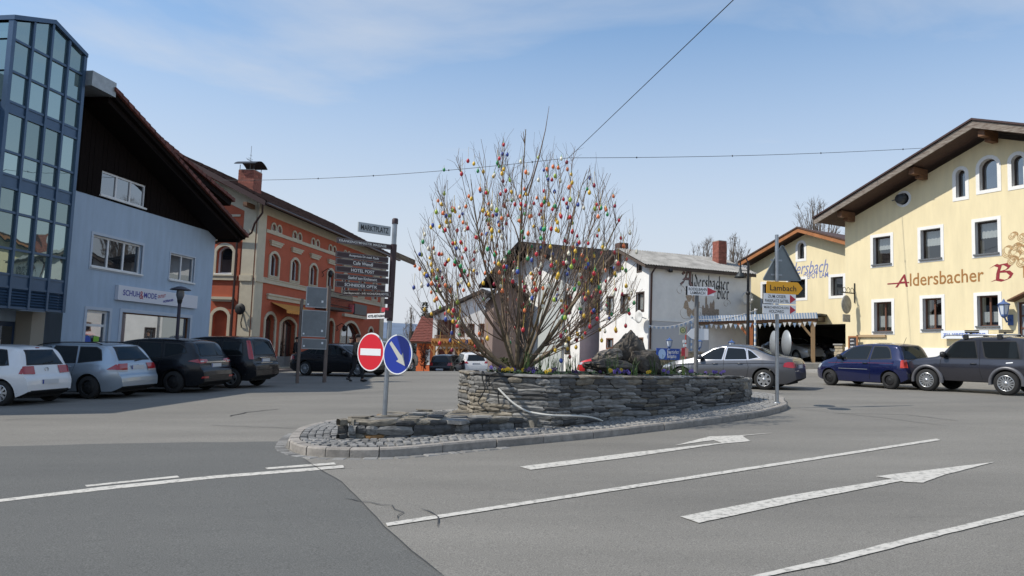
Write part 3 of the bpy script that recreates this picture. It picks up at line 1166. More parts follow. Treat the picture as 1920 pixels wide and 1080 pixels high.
# chimney of brick, each course visible
m_brick = mat('red_chimney_brick', (.30, .10, .07), .85, var=.35, vs=5, rand=.25)
m_mort = mat('mortar', (.36, .33, .29), .95, var=.15, vs=9)
def chimney(parent_face, cx, cy, w, z0, z1, bh=.075, bl=.25):
    fce = parent_face
    ch = fce.build('chimney', MB().box(cx - w / 2 + .012, cx + w / 2 - .012, cy - w / 2 + .012, cy + w / 2 - .012, z0, z1), m_mort)
    mbm = {}
    n = int((z1 - z0) / bh)
    k = max(2, round(w / bl))
    for j in range(n):
        for side in range(2):            # the faces turned to the square
            for i in range(-1, k):
                a = (i + (.5 if j % 2 else 0)) * w / k
                b = a + w / k
                a, b = max(0, a), min(w, b)
                if b - a < .03:
                    continue
                z = z0 + j * bh
                if side == 0:
                    m = MB().box(cx - w / 2 + a + .005, cx - w / 2 + b - .005, cy - w / 2, cy - w / 2 + .05, z + .006, z + bh - .004)
                else:
                    m = MB().box(cx - w / 2 - .001, cx - w / 2 + .05, cy - w / 2 + a + .005, cy - w / 2 + b - .005, z + .006, z + bh - .004)
                m.build('brick', m_brick, ch)
    return ch
def roofpoint(fc, px, py, y):
    """local point on the plane local-y = y seen at a pixel"""
    u, z = fc.uz(px, py, -y)
    return u, z
cu0, cz1 = roofpoint(A, 454, 322, 2.2)
cu1, cz0 = roofpoint(A, 480, 390, 2.2)
cxx, cww = (cu0 + cu1) / 2, 1.0
cu0, cz1 = roofpoint(A, 470, 321, 2.2)
cxx = cu0
ch = chimney(A, cxx, 2.2, .95, ze + 2.2 * slope - .1, cz1, .085, .32)
cap = MB()
for s in (-1, 1):
    for s2 in (-1, 1):
        cap.tube([(cxx + s * .42, 2.2 + s2 * .42, cz1 - .02), (cxx + s * .42, 2.2 + s2 * .42, cz1 + .28)], .02, 5)
nn = 8
vs = []
for i in range(nn + 1):
    a = -1 + 2 * i / nn
    for yy in (1.55, 2.85):
        vs.append((cxx + a * .72, yy, cz1 + .30 + .22 * (1 - a * a) - .05 * abs(a)))
cap.add(vs, [(2 * i, 2 * i + 2, 2 * i + 3, 2 * i + 1) for i in range(nn)])
cap.add([(x, y, z + .03) for x, y, z in vs], [(2 * i, 2 * i + 2, 2 * i + 3, 2 * i + 1) for i in range(nn)])
cap.build('cowl', m_iron, ch)
an = MB().tube([(cxx + .1, 2.3, cz1), (cxx + .1, 2.3, cz1 + 1.5)], .015, 5)
for zz, w in ((.75, .25), (.62, .4), (.95, .12)):
    an.tube([(cxx + .1 - w, 2.3, cz1 + zz), (cxx + .1 + w, 2.3, cz1 + zz)], .012, 4)
for k in range(5):
    an.tube([(cxx - .25 + k * .17, 2.2, cz1 + .55), (cxx - .25 + k * .17, 2.4, cz1 + .72)], .01, 4)
an.build('antenna', m_galv, ch)
# awning over the shop
a0 = A.uz(507, 576); a1 = A.uz(566, 591)
za = a0[1]
aw = MB()
n = 28
vs = []
for i in range(n + 1):
    u = a0[0] + (a1[0] - a0[0]) * i / n
    vs += [(u, -.02, za + .28), (u, -.95, za - .12), (u, -.97, za - .32 + .05 * abs(math.sin(i * math.pi / 2)))]
for i in range(n):
    aw.add(vs[3 * i:3 * i + 6], [(0, 1, 4, 3), (1, 2, 5, 4)])
A.build('awning', aw, mat('orange_yellow_awning', (.62, .27, .05), .8, var=.1, vs=6))
A.build('shop_fascia', MB().box(a0[0] - .5, a1[0] + .5, -.10, 0, za + .42, za + .62).box(a0[0] - .55, a1[0] + .55, -.16, 0, za + .62, za + .72), m_beige)
# balcony
b0 = A.uz(619, 575, 1.0); b1 = A.uz(660, 575, 1.0)
zf = A.uz(640, 578, 1.0)[1]
A.build('balcony_slab', MB().box(b0[0], b1[0], -1.0, -.002, zf - .16, zf), m_iron)
rl = MB()
for z in (zf + .95, zf + .12, zf + .6):
    rl.tube([(b0[0], -.02, z), (b0[0], -.97, z), (b1[0], -.97, z), (b1[0], -.02, z)], .022, 5)
n = 26
for i in range(n + 1):
    u = b0[0] + (b1[0] - b0[0]) * i / n
    bul = .10 * math.sin(i * 0 + 1)
    rl.tube([(u, -.97, zf), (u, -1.06, zf + .35), (u, -.97, zf + .95)], .012, 4)
for i in range(6):
    rl.tube([(b0[0], -.05 - i * .17, zf), (b0[0], -.05 - i * .17, zf + .95)], .012, 4)
A.build('balcony_railing', rl, m_iron)
hz0 = A.uz(641, 590)
hz1 = A.uz(683, 590)
A.build('hood_moulding', MB().box(hz0[0], hz1[0], -.2, 0, hz0[1] - .1, hz0[1] + .1), m_beige)
sgn = A.box4(665, 569, 589, 687, .1)
A.build('wall_sign', MB().box(sgn[0], sgn[1], -.14, -.03, sgn[2], sgn[3]), mat('dark_grey_sign', (.09, .09, .09), .5))
A.build('red_panel', MB().box(sgn[0] - .9, sgn[0] - .05, -.1, -.01, sgn[2] + .1, sgn[3] - .1), mat('crimson_panel', (.4, .03, .05), .6))
def scroll_lamp(fc, u, z, nm='wall_lamp'):
    l = MB().tube([(u, -.01, z), (u, -.35, z + .22), (u, -.55, z + .1)], .025, 5)
    l.tube([(u, -.01, z - .3), (u, -.12, z - .2), (u, -.01, z)], .02, 5)
    l.lathe([(.02, .0), (.14, -.06), (.16, -.3), (.09, -.42), (.0, -.42)], 8, 0, (u, -.55, z + .1))
    return fc.build(nm, l, m_iron)
scroll_lamp(A, A.uz(604, 515)[0], A.uz(604, 510)[1])
scroll_lamp(A, A.uz(631, 615)[0], A.uz(631, 612)[1])
# round iron bracket sign on the left face pilaster
bs = A2.uz(456, 580)
mm = MB().lathe([(.0, -.02), (.28, -.02), (.3, .0), (.28, .03), (0, .03)], 14, 0, (bs[0], -.32, bs[1]), 'y').tube([(bs[0] + .05, -.08, bs[1] - .2), (bs[0] + .03, -.2, bs[1] - .7), (bs[0] + .03, -.1, bs[1] - .95)], .03, 5)
mm.bar((bs[0], -.0, bs[1] + .1), (bs[0], -.4, bs[1] + .1), .04)
A2.build('bracket_sign', mm, m_iron)
# ---------------------------------------------------------------- yellow guesthouse on the right
m_trimw = mat('white_lime_trim', (.80, .79, .76), .85, var=.05, vs=3)
m_rbrown = mat('dark_brown_eaves', (.085, .045, .032), .7, var=.35, vs=3, stretch=(1, 6, 6))
m_peel = mat('peeling_fascia', (.30, .27, .23), .85, var=.55, vs=5, col2=(.10, .065, .05), stretch=(.6, 1, 3), vdet=8)
m_lace = mat('lace_curtain', (.72, .72, .70), .9, var=.2, vs=30)
m_cgl = clear_glass('window_glass_clear', (.75, .78, .78), .10)
m_wbrown = mat('brown_window_frame', (.13, .055, .03), .5)
m_wdark = mat('dark_window_frame', (.045, .028, .022), .5)

yo = at(1586, 36)
yel = thing('guesthouse', 'large pale yellow guesthouse with brewery lettering and deep brown eaves', 'house', yo, R(-62.2))
Y = Face(yel, yo, -62.2)
apx = Y.uz(1826, 236, 1.1)
eav = Y.uz(1529, 417, 1.1)
ysl = (apx[1] - eav[1]) / (apx[0] - eav[0])
print('yellow apex', apx, 'eave', eav, 'slope', ysl)
W = apx[0] * 2
ze_y = eav[1] + (0 - eav[0]) * ysl - .35
def yroof(u):
    return apx[1] - abs(u - apx[0]) * ysl
hs, specs = [], []
for a, cur in (((1637, 446, 497, 1670), (.55, 1.0)), ((1726, 432, 487, 1764), (.45, 1.0)), ((1828, 417, 478, 1871), (.5, 1.0))):
    q = Y.box4(*a); h = rectp(*q); hs.append(h); specs.append((h, .14, m_wdark, (cur[0], cur[1], m_lace), 1, None))
ustep = specs[2][0][0][0] - specs[1][0][0][0]
for k in (1, 2, 3):
    q = specs[2][0]
    h = [(p[0] + ustep * k * 1.05, p[1]) for p in q]
    if h[1][0] > W - .4:
        break
    hs.append(h); specs.append((h, .14, m_wdark, (.5, 1.0, m_lace), 1, None))
for a, cur in (((1639, 567, 622, 1672), (.12, .55)), ((1730, 560, 618, 1766), (.1, .48)), ((1832, 555, 612, 1872), (.1, .48))):
    q = Y.box4(*a); h = rectp(*q); hs.append(h); specs.append((h, .14, m_wbrown, (cur[0], cur[1], m_lace), 2, None))
for xl, yt, yb, xr in ((1792, 320, 371, 1810), (1836, 301, 358, 1870), (1896, 293, 350, 1919)):
    q = Y.box4(xl, yt, yb, xr); h = archp(q[0], q[1], q[2], q[3], 9); hs.append(h); specs.append((h, .15, m_wdark, None, 1, None))
rc = Y.uz(1694, 373)
h = circp(rc[0], rc[1], .27, 18); hs.append(h); specs.append((h, .11, m_wdark, None, 1, None))
dr = Y.uz(1908, 590)
hd = rectp(dr[0] - .0, dr[0] + 1.3, .55, dr[1] + .5)
hs.append(hd)
mb = MB()
wall_mesh(mb, [(0, -2), (W, -2), (W, yroof(W) - .3), (apx[0], apx[1] - .3), (0, yroof(0) - .3)], hs, 0, .28, 0, 1)
mb.add([(0, 14, -2), (0, 0, -2), (0, 0, ze_y + .3), (0, 14, ze_y + .3)], [(0, 1, 2, 3)])
mb.add([(W, 14, -2), (W, 0, -2), (W, 0, ze_y + .3), (W, 14, ze_y + .3)], [(3, 2, 1, 0)])
Y.build('wall', mb, [m_cream, m_trimw])
Y.build('plinth', MB().box(-.02, W, -.03, -.002, -2, Y.uz(1722, 652)[1]), m_trimw)
for h, tr, mf, cur, nv, _ in specs:
    Y.window(h, tr, m_trimw, mf, m_cgl if cur else m_glass, nv=nv, rec=.2, fw=.06, sill=mat('slate_sill', (.12, .13, .14), .6) if len(h) == 4 else None, curtain=cur, proud=.018)
yd = Y.window(hd, .0, m_wbrown, m_wbrown, glass('door_glass', (.3, .33, .36), .2), nv=3, nh=5, rec=.15, fw=.06, name='house_door')
# roof
rt, lz = .22, 0
mb = MB()
ul, ur = eav[0], 2 * apx[0] - eav[0]
mb.prism([(ul, yroof(ul) + .0), (apx[0], apx[1]), (apx[0], apx[1] + rt), (ul, yroof(ul) + rt * .8)], -1.15, 15)
mb.prism([(apx[0], apx[1]), (ur, yroof(ur)), (ur, yroof(ur) + rt * .8), (apx[0], apx[1] + rt)], -1.15, 15)
Y.build('roof', mb, m_rbrown)
nb_ = 9
for sgn_ in (-1, 1):
    for i in range(nb_):                                          # soffit boards under the eaves overhang
        y0 = -1.1 + i * .118
        Y.build('soffit_board', MB().prism([(ul + .05 if sgn_ < 0 else apx[0] + .02, yroof(ul + .05) - .03 if sgn_ < 0 else apx[1] - .03), (apx[0] - .02 if sgn_ < 0 else ur - .05, apx[1] - .03 if sgn_ < 0 else yroof(ur - .05) - .03), (apx[0] - .02 if sgn_ < 0 else ur - .05, apx[1] - .004 if sgn_ < 0 else yroof(ur - .05) - .004), (ul + .05 if sgn_ < 0 else apx[0] + .02, yroof(ul + .05) - .004 if sgn_ < 0 else apx[1] - .004)], y0, y0 + .105), m_rbrown)
Y.build('fascia', MB().prism([(ul - .02, yroof(ul) + .16), (apx[0], apx[1] + rt), (apx[0], apx[1] - .10), (ul - .02, yroof(ul) - .12)], -1.2, -1.15).prism([(apx[0], apx[1] + rt), (ur, yroof(ur) + .16), (ur, yroof(ur) - .12), (apx[0], apx[1] - .1)], -1.2, -1.15), m_peel)
Y.build('roof_edge', MB().prism([(ul - .06, yroof(ul) + .17), (apx[0], apx[1] + rt + .01), (apx[0], apx[1] + rt + .09), (ul - .06, yroof(ul) + .25)], -1.27, -.6).prism([(apx[0], apx[1] + rt + .01), (ur, yroof(ur) + .17), (ur, yroof(ur) + .25), (apx[0], apx[1] + rt + .09)], -1.27, -.6), m_gutter)
for px, py in ((1576, 412), (1711, 332), (1842, 258)):
    u, z = Y.uz(px, py, .9)
    zz = yroof(u) - .02
    Y.build('purlin', MB().box(u - .13, u + .13, -.98, -.002, zz - .36, zz - .06).prism([(u - .12, zz - .35), (u + .12, zz - .35), (u + .12, zz - .5), (u - .12, zz - .5)], -.55, -.002), m_wood)
# painted lettering on the facade
tan = mat('lettering_tan', (.36, .17, .05), .9, var=.3, vs=8)
lred = mat('lettering_dark_red', (.28, .03, .04), .9, var=.25, vs=8)
a = Y.uz(1681, 539); b = Y.uz(1845, 524); c = Y.uz(1690, 515)
bz = a[1]
ch_ = (c[1] - a[1]) * 1.0
text('A', lred, yel, ((a[0] + .25), -.006, bz + ch_ * .5), UP, h=ch_, w=.62, bold=.01, shear=.25)
Y.build('lettering_bar', MB().box(a[0] - .45, a[0] + .62, -.008, -.003, bz + ch_ * .28, bz + ch_ * .38), lred)
text('ldersbacher', tan, yel, ((a[0] + .66 + b[0]) / 2, -.006, bz + ch_ * .52), UP, h=ch_ * 1.02, w=b[0] - a[0] - .66, bold=.008)
p = Y.uz(1857, 523)
blackletter('B', lred, yel, (p[0], -.006, bz - .02), UP, ch_ * 1.2, w=.98, nib=.15)
blackletter('r', tan, yel, (p[0] + 1.15, -.006, bz + .02), UP, ch_ * 1.5, w=.7, nib=.14)
text('\u00e4u', tan, yel, (p[0] + 2.45, -.006, bz + ch_ * .45), UP, h=ch_ * .95, w=1.1, bold=.03)
# banner 'zu verpachten'
q = Y.box4(1765, 620, 635, 1822, .25)
ban = thing('banner', 'white banner with blue words offering the guesthouse for lease', 'sign', yo, R(-62.2))
MB().box(q[0], q[0] + 1.95, -.27, -.23, q[2], q[3]).build('board', mat('banner_white', (.75, .77, .80), .6), ban)
for s in (q[0] + .2, q[0] + 1.7):
    MB().box(s - .03, s + .03, -.229, -.001, q[2] + .1, q[2] + .16).build('bracket', m_iron, ban)
m_lblue = mat('lettering_blue', (.05, .13, .48), .6)
text('zu verpachten', m_lblue, ban, (q[0] + .97, -.274, (q[2] + q[3]) / 2), UP, h=(q[3] - q[2]) * .62, w=1.75, bold=.02)
# wall lantern
def lantern_mesh(mb, c, s=1.0):
    mb.lathe([(.0, .34 * s), (.03 * s, .30 * s), (.05 * s, .25 * s), (.21 * s, .16 * s), (.19 * s, .14 * s)], 6, 0, c, smooth=False)
    mb.lathe([(.16 * s, .14 * s), (.10 * s, -.16 * s), (.11 * s, -.18 * s), (.0, -.2 * s)], 6, 1, c, smooth=False)
    for k in range(6):
        a = 2 * math.pi * k / 6
        mb.bar(V(c) + V((.165 * s * math.cos(a), .165 * s * math.sin(a), .14 * s)), V(c) + V((.105 * s * math.cos(a), .105 * s * math.sin(a), -.17 * s)), .02 * s)
    mb.lathe([(.11 * s, -.16 * s), (.10 * s, -.22 * s), (.03 * s, -.28 * s)], 6, 0, c, smooth=False)
m_lampglass = mat('frosted_lamp_glass', (.62, .68, .74), .2)
m_bluelamp = mat('blue_painted_lamp', (.06, .12, .30), .4)
ln = Y.uz(1883, 580, .35)
mb = MB()
lantern_mesh(mb, (ln[0], -.38, ln[1]), 1.25)
mb.tube([(ln[0] + .02, -.38, ln[1] - .32), (ln[0] + .05, -.3, ln[1] - .5), (ln[0] + .05, -.04, ln[1] - .42)], .035, 6)
mb.box(ln[0] - .05, ln[0] + .15, -.04, -.001, ln[1] - .62, ln[1] - .2)
Y.build('wall_lantern', mb, [m_bluelamp, m_lampglass])
# small porch roof over the door, hand rail
Y.build('porch_roof', MB().prism([(dr[0] - .12, dr[1] + .56), (dr[0] + .7, dr[1] + .95), (dr[0] + 1.6, dr[1] + .56), (dr[0] + 1.6, dr[1] + .5), (dr[0] + .7, dr[1] + .88), (dr[0] - .12, dr[1] + .5)], -.5, -.001), m_wood)
Y.build('handrail', MB().tube([(dr[0] - 1.3, -.5, .95), (dr[0] + .1, -.5, 1.7), (dr[0] + .9, -.5, 1.75)], .025, 6).tube([(dr[0] - 1.3, -.5, .95), (dr[0] - 1.3, -.5, -.5)], .025, 6).tube([(dr[0] + .1, -.5, 1.7), (dr[0] + .1, -.5, -.5)], .025, 6), m_iron)
st = MB()
for k in range(5):
    st.box(dr[0] - 1.2 + k * .25, dr[0] + 1.6, -1.1, -.031, -1, -.2 + k * .17)
Y.build('steps', st, m_plinth)
wr = Y.uz(1608, 630), Y.uz(1662, 630)
Y.build('wooden_rail', MB().box(wr[0][0], wr[1][0], -.1, -.001, wr[0][1] - .06, wr[0][1] + .05), mat('pale_wood', (.42, .30, .17), .7))
# floodlight under the gable
fl = Y.uz(1713, 404, .4)
rcw = Y.uz(1690, 372, .2)
Y.build('round_vent', MB().lathe([(.0, -.1), (.2, -.1), (.24, .05), (.24, .22)], 14, 0, (rc[0] - .06, -.16, rc[1]), 'y').tube([(rc[0] - .4, -.25, rc[1] - .05), (rc[0] + .3, -.25, rc[1] + .02)], .025, 5), mat('dark_metal', (.06, .065, .07), .5, .3))
# hanging inn sign
hb = Y.uz(1603, 560)
inn = thing('inn_sign', 'oval inn sign hanging from a scrolled iron bracket at the corner of the yellow house', 'sign', yo, R(-62.2))
mb = MB().tube([(hb[0], -.03, hb[1] + .75), (hb[0], -.03, hb[1] - .2)], .03, 6)
mb.tube([(hb[0], -.03, hb[1] + .25), (hb[0], -1.0, hb[1] + .25)], .028, 6)
for k in range(3):
    c = V((hb[0], -.2 - .28 * k, hb[1] + .38))
    mb.tube([c + V((0, .11 * math.cos(t * .6), .13 * math.sin(t * .6))) for t in range(11)], .014, 5)
mb.build('bracket', m_iron, inn)
mb = MB().lathe([(0, -.03), (.33, -.03), (.36, 0), (.33, .03), (0, .03)], 24, 0, (0, 0, 0), 'x')
ob = mb.build('oval_board', mat('sign_grey_gold', (.27, .26, .23), .5, var=.3, vs=7), inn)
ob.location = (hb[0], -.62, hb[1] - .32)
ob.scale = (1, 1, 1.25)
MB().box(-.02, .02, -.25, .25, -.18, .18).build('lower_plate', MATS['sign_grey_gold'], inn, (hb[0], -.62, hb[1] - .98))
MB().lathe([(.27, -.036), (.30, -.036), (.30, -.03)], 24, 0, (0, 0, 0), 'x').build('rim', m_iron, ob)
# blackboard and gate post
bb = Y.box4(1590, 630, 668, 1608, .3)
bd = thing('menu_board', 'chalk menu board in brown frame at the yellow house corner', 'sign', yo, R(-62.2))
MB().ring(rectp(bb[0], bb[1], bb[2], bb[3]), rectp(bb[0] + .07, bb[1] - .07, bb[2] + .07, bb[3] - .07), -.3, -.25).build('frame', mat('board_frame', (.35, .15, .06), .6), bd)
MB().box(bb[0] + .06, bb[1] - .06, -.275, -.255, bb[2] + .06, bb[3] - .06).build('blackboard', mat('blackboard', (.03, .03, .035), .7), bd)
MB().box(bb[0] + .1, bb[0] + .16, -.25, -.001, bb[2] + .3, bb[2] + .36).box(bb[1] - .16, bb[1] - .1, -.25, -.001, bb[2] + .3, bb[2] + .36).build('bracket', m_iron, bd)
chalk = mat('chalk', (.7, .7, .7), .9)
cm = MB()
rr = random.Random(9)
for k in range(5):
    z = bb[3] - .2 - k * .17
    u = bb[0] + .12
    while u < bb[1] - .22:
        w = rr.uniform(.03, .07)
        cm.add([(u, -.279, z), (u + w, -.279, z + rr.uniform(-.01, .02)), (u + w * .8, -.279, z + .07), (u, -.279, z + .05)], [(0, 1, 2, 3)])
        u += w + .025
cm.build('chalk_writing', chalk, bd)

m_sand = mat('sandstone', (.36, .30, .21), .9, var=.35, vs=5, rand=.3)
# ---------------------------------------------------------------- yellow depot behind
do = at(1404, 48)
dep = thing('depot_building', 'pale yellow depot with orange brown verge boards between white house and guesthouse', 'house', do, R(-61.5))
Dp = Face(dep, do, -61.5)
da = Dp.uz(1497, 431, .6)
de = Dp.uz(1386, 496, .6)
dsl = (da[1] - de[1]) / (da[0] - de[0])
DWd = da[0] * 2
print('depot', da, de, dsl, DWd)
def droof(u):
    return da[1] - abs(u - da[0]) * dsl
hs = []
q = Dp.box4(1496, 456, 486, 1508); h1 = archp(q[0], q[1], q[2], q[3], 9)
q = Dp.box4(1430, 533, 572, 1446); h2 = rectp(*q)
q = Dp.box4(1478, 526, 560, 1510); h3 = rectp(*q)
q = Dp.box4(1558, 520, 555, 1581); h4 = rectp(*q)
h5 = rectp(.5, DWd - .4, -.6, Dp.uz(1500, 609)[1])  # added opening that makes the space under the carport dark
mb = MB()
wall_mesh(mb, [(0, -1), (DWd, -1), (DWd, droof(DWd) - .2), (da[0], da[1] - .2), (0, droof(0) - .2)], [h1, h2, h3, h4, h5], 0, .25, 0, 1)
mb.add([(0, 12, -1), (0, 0, -1), (0, 0, droof(0) - .2), (0, 12, droof(0) - .2)], [(0, 1, 2, 3)])
Dp.build('wall', mb, [m_cream, m_trimw])
zo = h5[2][1] + .05
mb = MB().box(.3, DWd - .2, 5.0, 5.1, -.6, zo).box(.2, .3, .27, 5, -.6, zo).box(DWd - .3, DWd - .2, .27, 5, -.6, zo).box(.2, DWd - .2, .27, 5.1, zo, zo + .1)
Dp.build('dark_recess_lining', mb, mat('dark_recess_wall', (.10, .095, .085), .95, var=.2, vs=2))  # added dark lining, stands in for deep shade below the carport roof
for h in (h1, h2, h3, h4):
    Dp.window(h, .16, m_trimw, m_wdark, m_glass, nv=1, rec=.2, fw=.06, proud=.018)
m_obrown = mat('orange_brown_verge', (.36, .14, .045), .6, var=.25, vs=3)
dl, drr = de[0], 2 * da[0] - de[0]
Dp.build('roof', MB().prism([(dl, droof(dl)), (da[0], da[1]), (da[0], da[1] + .15), (dl, droof(dl) + .15)], -.62, 12).prism([(da[0], da[1]), (drr, droof(drr)), (drr, droof(drr) + .15), (da[0], da[1] + .15)], -.62, 12), m_rbrown)
Dp.build('verge_board', MB().prism([(dl, droof(dl) - .14), (da[0], da[1] - .14), (da[0], da[1] + .12), (dl, droof(dl) + .12)], -.68, -.62).prism([(da[0], da[1] - .14), (drr, droof(drr) - .14), (drr, droof(drr) + .12), (da[0], da[1] + .12)], -.68, -.62), m_obrown)
Dp.build('ridge_cap', MB().prism([(dl - .05, droof(dl) + .12), (da[0], da[1] + .12), (da[0], da[1] + .2), (dl - .05, droof(dl) + .2)], -.74, -.4).prism([(da[0], da[1] + .12), (drr, droof(drr) + .12), (drr, droof(drr) + .2), (da[0], da[1] + .2)], -.74, -.4), m_rbrown)
p0, p1 = Dp.uz(1466, 520), Dp.uz(1553, 503)
m_pl = mat('lettering_pale_blue', (.16, .20, .42), .8)
text('Aldersbach', m_pl, dep, ((p0[0] + p1[0]) / 2, -.006, Dp.uz(1520, 501)[1]), UP, h=.74, w=(p1[0] - p0[0]), shear=.35, bold=.0)
p0, p1 = Dp.uz(1507, 516), Dp.uz(1553, 512)
text('DEPOT LAM', m_pl, dep, ((p0[0] + p1[0]) / 2, -.006, Dp.uz(1530, 516.5)[1]), UP, h=.32, w=(p1[0] - p0[0]), bold=.012)
# ---------------------------------------------------------------- white house with painted beer lettering
m_wht = mat('white_render', (.80, .79, .76), .92, var=.10, vs=1.1, bump=.2, bs=110, vdet=8)
bo = at(1214, 42)
bier = thing('white_house', 'white plastered house with painted beer lettering and corrugated grey roof', 'house', bo, R(22))
E = Face(bier, bo, 22)                       # lettering face
E2 = Face(bier, bo, -68.5, rz=R(-90.5))        # gable face, u from -w to 0
zeb = E.uz(1219, 497)[1]
ga = E2.uz(1170, 470)
gw_ = -ga[0] * 2
Lb = E.uz(1408, 560)[0]
print('bier', zeb, ga, Lb)
mb = MB()
wall_mesh(mb, [(0, -2), (Lb, -2), (Lb, zeb + .1), (0, zeb + .1)], [], 0, .2)
E.build('wall', mb, m_wht)
hs = []
for xl, yt, yb, xr, nv in ((1139, 558, 588, 1150, 1), (1165, 554, 586, 1177, 1), (1194, 550, 583, 1207, 1), (1195.5, 494, 509, 1202.5, 1), (1144, 503, 517, 1150, 1), (1138, 636, 652, 1149, 1), (1192, 635, 655, 1205, 1)):
    q = E2.box4(xl, yt, yb, xr); hs.append(rectp(*q))
mb = MB()
wall_mesh(mb, [(-gw_, -2), (0, -2), (0, zeb + .1), (ga[0], ga[1] - .1), (-gw_, zeb + .1)], hs, 0, .16)
E2.build('wall', mb, m_wht)
for i, h in enumerate(hs):
    E2.window(h, .07, mat('dark_wood_surround', (.07, .05, .04), .7) if i < 5 else m_wood, m_wdark, m_cgl if i < 3 else m_glass, nv=1, rec=.08, fw=.07, curtain=(.0, 1.0, m_lace) if i < 3 else None)
# corrugated roof
m_corr = mat('weathered_fibre_cement', (.30, .29, .27), .9, var=.35, vs=1.5, bump=.2, bs=20)
sl_b = (ga[1] - zeb) / (gw_ / 2)
def corr(y0, z0, y1, z1, u0, u1, pitch=.18):
    mb = MB()
    n = int((u1 - u0) / pitch * 4)
    vs = []
    for i in range(n + 1):
        u = u0 + (u1 - u0) * i / n
        dz = .03 * math.sin(2 * math.pi * i / 4)
        vs += [(u, y0, z0 + dz), (u, (y0 + y1) / 2, (z0 + z1) / 2 + dz - .02 * math.sin(u)), (u, y1, z1 + dz)]
    for i in range(n):
        for k in range(2):
            mb.add([vs[3 * i + k], vs[3 * i + 3 + k], vs[3 * i + 4 + k], vs[3 * i + 1 + k]], [(0, 1, 2, 3)])
    return mb
zr_b = ga[1] + .12
E.build('roof', corr(-.35, zeb - .35 * sl_b + .13, gw_ / 2, zr_b, -.5, Lb + .2), m_corr)
E.build('roof', corr(gw_ + .35, zeb - .35 * sl_b + .13, gw_ / 2, zr_b, -.5, Lb + .2), m_corr)
mb = MB()
prism_u(mb, [(-.3, zeb - .3 * sl_b + .06), (gw_ / 2, zr_b - .06), (gw_ + .3, zeb - .3 * sl_b + .06), (gw_ + .3, zeb - .3 * sl_b - .1), (gw_ / 2, zr_b - .24), (-.3, zeb - .3 * sl_b - .1)], -.46, Lb + .15)
E.build('eaves_board', mb, mat('brown_grey_board', (.10, .075, .06), .8, var=.3, vs=4))
# brick chimneys on the roof
yy = 1.6
cb = E.uz(1349, 488, -yy)
ct = E.uz(1349, 452, -yy)
chimney(E, cb[0], yy, .62, zeb + yy * sl_b - .2, ct[1], .075, .2)
cb = E.uz(1161, 470, -gw_ * .62)
E.build('low_chimney', MB().box(-.1, .5, gw_ * .55, gw_ * .55 + .6, zeb, zr_b + .42), mat('dark_brick', (.10, .06, .05), .9))
# rain pipe, meter box, satellite dishes
E.build('rain_pipe', MB().tube([(.25, -.32, zeb - .1), (.1, -.12, zeb - .5), (.08, -.1, -1)], .06), m_gutter)
def dish(fc, px, py, r, parent_name='satellite_dish', up=.5):
    u, z = fc.uz(px, py, .35)
    mb = MB()
    mb.lathe([(0, .0), (r * .5, -.03), (r, -.12), (r, -.10), (r * .5, -.01), (0, .02)], 16, 0, (u, -.4, z), 'y')
    mb.tube([(u, -.38, z), (u + .1, -.05, z - .1)], .03, 5)
    mb.tube([(u, -.5, z - r * .9), (u, -.95, z - .1)], .015, 4)
    mb.box(u - .05, u + .05, -1.0, -.9, z - .13, z - .04)
    return fc.build(parent_name, mb, mat('dish_grey', (.62, .62, .6), .5))
dish(E2, 1202, 594, .38)
dish(E, 1398, 560, .42)
pz = E.uz(1230, 600)[1]
E.build('cornice_ledge', MB().box(0, 2.4, -.05, -.002, pz - .05, pz + .03), m_trimw)
E.build('grey_base_render', MB().box(.25, 4.2, -.03, -.002, -2, pz - .06), mat('grey_base_render', (.50, .51, .53), .9))
E.build('floodlight', MB().lathe([(.0, .1), (.12, .08), (.14, -.1), (0, -.12)], 8, 0, (E.uz(1252, 508)[0], -.3, E.uz(1252, 508)[1])).bar((E.uz(1252, 508)[0], -.3, E.uz(1252, 508)[1]), (E.uz(1252, 508)[0], 0, E.uz(1252, 508)[1]), .05), m_iron)
# painted lettering
m_blk = mat('lettering_black', (.03, .027, .025), .9)
l0, l1 = E.uz(1287, 533), E.uz(1366, 533)
tw = (l1[0] - l0[0])
zb0 = E.uz(1330, 541)[1]
m_lr = mat('initial_red_grey', (.26, .17, .16), .9)
lo = blackletter('A', m_blk, bier, (E.uz(1277, 535)[0], -.006, E.uz(1277, 535)[1]), UP, .98, w=.9, nib=.24)
lo = blackletter('A', m_lr, bier, (E.uz(1277, 535)[0], -.012, E.uz(1277, 535)[1]), UP, .98, w=.9, nib=.13)
blackletter('ldersbacher', m_blk, bier, (E.uz(1297, 536)[0], -.006, zb0 - .02), UP, .80, w=E.uz(1367, 536)[0] - E.uz(1297, 536)[0], nib=.17)
blackletter('Bier', m_blk, bier, (E.uz(1343, 558)[0], -.006, E.uz(1343, 560)[1]), UP, .80, w=E.uz(1367, 558)[0] - E.uz(1343, 558)[0], nib=.17)
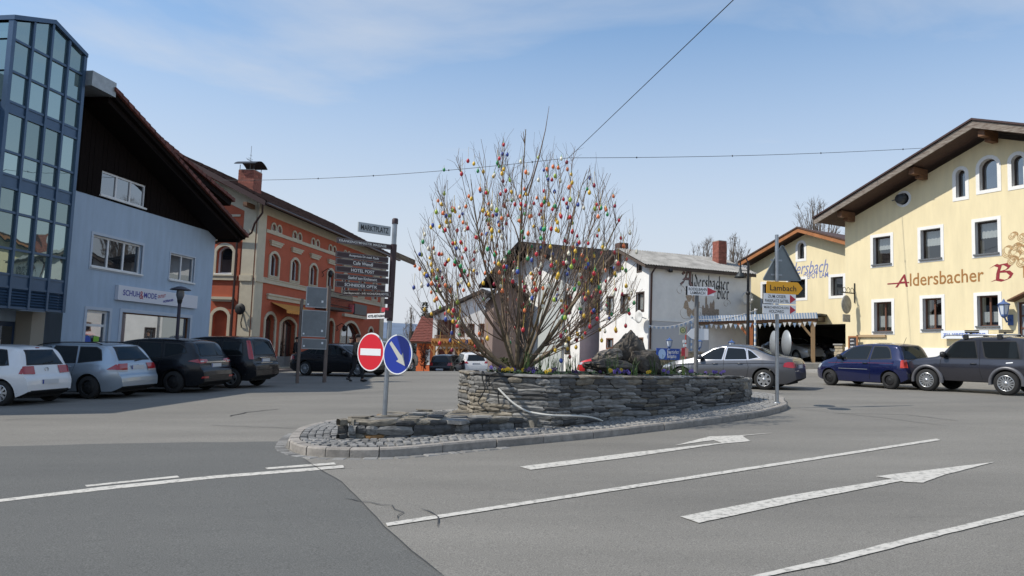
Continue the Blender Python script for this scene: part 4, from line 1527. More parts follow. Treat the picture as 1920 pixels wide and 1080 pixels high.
# plain painted decoration under the lettering: a small town silhouette and scrolls
dm = MB()
m_sep = mat('mural_sepia', (.36, .29, .23), .9, var=.4, vs=18)
rr = random.Random(12)
ms0, ms1 = E.uz(1318, 590), E.uz(1346, 590)
zg = E.uz(1330, 592)[1]
for k in range(11):
    u = ms0[0] + (ms1[0] - ms0[0]) * k / 10
    hgt = rr.uniform(.4, .9) + (.7 if k == 2 else 0) + (.4 if k in (6, 7) else 0)
    w = .07
    dm.add([(u - w, -.005 - .0006 * k, zg + rr.uniform(-.1, .1)), (u + w, -.005 - .0006 * k, zg + rr.uniform(-.1, .1)), (u + w, -.005 - .0006 * k, zg + hgt * .8), (u, -.005 - .0006 * k, zg + hgt), (u - w, -.005 - .0006 * k, zg + hgt * .8)], [(0, 1, 2, 3, 4)])
E.build('mural', dm, m_sep)
dm = MB()
uc, zc = E.uz(1297, 572)
for k in range(6):
    a = k * 1.05
    dm.add([(uc + .25 * math.cos(t * .9 + k) * (1 if t % 2 else .6) + .4 * math.cos(a), -.005 - .0006 * k, zc + .28 * math.sin(t * .9 + k) + .5 * math.sin(a)) for t in range(7)], [tuple(range(7))])
E.build('mural', dm, mat('mural_brown', (.44, .34, .25), .9, var=.5, vs=16))
def scroll(c, r, turns, sgn=1):
    p = []
    for t in range(int(16 * turns)):
        a = t * .4 * sgn
        rr_ = r * (1 - t / (16 * turns) * .85)
        p.append((c[0] + rr_ * math.cos(a), c[1] + rr_ * math.sin(a)))
    vs = []
    for u, z in p:
        vs += [(u, -.004, z), (u + .02, -.004, z + .02)]
    return MB().add(vs, [(2 * i, 2 * i + 2, 2 * i + 3, 2 * i + 1) for i in range(len(p) - 1)])
for px, py, r, s in ((1275, 545, .35, 1), (1284, 585, .5, -1), (1362, 570, .3, 1), (1310, 588, .45, 1)):
    E.build('scroll_ornament', scroll(E.uz(px, py), r, 1.2, s), m_sep)

m_orn = mat('ornament_ochre', (.45, .27, .12), .9, var=.5, vs=14)
f0 = Y.uz(1904, 470)
for k, (a, b, r, s) in enumerate(((-.12, .55, .2, 1), (.22, .5, .2, -1), (-.3, 0, .34, -1), (.32, 0, .34, 1), (0, .1, .2, 1), (-.16, -.45, .24, 1), (.18, -.5, .24, -1), (0, -.15, .42, 1))):
    for q in (0, .035, .07):
        om = scroll((f0[0] + a + q, f0[1] + b + q), r - q * .5, 1.3, s)
        om.v = [(x, y - .0007 * k, z) for x, y, z in om.v]
        Y.build('ornament', om, m_orn)

# ---------------------------------------------------------------- grey white gable house behind the bush
go = at(1086, 48)
gre = thing('gable_house', 'white gable house with dark tiled roof behind the bush', 'house', go, R(22))
G = Face(gre, go, 22)
G2 = Face(gre, go, -68, rz=R(-90))
zg_ = G.uz(1090, 503)[1]
ap = G2.uz(1004, 462)
gw2 = -ap[0] * 2
print('grey', zg_, ap)
gsl = (ap[1] - zg_) / (gw2 / 2)
Lg = 7.5
E_ = MB()
wall_mesh(E_, [(0, -4), (Lg, -4), (Lg, zg_ + .2), (0, zg_ + .2)], [], 0, .2)
m_side_shade = mat('shaded_side_render', (.40, .39, .40), .9, var=.08, vs=2)  # white render with the shade of this side put into its colour
G.build('wall', E_, m_side_shade)
hs = []
for xl, yt, yb, xr in ((1063, 554, 587, 1071), (1019, 565, 590, 1024), (1060, 640, 662, 1068), (1017, 640, 655, 1024)):
    hs.append(rectp(*G2.box4(xl, yt, yb, xr)))
mb = MB()
wall_mesh(mb, [(-gw2, -4), (0, -4), (0, zg_ + .2), (ap[0], ap[1] - .1), (-gw2, zg_ + .2)], hs, 0, .15)
G2.build('wall', mb, m_wht)
for h in hs:
    G2.window(h, .07, m_wdark, m_wdark, m_glass, nv=1, rec=.08, fw=.06)
q = G2.box4(1010, 535, 700, 1054)
G2.build('render_panel', MB().box(q[0], q[1], -.03, -.002, -3, q[3]), mat('grey_green_render', (.45, .48, .47), .9))
G2.build('rain_pipe', MB().tube([(q[1] + .3, -.08, -3), (q[1] + .3, -.08, q[3] + .6)], .07), m_galv)
mb = MB()
prism_u(mb, [(-.9, zg_ - .9 * gsl + .25), (gw2 / 2, ap[1] + .25), (gw2 + .9, zg_ - .9 * gsl + .25), (gw2 + .9, zg_ - .9 * gsl + .05), (gw2 / 2, ap[1] + .02), (-.9, zg_ - .9 * gsl + .05)], -1.3, Lg + .3)
G.build('roof', mb, m_soffit)
m_dtile = mat('dark_grey_roof_tile', (.062, .052, .048), .8, var=.45, vs=5)
tl = MB()
tile_field(tl, (-1.32, -.95, zg_ - .95 * gsl + .27), (Lg + 1.7, 0, 0), (0, gw2 / 2 + .95, ap[1] - zg_ + .95 * gsl), 30, 22, .05, .02, 8)
tag(G.build('roof_tiles', tl, m_dtile), kind='stuff')
G.build('verge_board', prism_u(MB(), [(-.95, zg_ - .95 * gsl + .3), (gw2 / 2, ap[1] + .32), (gw2 + .95, zg_ - .95 * gsl + .3), (gw2 + .95, zg_ - .95 * gsl - .05), (gw2 / 2, ap[1] - .05), (-.95, zg_ - .95 * gsl - .05)], -1.38, -1.31), m_soffit)
q = G.uz(1117, 525)
G.build('small_window', MB().box(q[0] - .35, q[0] + .35, -.03, -.002, q[1] - .35, q[1] + .35), m_wdark)
G.build('balcony_door', MB().box(G.uz(1112, 570)[0] - .35, G.uz(1112, 570)[0] + .5, -.03, -.002, G.uz(1112, 588)[1], G.uz(1112, 555)[1]), m_wdark)

# ---------------------------------------------------------------- background houses down the street
m_mauve = mat('mauve_brown_render', (.24, .175, .15), .92, var=.08, vs=2)
ho = at(922, 54)
br = thing('brown_house', 'plain mauve brown house wall behind the left side of the bush', 'house', ho, R(6))
H = Face(br, ho, 6)
u1, zt_ = H.uz(977, 560)
zt_ = H.uz(940, 560)[1]
mb = MB()
wall_mesh(mb, [(0, -5), (u1, -5), (u1, zt_ + .2), (u1 * .5, zt_ + 1.2), (0, zt_ + .2)], [], 0)
mb.add([(0, 9, -5), (0, 0, -5), (0, 0, zt_ + .2), (0, 9, zt_ + .2)], [(0, 1, 2, 3)])
H.build('wall', mb, m_mauve)
H.build('roof', MB().prism([(-.6, zt_ + .0), (u1 * .5, zt_ + 1.35), (u1 + .6, zt_), (u1 + .6, zt_ + .2), (u1 * .5, zt_ + 1.55), (-.6, zt_ + .2)], -.6, 9), m_dtile)

po = at(812, 76)
per = thing('pergola_house', 'white house with wooden balcony doors above a timber pergola', 'house', po, R(-14))
Pg = Face(per, po, -14)
ur_ = Pg.uz(940, 640)[0]
zep = Pg.uz(812, 592)[1]
zap = Pg.uz(890, 549)[1]
hs = []
q = Pg.box4(820, 601, 634, 852); hs.append((rectp(*q), 3))
for xl, xr in ((862, 870), (878, 888), (899, 907)):
    q = Pg.box4(xl, 608, 630, xr); hs.append((rectp(*q), 1))
q = Pg.box4(822, 655, 690, 846); hs.append((rectp(*q), 2))
q = Pg.box4(855, 655, 690, 930); hs.append((rectp(*q), 5))
mb = MB()
wall_mesh(mb, [(0, -5), (ur_ + 1, -5), (ur_ + 1, zep), ((ur_) * .72, zap), (0, zep)], [h[0] for h in hs], 0, .3)
Pg.build('wall', mb, m_wht)
for h, nv in hs:
    Pg.window(h, .08, m_wood, m_wood, m_glass, nv=nv, rec=.2, fw=.08)
Pg.build('roof', MB().prism([(-.9, zep - .2), (ur_ * .72, zap + .1), (ur_ + 2, zep + .3), (ur_ + 2, zep + .55), (ur_ * .72, zap + .4), (-.9, zep + .05)], -.5, 12), m_dtile)
q = Pg.box4(816, 628, 645, 852, .9)
bal = MB()
bal.box(q[0], q[1], -.95, -.9, q[3] - .1, q[3]).box(q[0], q[1], -.95, -.9, q[2], q[2] + .08)
for k in range(14):
    u = q[0] + (q[1] - q[0]) * k / 13
    bal.box(u - .05, u + .05, -.94, -.91, q[2], q[3])
Pg.build('balcony', bal, m_wood)
Pg.build('white_pilaster', MB().box(-.05, .4, -.3, -.001, Pg.uz(812, 640)[1], zep), m_trimw)
# the pergola
m_larch = mat('larch_timber', (.42, .20, .06), .6, var=.25, vs=3)
g0 = Pg.uz(810, 640, 2.6); g1 = Pg.uz(938, 640, 2.6)
zp0 = Pg.uz(812, 646, 2.6)[1]
zgd = -2.6
pe = thing('pergola', 'orange brown timber pergola in front of the white house down the street', 'pergola', po, R(-14))
MB().box(g0[0], g1[0], -2.7, -2.55, zp0 - .15, zp0 + .15).build('front_beam', m_larch, pe)
MB().box(g0[0], g1[0], -.2, -.05, zp0 - .15, zp0 + .15).build('rear_beam', m_larch, pe)
for k in range(22):
    u = g0[0] + .1 + (g1[0] - g0[0] - .2) * k / 21
    MB().box(u - .05, u + .05, -3.0, -.1, zp0 + .155, zp0 + .38).build('rafter', m_larch, pe)
for k in range(6):
    u = g0[0] + .3 + (g1[0] - g0[0] - .6) * k / 5
    MB().box(u - .1, u + .1, -2.72, -2.54, zgd - 3, zp0 - .155).build('post', m_larch, pe)
    MB().bar((u, -2.63, zp0 - .9), (u + .55, -2.63, zp0 - .16), .1).bar((u, -2.63, zp0 - .9), (u - .55, -2.63, zp0 - .16), .1).build('brace', m_larch, pe)
MB().box(g0[0], g1[0], -2.76, -2.71, zp0 + .2, zp0 + .62).build('sign_board', m_larch, pe)

so = at(781, 84)
sm = thing('small_orange_house', 'small orange house with red tiled roof beside the keep right sign', 'house', so, R(-12))
S_ = Face(sm, so, -12)
us = S_.uz(816, 640)[0]
zes = S_.uz(783, 634)[1]
zrs = S_.uz(790, 592)[1]
m_or2 = mat('bright_orange_render', (.72, .17, .055), .9, var=.06, vs=2)
mb = MB()
u_c = S_.uz(797, 640)[0]
wall_mesh(mb, [(0, -5), (us, -5), (us, zes), (0, zes)], [], 0)
mb.add([(0, 6, -5), (0, 0, -5), (0, 0, zes), (0, 3, zrs), (0, 6, zes)], [(0, 1, 2, 3, 4)])
S_.build('wall', mb, m_or2)
q = S_.box4(799, 655, 684, 806); S_.build('door', MB().box(q[0], q[1], -.03, -.002, q[2], q[3]), m_trimw)
q = S_.box4(781, 632, 640, 797); S_.build('white_band', MB().box(q[0], q[1], -.03, -.002, q[2], q[3]), m_trimw)
mb = MB()
prism_u(mb, [(-.7, zes - .4), (3, zrs), (6.7, zes - .4), (6.7, zes - .6), (3, zrs - .2), (-.7, zes - .6)], -.6, us + .5)
S_.build('roof', mb, m_wood)
m_rtile = mat('bright_red_roof_tile', (.17, .045, .03), .75, var=.35, vs=5)
tl = MB()
tile_field(tl, (-.62, -.75, zes - .4), (us + 1.1, 0, 0), (0, 3.75, zrs - zes + .45), 14, 16, .05, .02, 9)
tag(S_.build('roof_tiles', tl, m_rtile), kind='stuff')

# ---------------------------------------------------------------- raised pavement, biergarten wall, carport
def block(name, pts, z0, z1, m, label):
    n = len(pts)
    mb = MB()
    vs = [(p[0], p[1], plane_z(p[0], p[1]) + z0) for p in pts] + [(p[0], p[1], plane_z(p[0], p[1]) + z1) for p in pts]
    mb.add(vs, [tuple(range(n, 2 * n))] + [(i, (i + 1) % n, n + (i + 1) % n, n + i) for i in range(n)])
    return tag(mb.build(name, m), label, kind='structure')
m_pave = mat('light_grey_paving', (.30, .29, .27), .9, var=.15, vs=3)
c0, c1 = at(1380, 41.0), at(1572, 40.5)
block('pavement', [(c0.x - 6, c0.y - .6), (c0.x, c0.y), (c1.x, c1.y), (c1.x + 1, c1.y + 3), (c1.x + 3, c1.y + 12), (c0.x - 4, c0.y + 12)], -.5, .30, m_pave, 'raised pavement under the carport')
k0 = at(1590, 34.2)
block('pavement', [tuple((yo + Y.X * a + Y.n * b)[:2]) for a, b in ((-1.5, 1.6), (14, 1.6), (14, -.2), (-1.5, -.2))], -.4, .12, m_pave, 'narrow pavement along the yellow guesthouse')
kl = [A.O + A.X * a + A.n * b for a, b in ((-2, 2.2), (22, 2.2), (22, -.1), (-2, -.1))]
mbp = MB()
for i in range(24):
    a0, a1 = -2 + i, -1 + i
    ps = [A.O + A.X * a + A.n * b for a, b in ((a0, 2.2), (a1, 2.2), (a1, -.1), (a0, -.1))]
    zz = [gz(p.x, p.y) + .12 for p in ps]
    mbp.add([(p.x, p.y, z) for p, z in zip(ps, zz)], [(3, 2, 1, 0)])
    mbp.add([(ps[0].x, ps[0].y, zz[0]), (ps[1].x, ps[1].y, zz[1]), (ps[1].x, ps[1].y, zz[1] - .3), (ps[0].x, ps[0].y, zz[0] - .3)], [(0, 1, 2, 3)])
tag(mbp.build('pavement', mat('red_grey_paving', (.19, .155, .14), .9, var=.2, vs=6)), 'paved footway in front of the orange house', kind='structure')

# stone garden wall
w0, w1 = at(1214, 39), at(1412, 39.6)
wd = (w1 - w0); wd.z = 0
wl = wd.length; wang = math.atan2(wd.y, wd.x)
gwall = thing('garden_wall', 'low sandstone beer garden wall with grey capping behind the silver saloon', 'wall', w0, wang)
wz0 = (pt(1220, 655, 39).z - w0.z); 
MB().box(0, wl, .03, .35, -.6, wz0 - .08).build('wall', m_mort, gwall)
cap = MB()
MB().box(-.05, wl + .05, -.06, .42, wz0 - .08, wz0).build('coping', mat('grey_coping', (.30, .29, .27), .9), gwall)
rr = random.Random(21)
z = -.3
while z < wz0 - .1:
    hh_ = min(rr.uniform(.15, .24), wz0 - .09 - z)
    if hh_ < .05:
        break
    u = 0
    while u < wl:
        w = min(rr.uniform(.22, .5), wl - u)
        if w > .06:
            j = lambda: rr.uniform(-.015, .015)
            m = MB().add([(u + .01 + j(), 0 + j(), z + .01 + j()), (u + w - .01 + j(), j(), z + .01 + j()), (u + w - .01 + j(), j(), z + hh_ - .01 + j()), (u + .01 + j(), j(), z + hh_ - .01 + j()), (u + .0, .05, z), (u + w, .05, z), (u + w, .05, z + hh_), (u, .05, z + hh_)], [(0, 1, 2, 3), (0, 4, 5, 1), (1, 5, 6, 2), (2, 6, 7, 3), (3, 7, 4, 0)])
            m.build('stone', m_sand, gwall)
        u += w
    z += hh_
# beer garden sign on the wall
q0, q1 = pt(1231, 652, 38.9), pt(1274, 652, 38.9)
bs_ = thing('beer_garden_sign', 'blue sign with white blackletter words on the sandstone garden wall', 'sign', w0, wang)
Fw = Face(bs_, w0, math.degrees(wang))
q = Fw.box4(1231, 652.5, 674, 1274.5, .08)
MB().box(q[0], q[1], -.1, -.015, q[2], q[3]).build('board', mat('sign_royal_blue', (.02, .075, .36), .45), bs_)
hb_ = q[3] - q[2]
MB().add([(q[0] + .3 + .2 * math.cos(t * .4), -.104, (q[2] + q[3]) / 2 + .27 * math.sin(t * .4)) for t in range(16)], [tuple(reversed(range(16)))]).build('emblem', mat('pale_blue_emblem', (.35, .5, .75), .5), bs_)
m_wl = mat('lettering_white', (.8, .8, .8), .5)
blackletter('Bayerischer', m_wl, bs_, (q[0] + .56, -.104, q[2] + hb_ * .56), UP, hb_ * .34, w=q[1] - q[0] - .62, nib=.2)
blackletter('Biergarten', m_wl, bs_, (q[0] + .56, -.104, q[2] + hb_ * .17), UP, hb_ * .34, w=q[1] - q[0] - .75, nib=.2)
for px, py, l in ((1255, 650, 'first'), (1311, 652, 'hid'), (1372, 648, 'last')):
    b = pt(px, py, 39.2)
    lab = {'first': 'blue lantern standing on the garden wall above the blue sign', 'hid': 'blue lantern on the garden wall behind the white back of the signs', 'last': 'blue lantern on the garden wall above the silver saloon roof'}[l]
    la = thing('wall_lantern', lab, 'lantern', (b.x, b.y, w0.z + wz0 + (b.z - w0.z - wz0) * 0), 0, 'lanterns on the garden wall')
    mb = MB(); lantern_mesh(mb, (0, 0, .36), .95)
    o_ = mb.build('lamp_head', [m_bluelamp, m_lampglass], la)
    MB().tube([(0, 0, -.005), (0, 0, .12)], .03, 6).lathe([(.07, 0), (.07, .03), (.02, .05)], 8).build('stem', m_bluelamp, la)

# carport
m_stripe = None
cpo = at(1292, 43.5)
cpe = at(1530, 42.0)
cpd = cpe - cpo; cpd.z = 0
ca = math.atan2(cpd.y, cpd.x)
cl = cpd.length
car_ = thing('carport', 'timber carport with blue and white striped eaves in front of the depot', 'carport', cpo, ca)
Cf = Face(car_, cpo, math.degrees(ca))
z0_ = Cf.uz(1293, 599)[1]; z1_ = Cf.uz(1530, 592)[1]
MB().add([(-.2, -.3, z0_ + .12), (cl + .2, -.3, z1_ + .12), (cl + 2.6, 5, z1_ + .25), (-.2, 5, z0_ + .3), (-.2, -.3, z0_ + .02), (cl + .2, -.3, z1_ + .02), (cl + 2.6, 5, z1_ + .1), (-.2, 5, z0_ + .2)], [(0, 1, 2, 3), (4, 7, 6, 5), (0, 4, 5, 1), (1, 5, 6, 2), (2, 6, 7, 3), (3, 7, 4, 0)]).build('roof', mat('dark_roof_felt', (.07, .07, .075), .8), car_)
mw_, mbl_ = mat('pennant_white', (.75, .75, .75), .7), mat('pennant_blue', (.30, .42, .60), .7)
n = 96
for col, off in ((mw_, 0), (mbl_, 1)):
    m = MB()
    for i in range(off, n, 2):
        a, b = cl * i / n, cl * (i + 1) / n
        za, zb_ = z0_ + (z1_ - z0_) * i / n, z0_ + (z1_ - z0_) * (i + 1) / n
        m.add([(a + .05, -.32, za - .16), (b + .05, -.32, zb_ - .16), (b, -.32, zb_ + .17), (a, -.32, za + .17)], [(0, 1, 2, 3)])
    m.build('striped_valance', col, car_)
MB().bar((0, -.2, z0_ - .22), (cl, -.2, z1_ - .22), .14, .2).build('front_beam', m_wood, car_)
MB().bar((cl, -.2, z1_ - .2), (cl + 2.4, 4.8, z1_ - .1), .14, .24).build('side_beam', m_wdark, car_)
pn = MB(); pn2 = MB()
for i in range(26):
    a = cl * (i + .2) / 26
    za = z0_ + (z1_ - z0_) * i / 26 - .30 - .1 * abs(math.sin(i * .8))
    MB().add([(a, -.34, za), (a + .2, -.34, za), (a + .1, -.34, za - .26)], [(0, 1, 2)]).build('pennant', mw_ if i % 3 else mbl_, car_)
def cpu(px):
    return Cf.uz(px, 640)[0]
for px, m, w in ((1407.5, mat('orange_post', (.42, .14, .05), .6), .2), (1523, mat('pale_post', (.30, .20, .11), .7), .2)):
    u = cpu(px)
    zt_p = z0_ + (z1_ - z0_) * u / cl - .33
    MB().box(u - w / 2, u + w / 2, -.3, -.1, -.6, zt_p).build('post', m, car_)
    MB().bar((u, -.2, zt_p - .95), (u - .75, -.2, zt_p - .02), .12).build('brace', m, car_)
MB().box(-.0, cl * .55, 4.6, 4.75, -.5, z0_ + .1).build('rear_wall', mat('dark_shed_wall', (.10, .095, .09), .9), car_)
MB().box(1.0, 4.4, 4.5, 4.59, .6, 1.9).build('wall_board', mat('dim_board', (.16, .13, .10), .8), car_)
# striped poles at the carport
for px, lab in ((1296, 'blue and white striped pole at the left end of the carport'), (1414, 'blue and white striped pole beside the orange carport post')):
    u = cpu(px)
    p = cpo + Cf.X * u + Cf.n * .55
    ztp = Cf.uz(px, 590 if px < 1300 else 577, .55)[1]
    sp = thing('striped_pole', lab, 'pole', p, ca)
    for col, o_ in ((mw_, 0), (mbl_, 1)):
        m = MB()
        k = int((ztp + .2) / .16)
        for i in range(o_, k, 2):
            m.lathe([(.055, -.2 + i * .16), (.055, -.2 + (i + 1) * .16)], 8)
        m.build('painted_band', col, sp)
# garland of little flags from the white house to the poles
gl = MB(); flg = []
P0, P1, P2 = pt(1216, 610, 41.5), pt(1300, 598, 42.2), pt(1420, 580, 42.2)
for a, b in ((P0, P1), (P1, P2)):
    for i in range(20):
        t = i / 20
        p = a.lerp(b, t); p.z -= .9 * t * (1 - t)
        p2 = a.lerp(b, (i + 1) / 20); p2.z -= .9 * (i + 1) / 20 * (1 - (i + 1) / 20)
        gl.tube([p, p2], .012, 4, cap=False)
        flg.append((p, i % 2))
fg = thing('flag_garland', 'sagging garland of small blue and white flags on the white house', 'garland', P0)
gl.v = [tuple(V(v) - P0) for v in gl.v]
gl.build('cord', mw_, fg)
for p, c in flg:
    MB().add([(0, 0, 0), (.14, .03, .02), (.07, .02, -.16)], [(0, 1, 2)]).build('flag', mw_ if c else mbl_, fg, p - P0)
# stone gate post beside the guesthouse corner
gp_ = at(1578, 37.4)
gpo = thing('gate_post', 'short sandstone gate post left of the menu board', 'post', gp_, R(-62))
zt_p = hh(637, 680, 37.4)
rr = random.Random(5)
z = -.1
while z < 1.25:
    h_ = rr.uniform(.14, .22)
    MB().box(-.24 + rr.uniform(-.02, .02), .22, -.22 + rr.uniform(-.02, .02), .22, z, z + h_ - .012).build('stone', m_sand, gpo)
    z += h_
MB().box(-.28, .28, -.28, .28, z, z + .07).build('cap', m_pave, gpo)
# ---------------------------------------------------------------- plain neighbours beyond the frame that the panes mirror
# ================================================================== TRAFFIC ISLAND, PLANTER, BUSH
def catmull(pts, n=8, closed=True):
    res = []
    m = len(pts)
    rng = range(m) if closed else range(m - 1)
    for i in rng:
        p0 = pts[(i - 1) % m] if closed or i > 0 else pts[0]
        p1, p2 = pts[i], pts[(i + 1) % m]
        p3 = pts[(i + 2) % m] if closed or i + 2 < m else pts[-1]
        for k in range(n):
            t = k / n
            res.append(.5 * ((2 * p1) + (p2 - p0) * t + (2 * p0 - 5 * p1 + 4 * p2 - p3) * t * t + (3 * p1 - p0 - 3 * p2 + p3) * t ** 3))
    if not closed:
        res.append(pts[-1])
    return res


def xy(p):
    return V((p.x, p.y, 0))


def resample(pts, step, closed=True):
    pp = pts + [pts[0]] if closed else pts
    res = [pp[0].copy()]
    acc = 0
    for a, b in zip(pp[:-1], pp[1:]):
        l = (b - a).length
        while acc + l >= step and l > 1e-9:
            t = (step - acc) / l
            a = a.lerp(b, t)
            res.append(a.copy())
            l = (b - a).length
            acc = 0
        acc += l
    return res


K = [xy(gp(*q)) for q in ((541, 836), (552, 847), (585, 855), (645, 858), (742, 856.5), (845, 847), (975, 835), (1132, 820), (1297, 800.5), (1400, 786), (1450, 776.5), (1476, 767))]
K += [V((6.75, 18.2, 0)), V((7.2, 19.6, 0)), V((7.2, 20.9, 0)), V((6.4, 21.4, 0)), V((5, 20.9, 0)), V((1.5, 18.6, 0)), V((-1, 16.2, 0))]
K += [xy(gp(*q)) for q in ((650, 796), (598, 804), (558, 816))]
KO = catmull(K, 10)                     # clockwise? -> make sure inward normal is known
ar = sum(KO[i].x * KO[(i + 1) % len(KO)].y - KO[(i + 1) % len(KO)].x * KO[i].y for i in range(len(KO)))
if ar < 0:
    KO.reverse()
KO = resample(KO, .05)
NK = len(KO)


def knorm(i):
    d = (KO[(i + 3) % NK] - KO[(i - 3) % NK]).normalized()
    return V((-d.y, d.x, 0))


def off(i, d):
    return KO[i % NK] + knorm(i % NK) * d


isl = thing('traffic_island', 'cobbled traffic island with granite kerb in the middle of the square', 'traffic island', (KO[0].x, KO[0].y, plane_z(KO[0].x, KO[0].y)))
IO = V(isl.location)
m_kerb = mat('granite_kerb', (.29, .265, .235), .85, var=.3, vs=7, bump=.4, bs=50, rand=.12, vdet=8)
m_sett = mat('granite_setts', (.215, .21, .20), .85, var=.3, vs=12, bump=.3, bs=60, rand=.28)
m_joint = mat('sandy_joint', (.085, .078, .068), .95, var=.4, vs=9)


def poly_surface(name, pts, zf, m, parent=None, org=V((0, 0, 0))):
    loops = [[V((p.x, p.y, 0)) for p in pts]]
    fs = []
    for t in geometry.tessellate_polygon(loops):
        a, b, c = (loops[0][i] for i in t)
        fs.append(t if (b - a).cross(c - a).z > 0 else (t[0], t[2], t[1]))
    return MB().add([V((p.x, p.y, zf(p.x, p.y))) - org for p in pts], fs).build(name, m, parent)


poly_surface('bed', [off(i, .12) for i in range(0, NK, 3)], lambda x, y: plane_z(x, y) + .095, m_joint, isl, IO)
# kerbstones
rr = random.Random(31)
i = 0
tipx = gp(700, 857).x
while i < NK:
    p = KO[i]
    ln_ = rr.uniform(.34, .5) if p.x < tipx else rr.uniform(.85, 1.05)
    n = max(4, int(ln_ / .05))
    n = min(n, NK - i)
    if n < 3:
        break
    vs = []
    js = rr.uniform(-.008, .008)
    for k in range(n + 1):
        kk = i + k
        e = .007 if k == 0 else (-.007 if k == n else 0)
        t = V((knorm(kk % NK).y, -knorm(kk % NK).x, 0)) * -e
        for d, z in ((.0 + js, -.1), (.0 + js, .10), (.018 + js, .122 + js * .4), (.15, .122 + js * .4), (.15, .0)):
            q = off(kk, d) - t * 1
            vs.append(V((q.x, q.y, plane_z(q.x, q.y) + z)) - IO)
    fs = []
    for k in range(n):
        for c in range(4):
            fs.append((k * 5 + c, (k + 1) * 5 + c, (k + 1) * 5 + c + 1, k * 5 + c + 1))
    fs += [(0, 1, 2, 3, 4), tuple(reversed([n * 5 + c for c in range(5)]))]
    m = MB().add(vs, [tuple(reversed(f)) for f in fs])
    m.build('kerbstone', m_kerb, isl)
    i += n

# planter outline
pfront = [xy(gp(874, 763, .35)), V((-.66, 13.25, 0)), V((-.25, 12.88, 0)), V((.3, 12.66, 0)), V((.95, 12.66, 0)), xy(gp(1135, 789, .13)), xy(gp(1215, 781, .13)), xy(gp(1300, 769, .13)), xy(gp(1368, 758, .13)), xy(gp(1396, 753, .13))]
pback = [V((6.0, 18.6, 0)), V((5.0, 19.5, 0)), V((3.4, 19.0, 0)), V((1.2, 17.2, 0)), V((-.3, 15.6, 0)), V((-.95, 14.4, 0))]
PF = catmull(pfront, 6, False)
PB = catmull([pfront[-1]] + pback + [pfront[0]], 6, False)
PP = PF + PB[1:-1]
PZ = plane_z(pfront[0].x, pfront[0].y) + 1.02
# low wall
LZ = plane_z(gp(645, 820).x, gp(645, 820).y) + .43
lfront = [xy(gp(645, 812, .2)), xy(gp(655, 821, .13)), xy(gp(700, 822, .13)), xy(gp(800, 818, .13)), xy(gp(900, 809, .13)), xy(gp(1000, 799.5, .13)), xy(gp(1080, 792, .13)), xy(gp(1128, 787, .13))]
lback = [xy(gp(1000, 772, .4)), xy(gp(872, 758, .43)), xy(gp(800, 760, .43)), xy(gp(750, 764, .43)), xy(gp(700, 773, .43)), xy(gp(655, 784, .43))]
LF = catmull(lfront, 5, False)
LP = LF + lback

# setts: individual stones nearest the camera, the rest joined
def sett_mesh(seed, m):
    r = random.Random(seed)
    j = lambda a=.06: r.uniform(-a, a)
    b = [(-.5, -.5), (.5, -.5), (.5, .5), (-.5, .5)]
    b = [(x + j(), y + j()) for x, y in b]
    vs = [(x, y, -.5) for x, y in b] + [(x, y, .30) for x, y in b] + [(x * .86, y * .86, .5 + j(.05)) for x, y in b]
    fs = [(0, 1, 5, 4), (1, 2, 6, 5), (2, 3, 7, 6), (3, 0, 4, 7), (4, 5, 9, 8), (5, 6, 10, 9), (6, 7, 11, 10), (7, 4, 8, 11), (8, 9, 10, 11)]
    me = bpy.data.meshes.new('sett')
    me.from_pydata(vs, [], fs)
    me.materials.append(m)
    return me, vs, fs


SV = [sett_mesh(s, m_sett) for s in range(6)]
setts = []
rr = random.Random(41)
coarse = KO[::4]
def dist_k(p):
    return min((p - q).length for q in coarse)
for row in range(11):
    d = .215 + row * .112
    i = 0.0
    prev = None
    acc = 0
    tgt = rr.uniform(.0, .1)
    last = off(0, d)
    for i in range(0, NK):
        p = off(i, d)
        acc += (p - last).length
        last = p
        if acc < .118:
            continue
        acc = 0
        if inside(p, PP) or inside(p, LP):
            continue
        if row > 2 and dist_k(p) < d - .06:
            continue
        if p.y > 17 and p.x < 5:
            continue
        n = knorm(i)
        setts.append((p + V((rr.uniform(-.008, .008), rr.uniform(-.008, .008), 0)), math.atan2(-n.x, n.y), rr.uniform(.094, .108), rr.uniform(.094, .106), rr.randrange(6), plane_z(p.x, p.y) + .10 + rr.uniform(-.006, .006)))
# gutter setts round the tip
gut = []
i0 = min(range(NK), key=lambda i: (KO[i] - xy(gp(560, 815))).length)
i1 = min(range(NK), key=lambda i: (KO[i] - xy(gp(930, 834))).length)
i = i0
while True:
    p = off(i, -.115)
    n = knorm(i)
    gut.append((p, math.atan2(-n.x, n.y), rr.uniform(.178, .192), .17, rr.randrange(6), plane_z(p.x, p.y) - .027 + rr.uniform(-.004, .004)))
    i = (i + 4) % NK if off(i, -.115).x < tipx + 5 else i + 4
    if (i - i0) % NK > (i1 - i0) % NK or len(gut) > 120:
        break
print('setts', len(setts), 'gutter', len(gut))
near = sorted(setts, key=lambda s: (s[0] - xy(CAM)).length)
ind, rest = near[:300 - len(gut)], near[300 - len(gut):]
for lst in (ind, gut):
    for p, a, w, l, v, z in lst:
        o = link('sett', SV[v][0], isl, V((p.x, p.y, z)) - IO, a)
        o.scale = (w, l, .07)
mb = MB()
for p, a, w, l, v, z in rest:
    ca_, sa_ = math.cos(a), math.sin(a)
    mb.add([V((p.x + (x * w) * ca_ - (y * l) * sa_, p.y + (x * w) * sa_ + (y * l) * ca_, z + h * .07)) - IO for x, y, h in SV[v][1]], SV[v][2])
tag(mb.build('small_setts', m_sett, isl), kind='stuff')

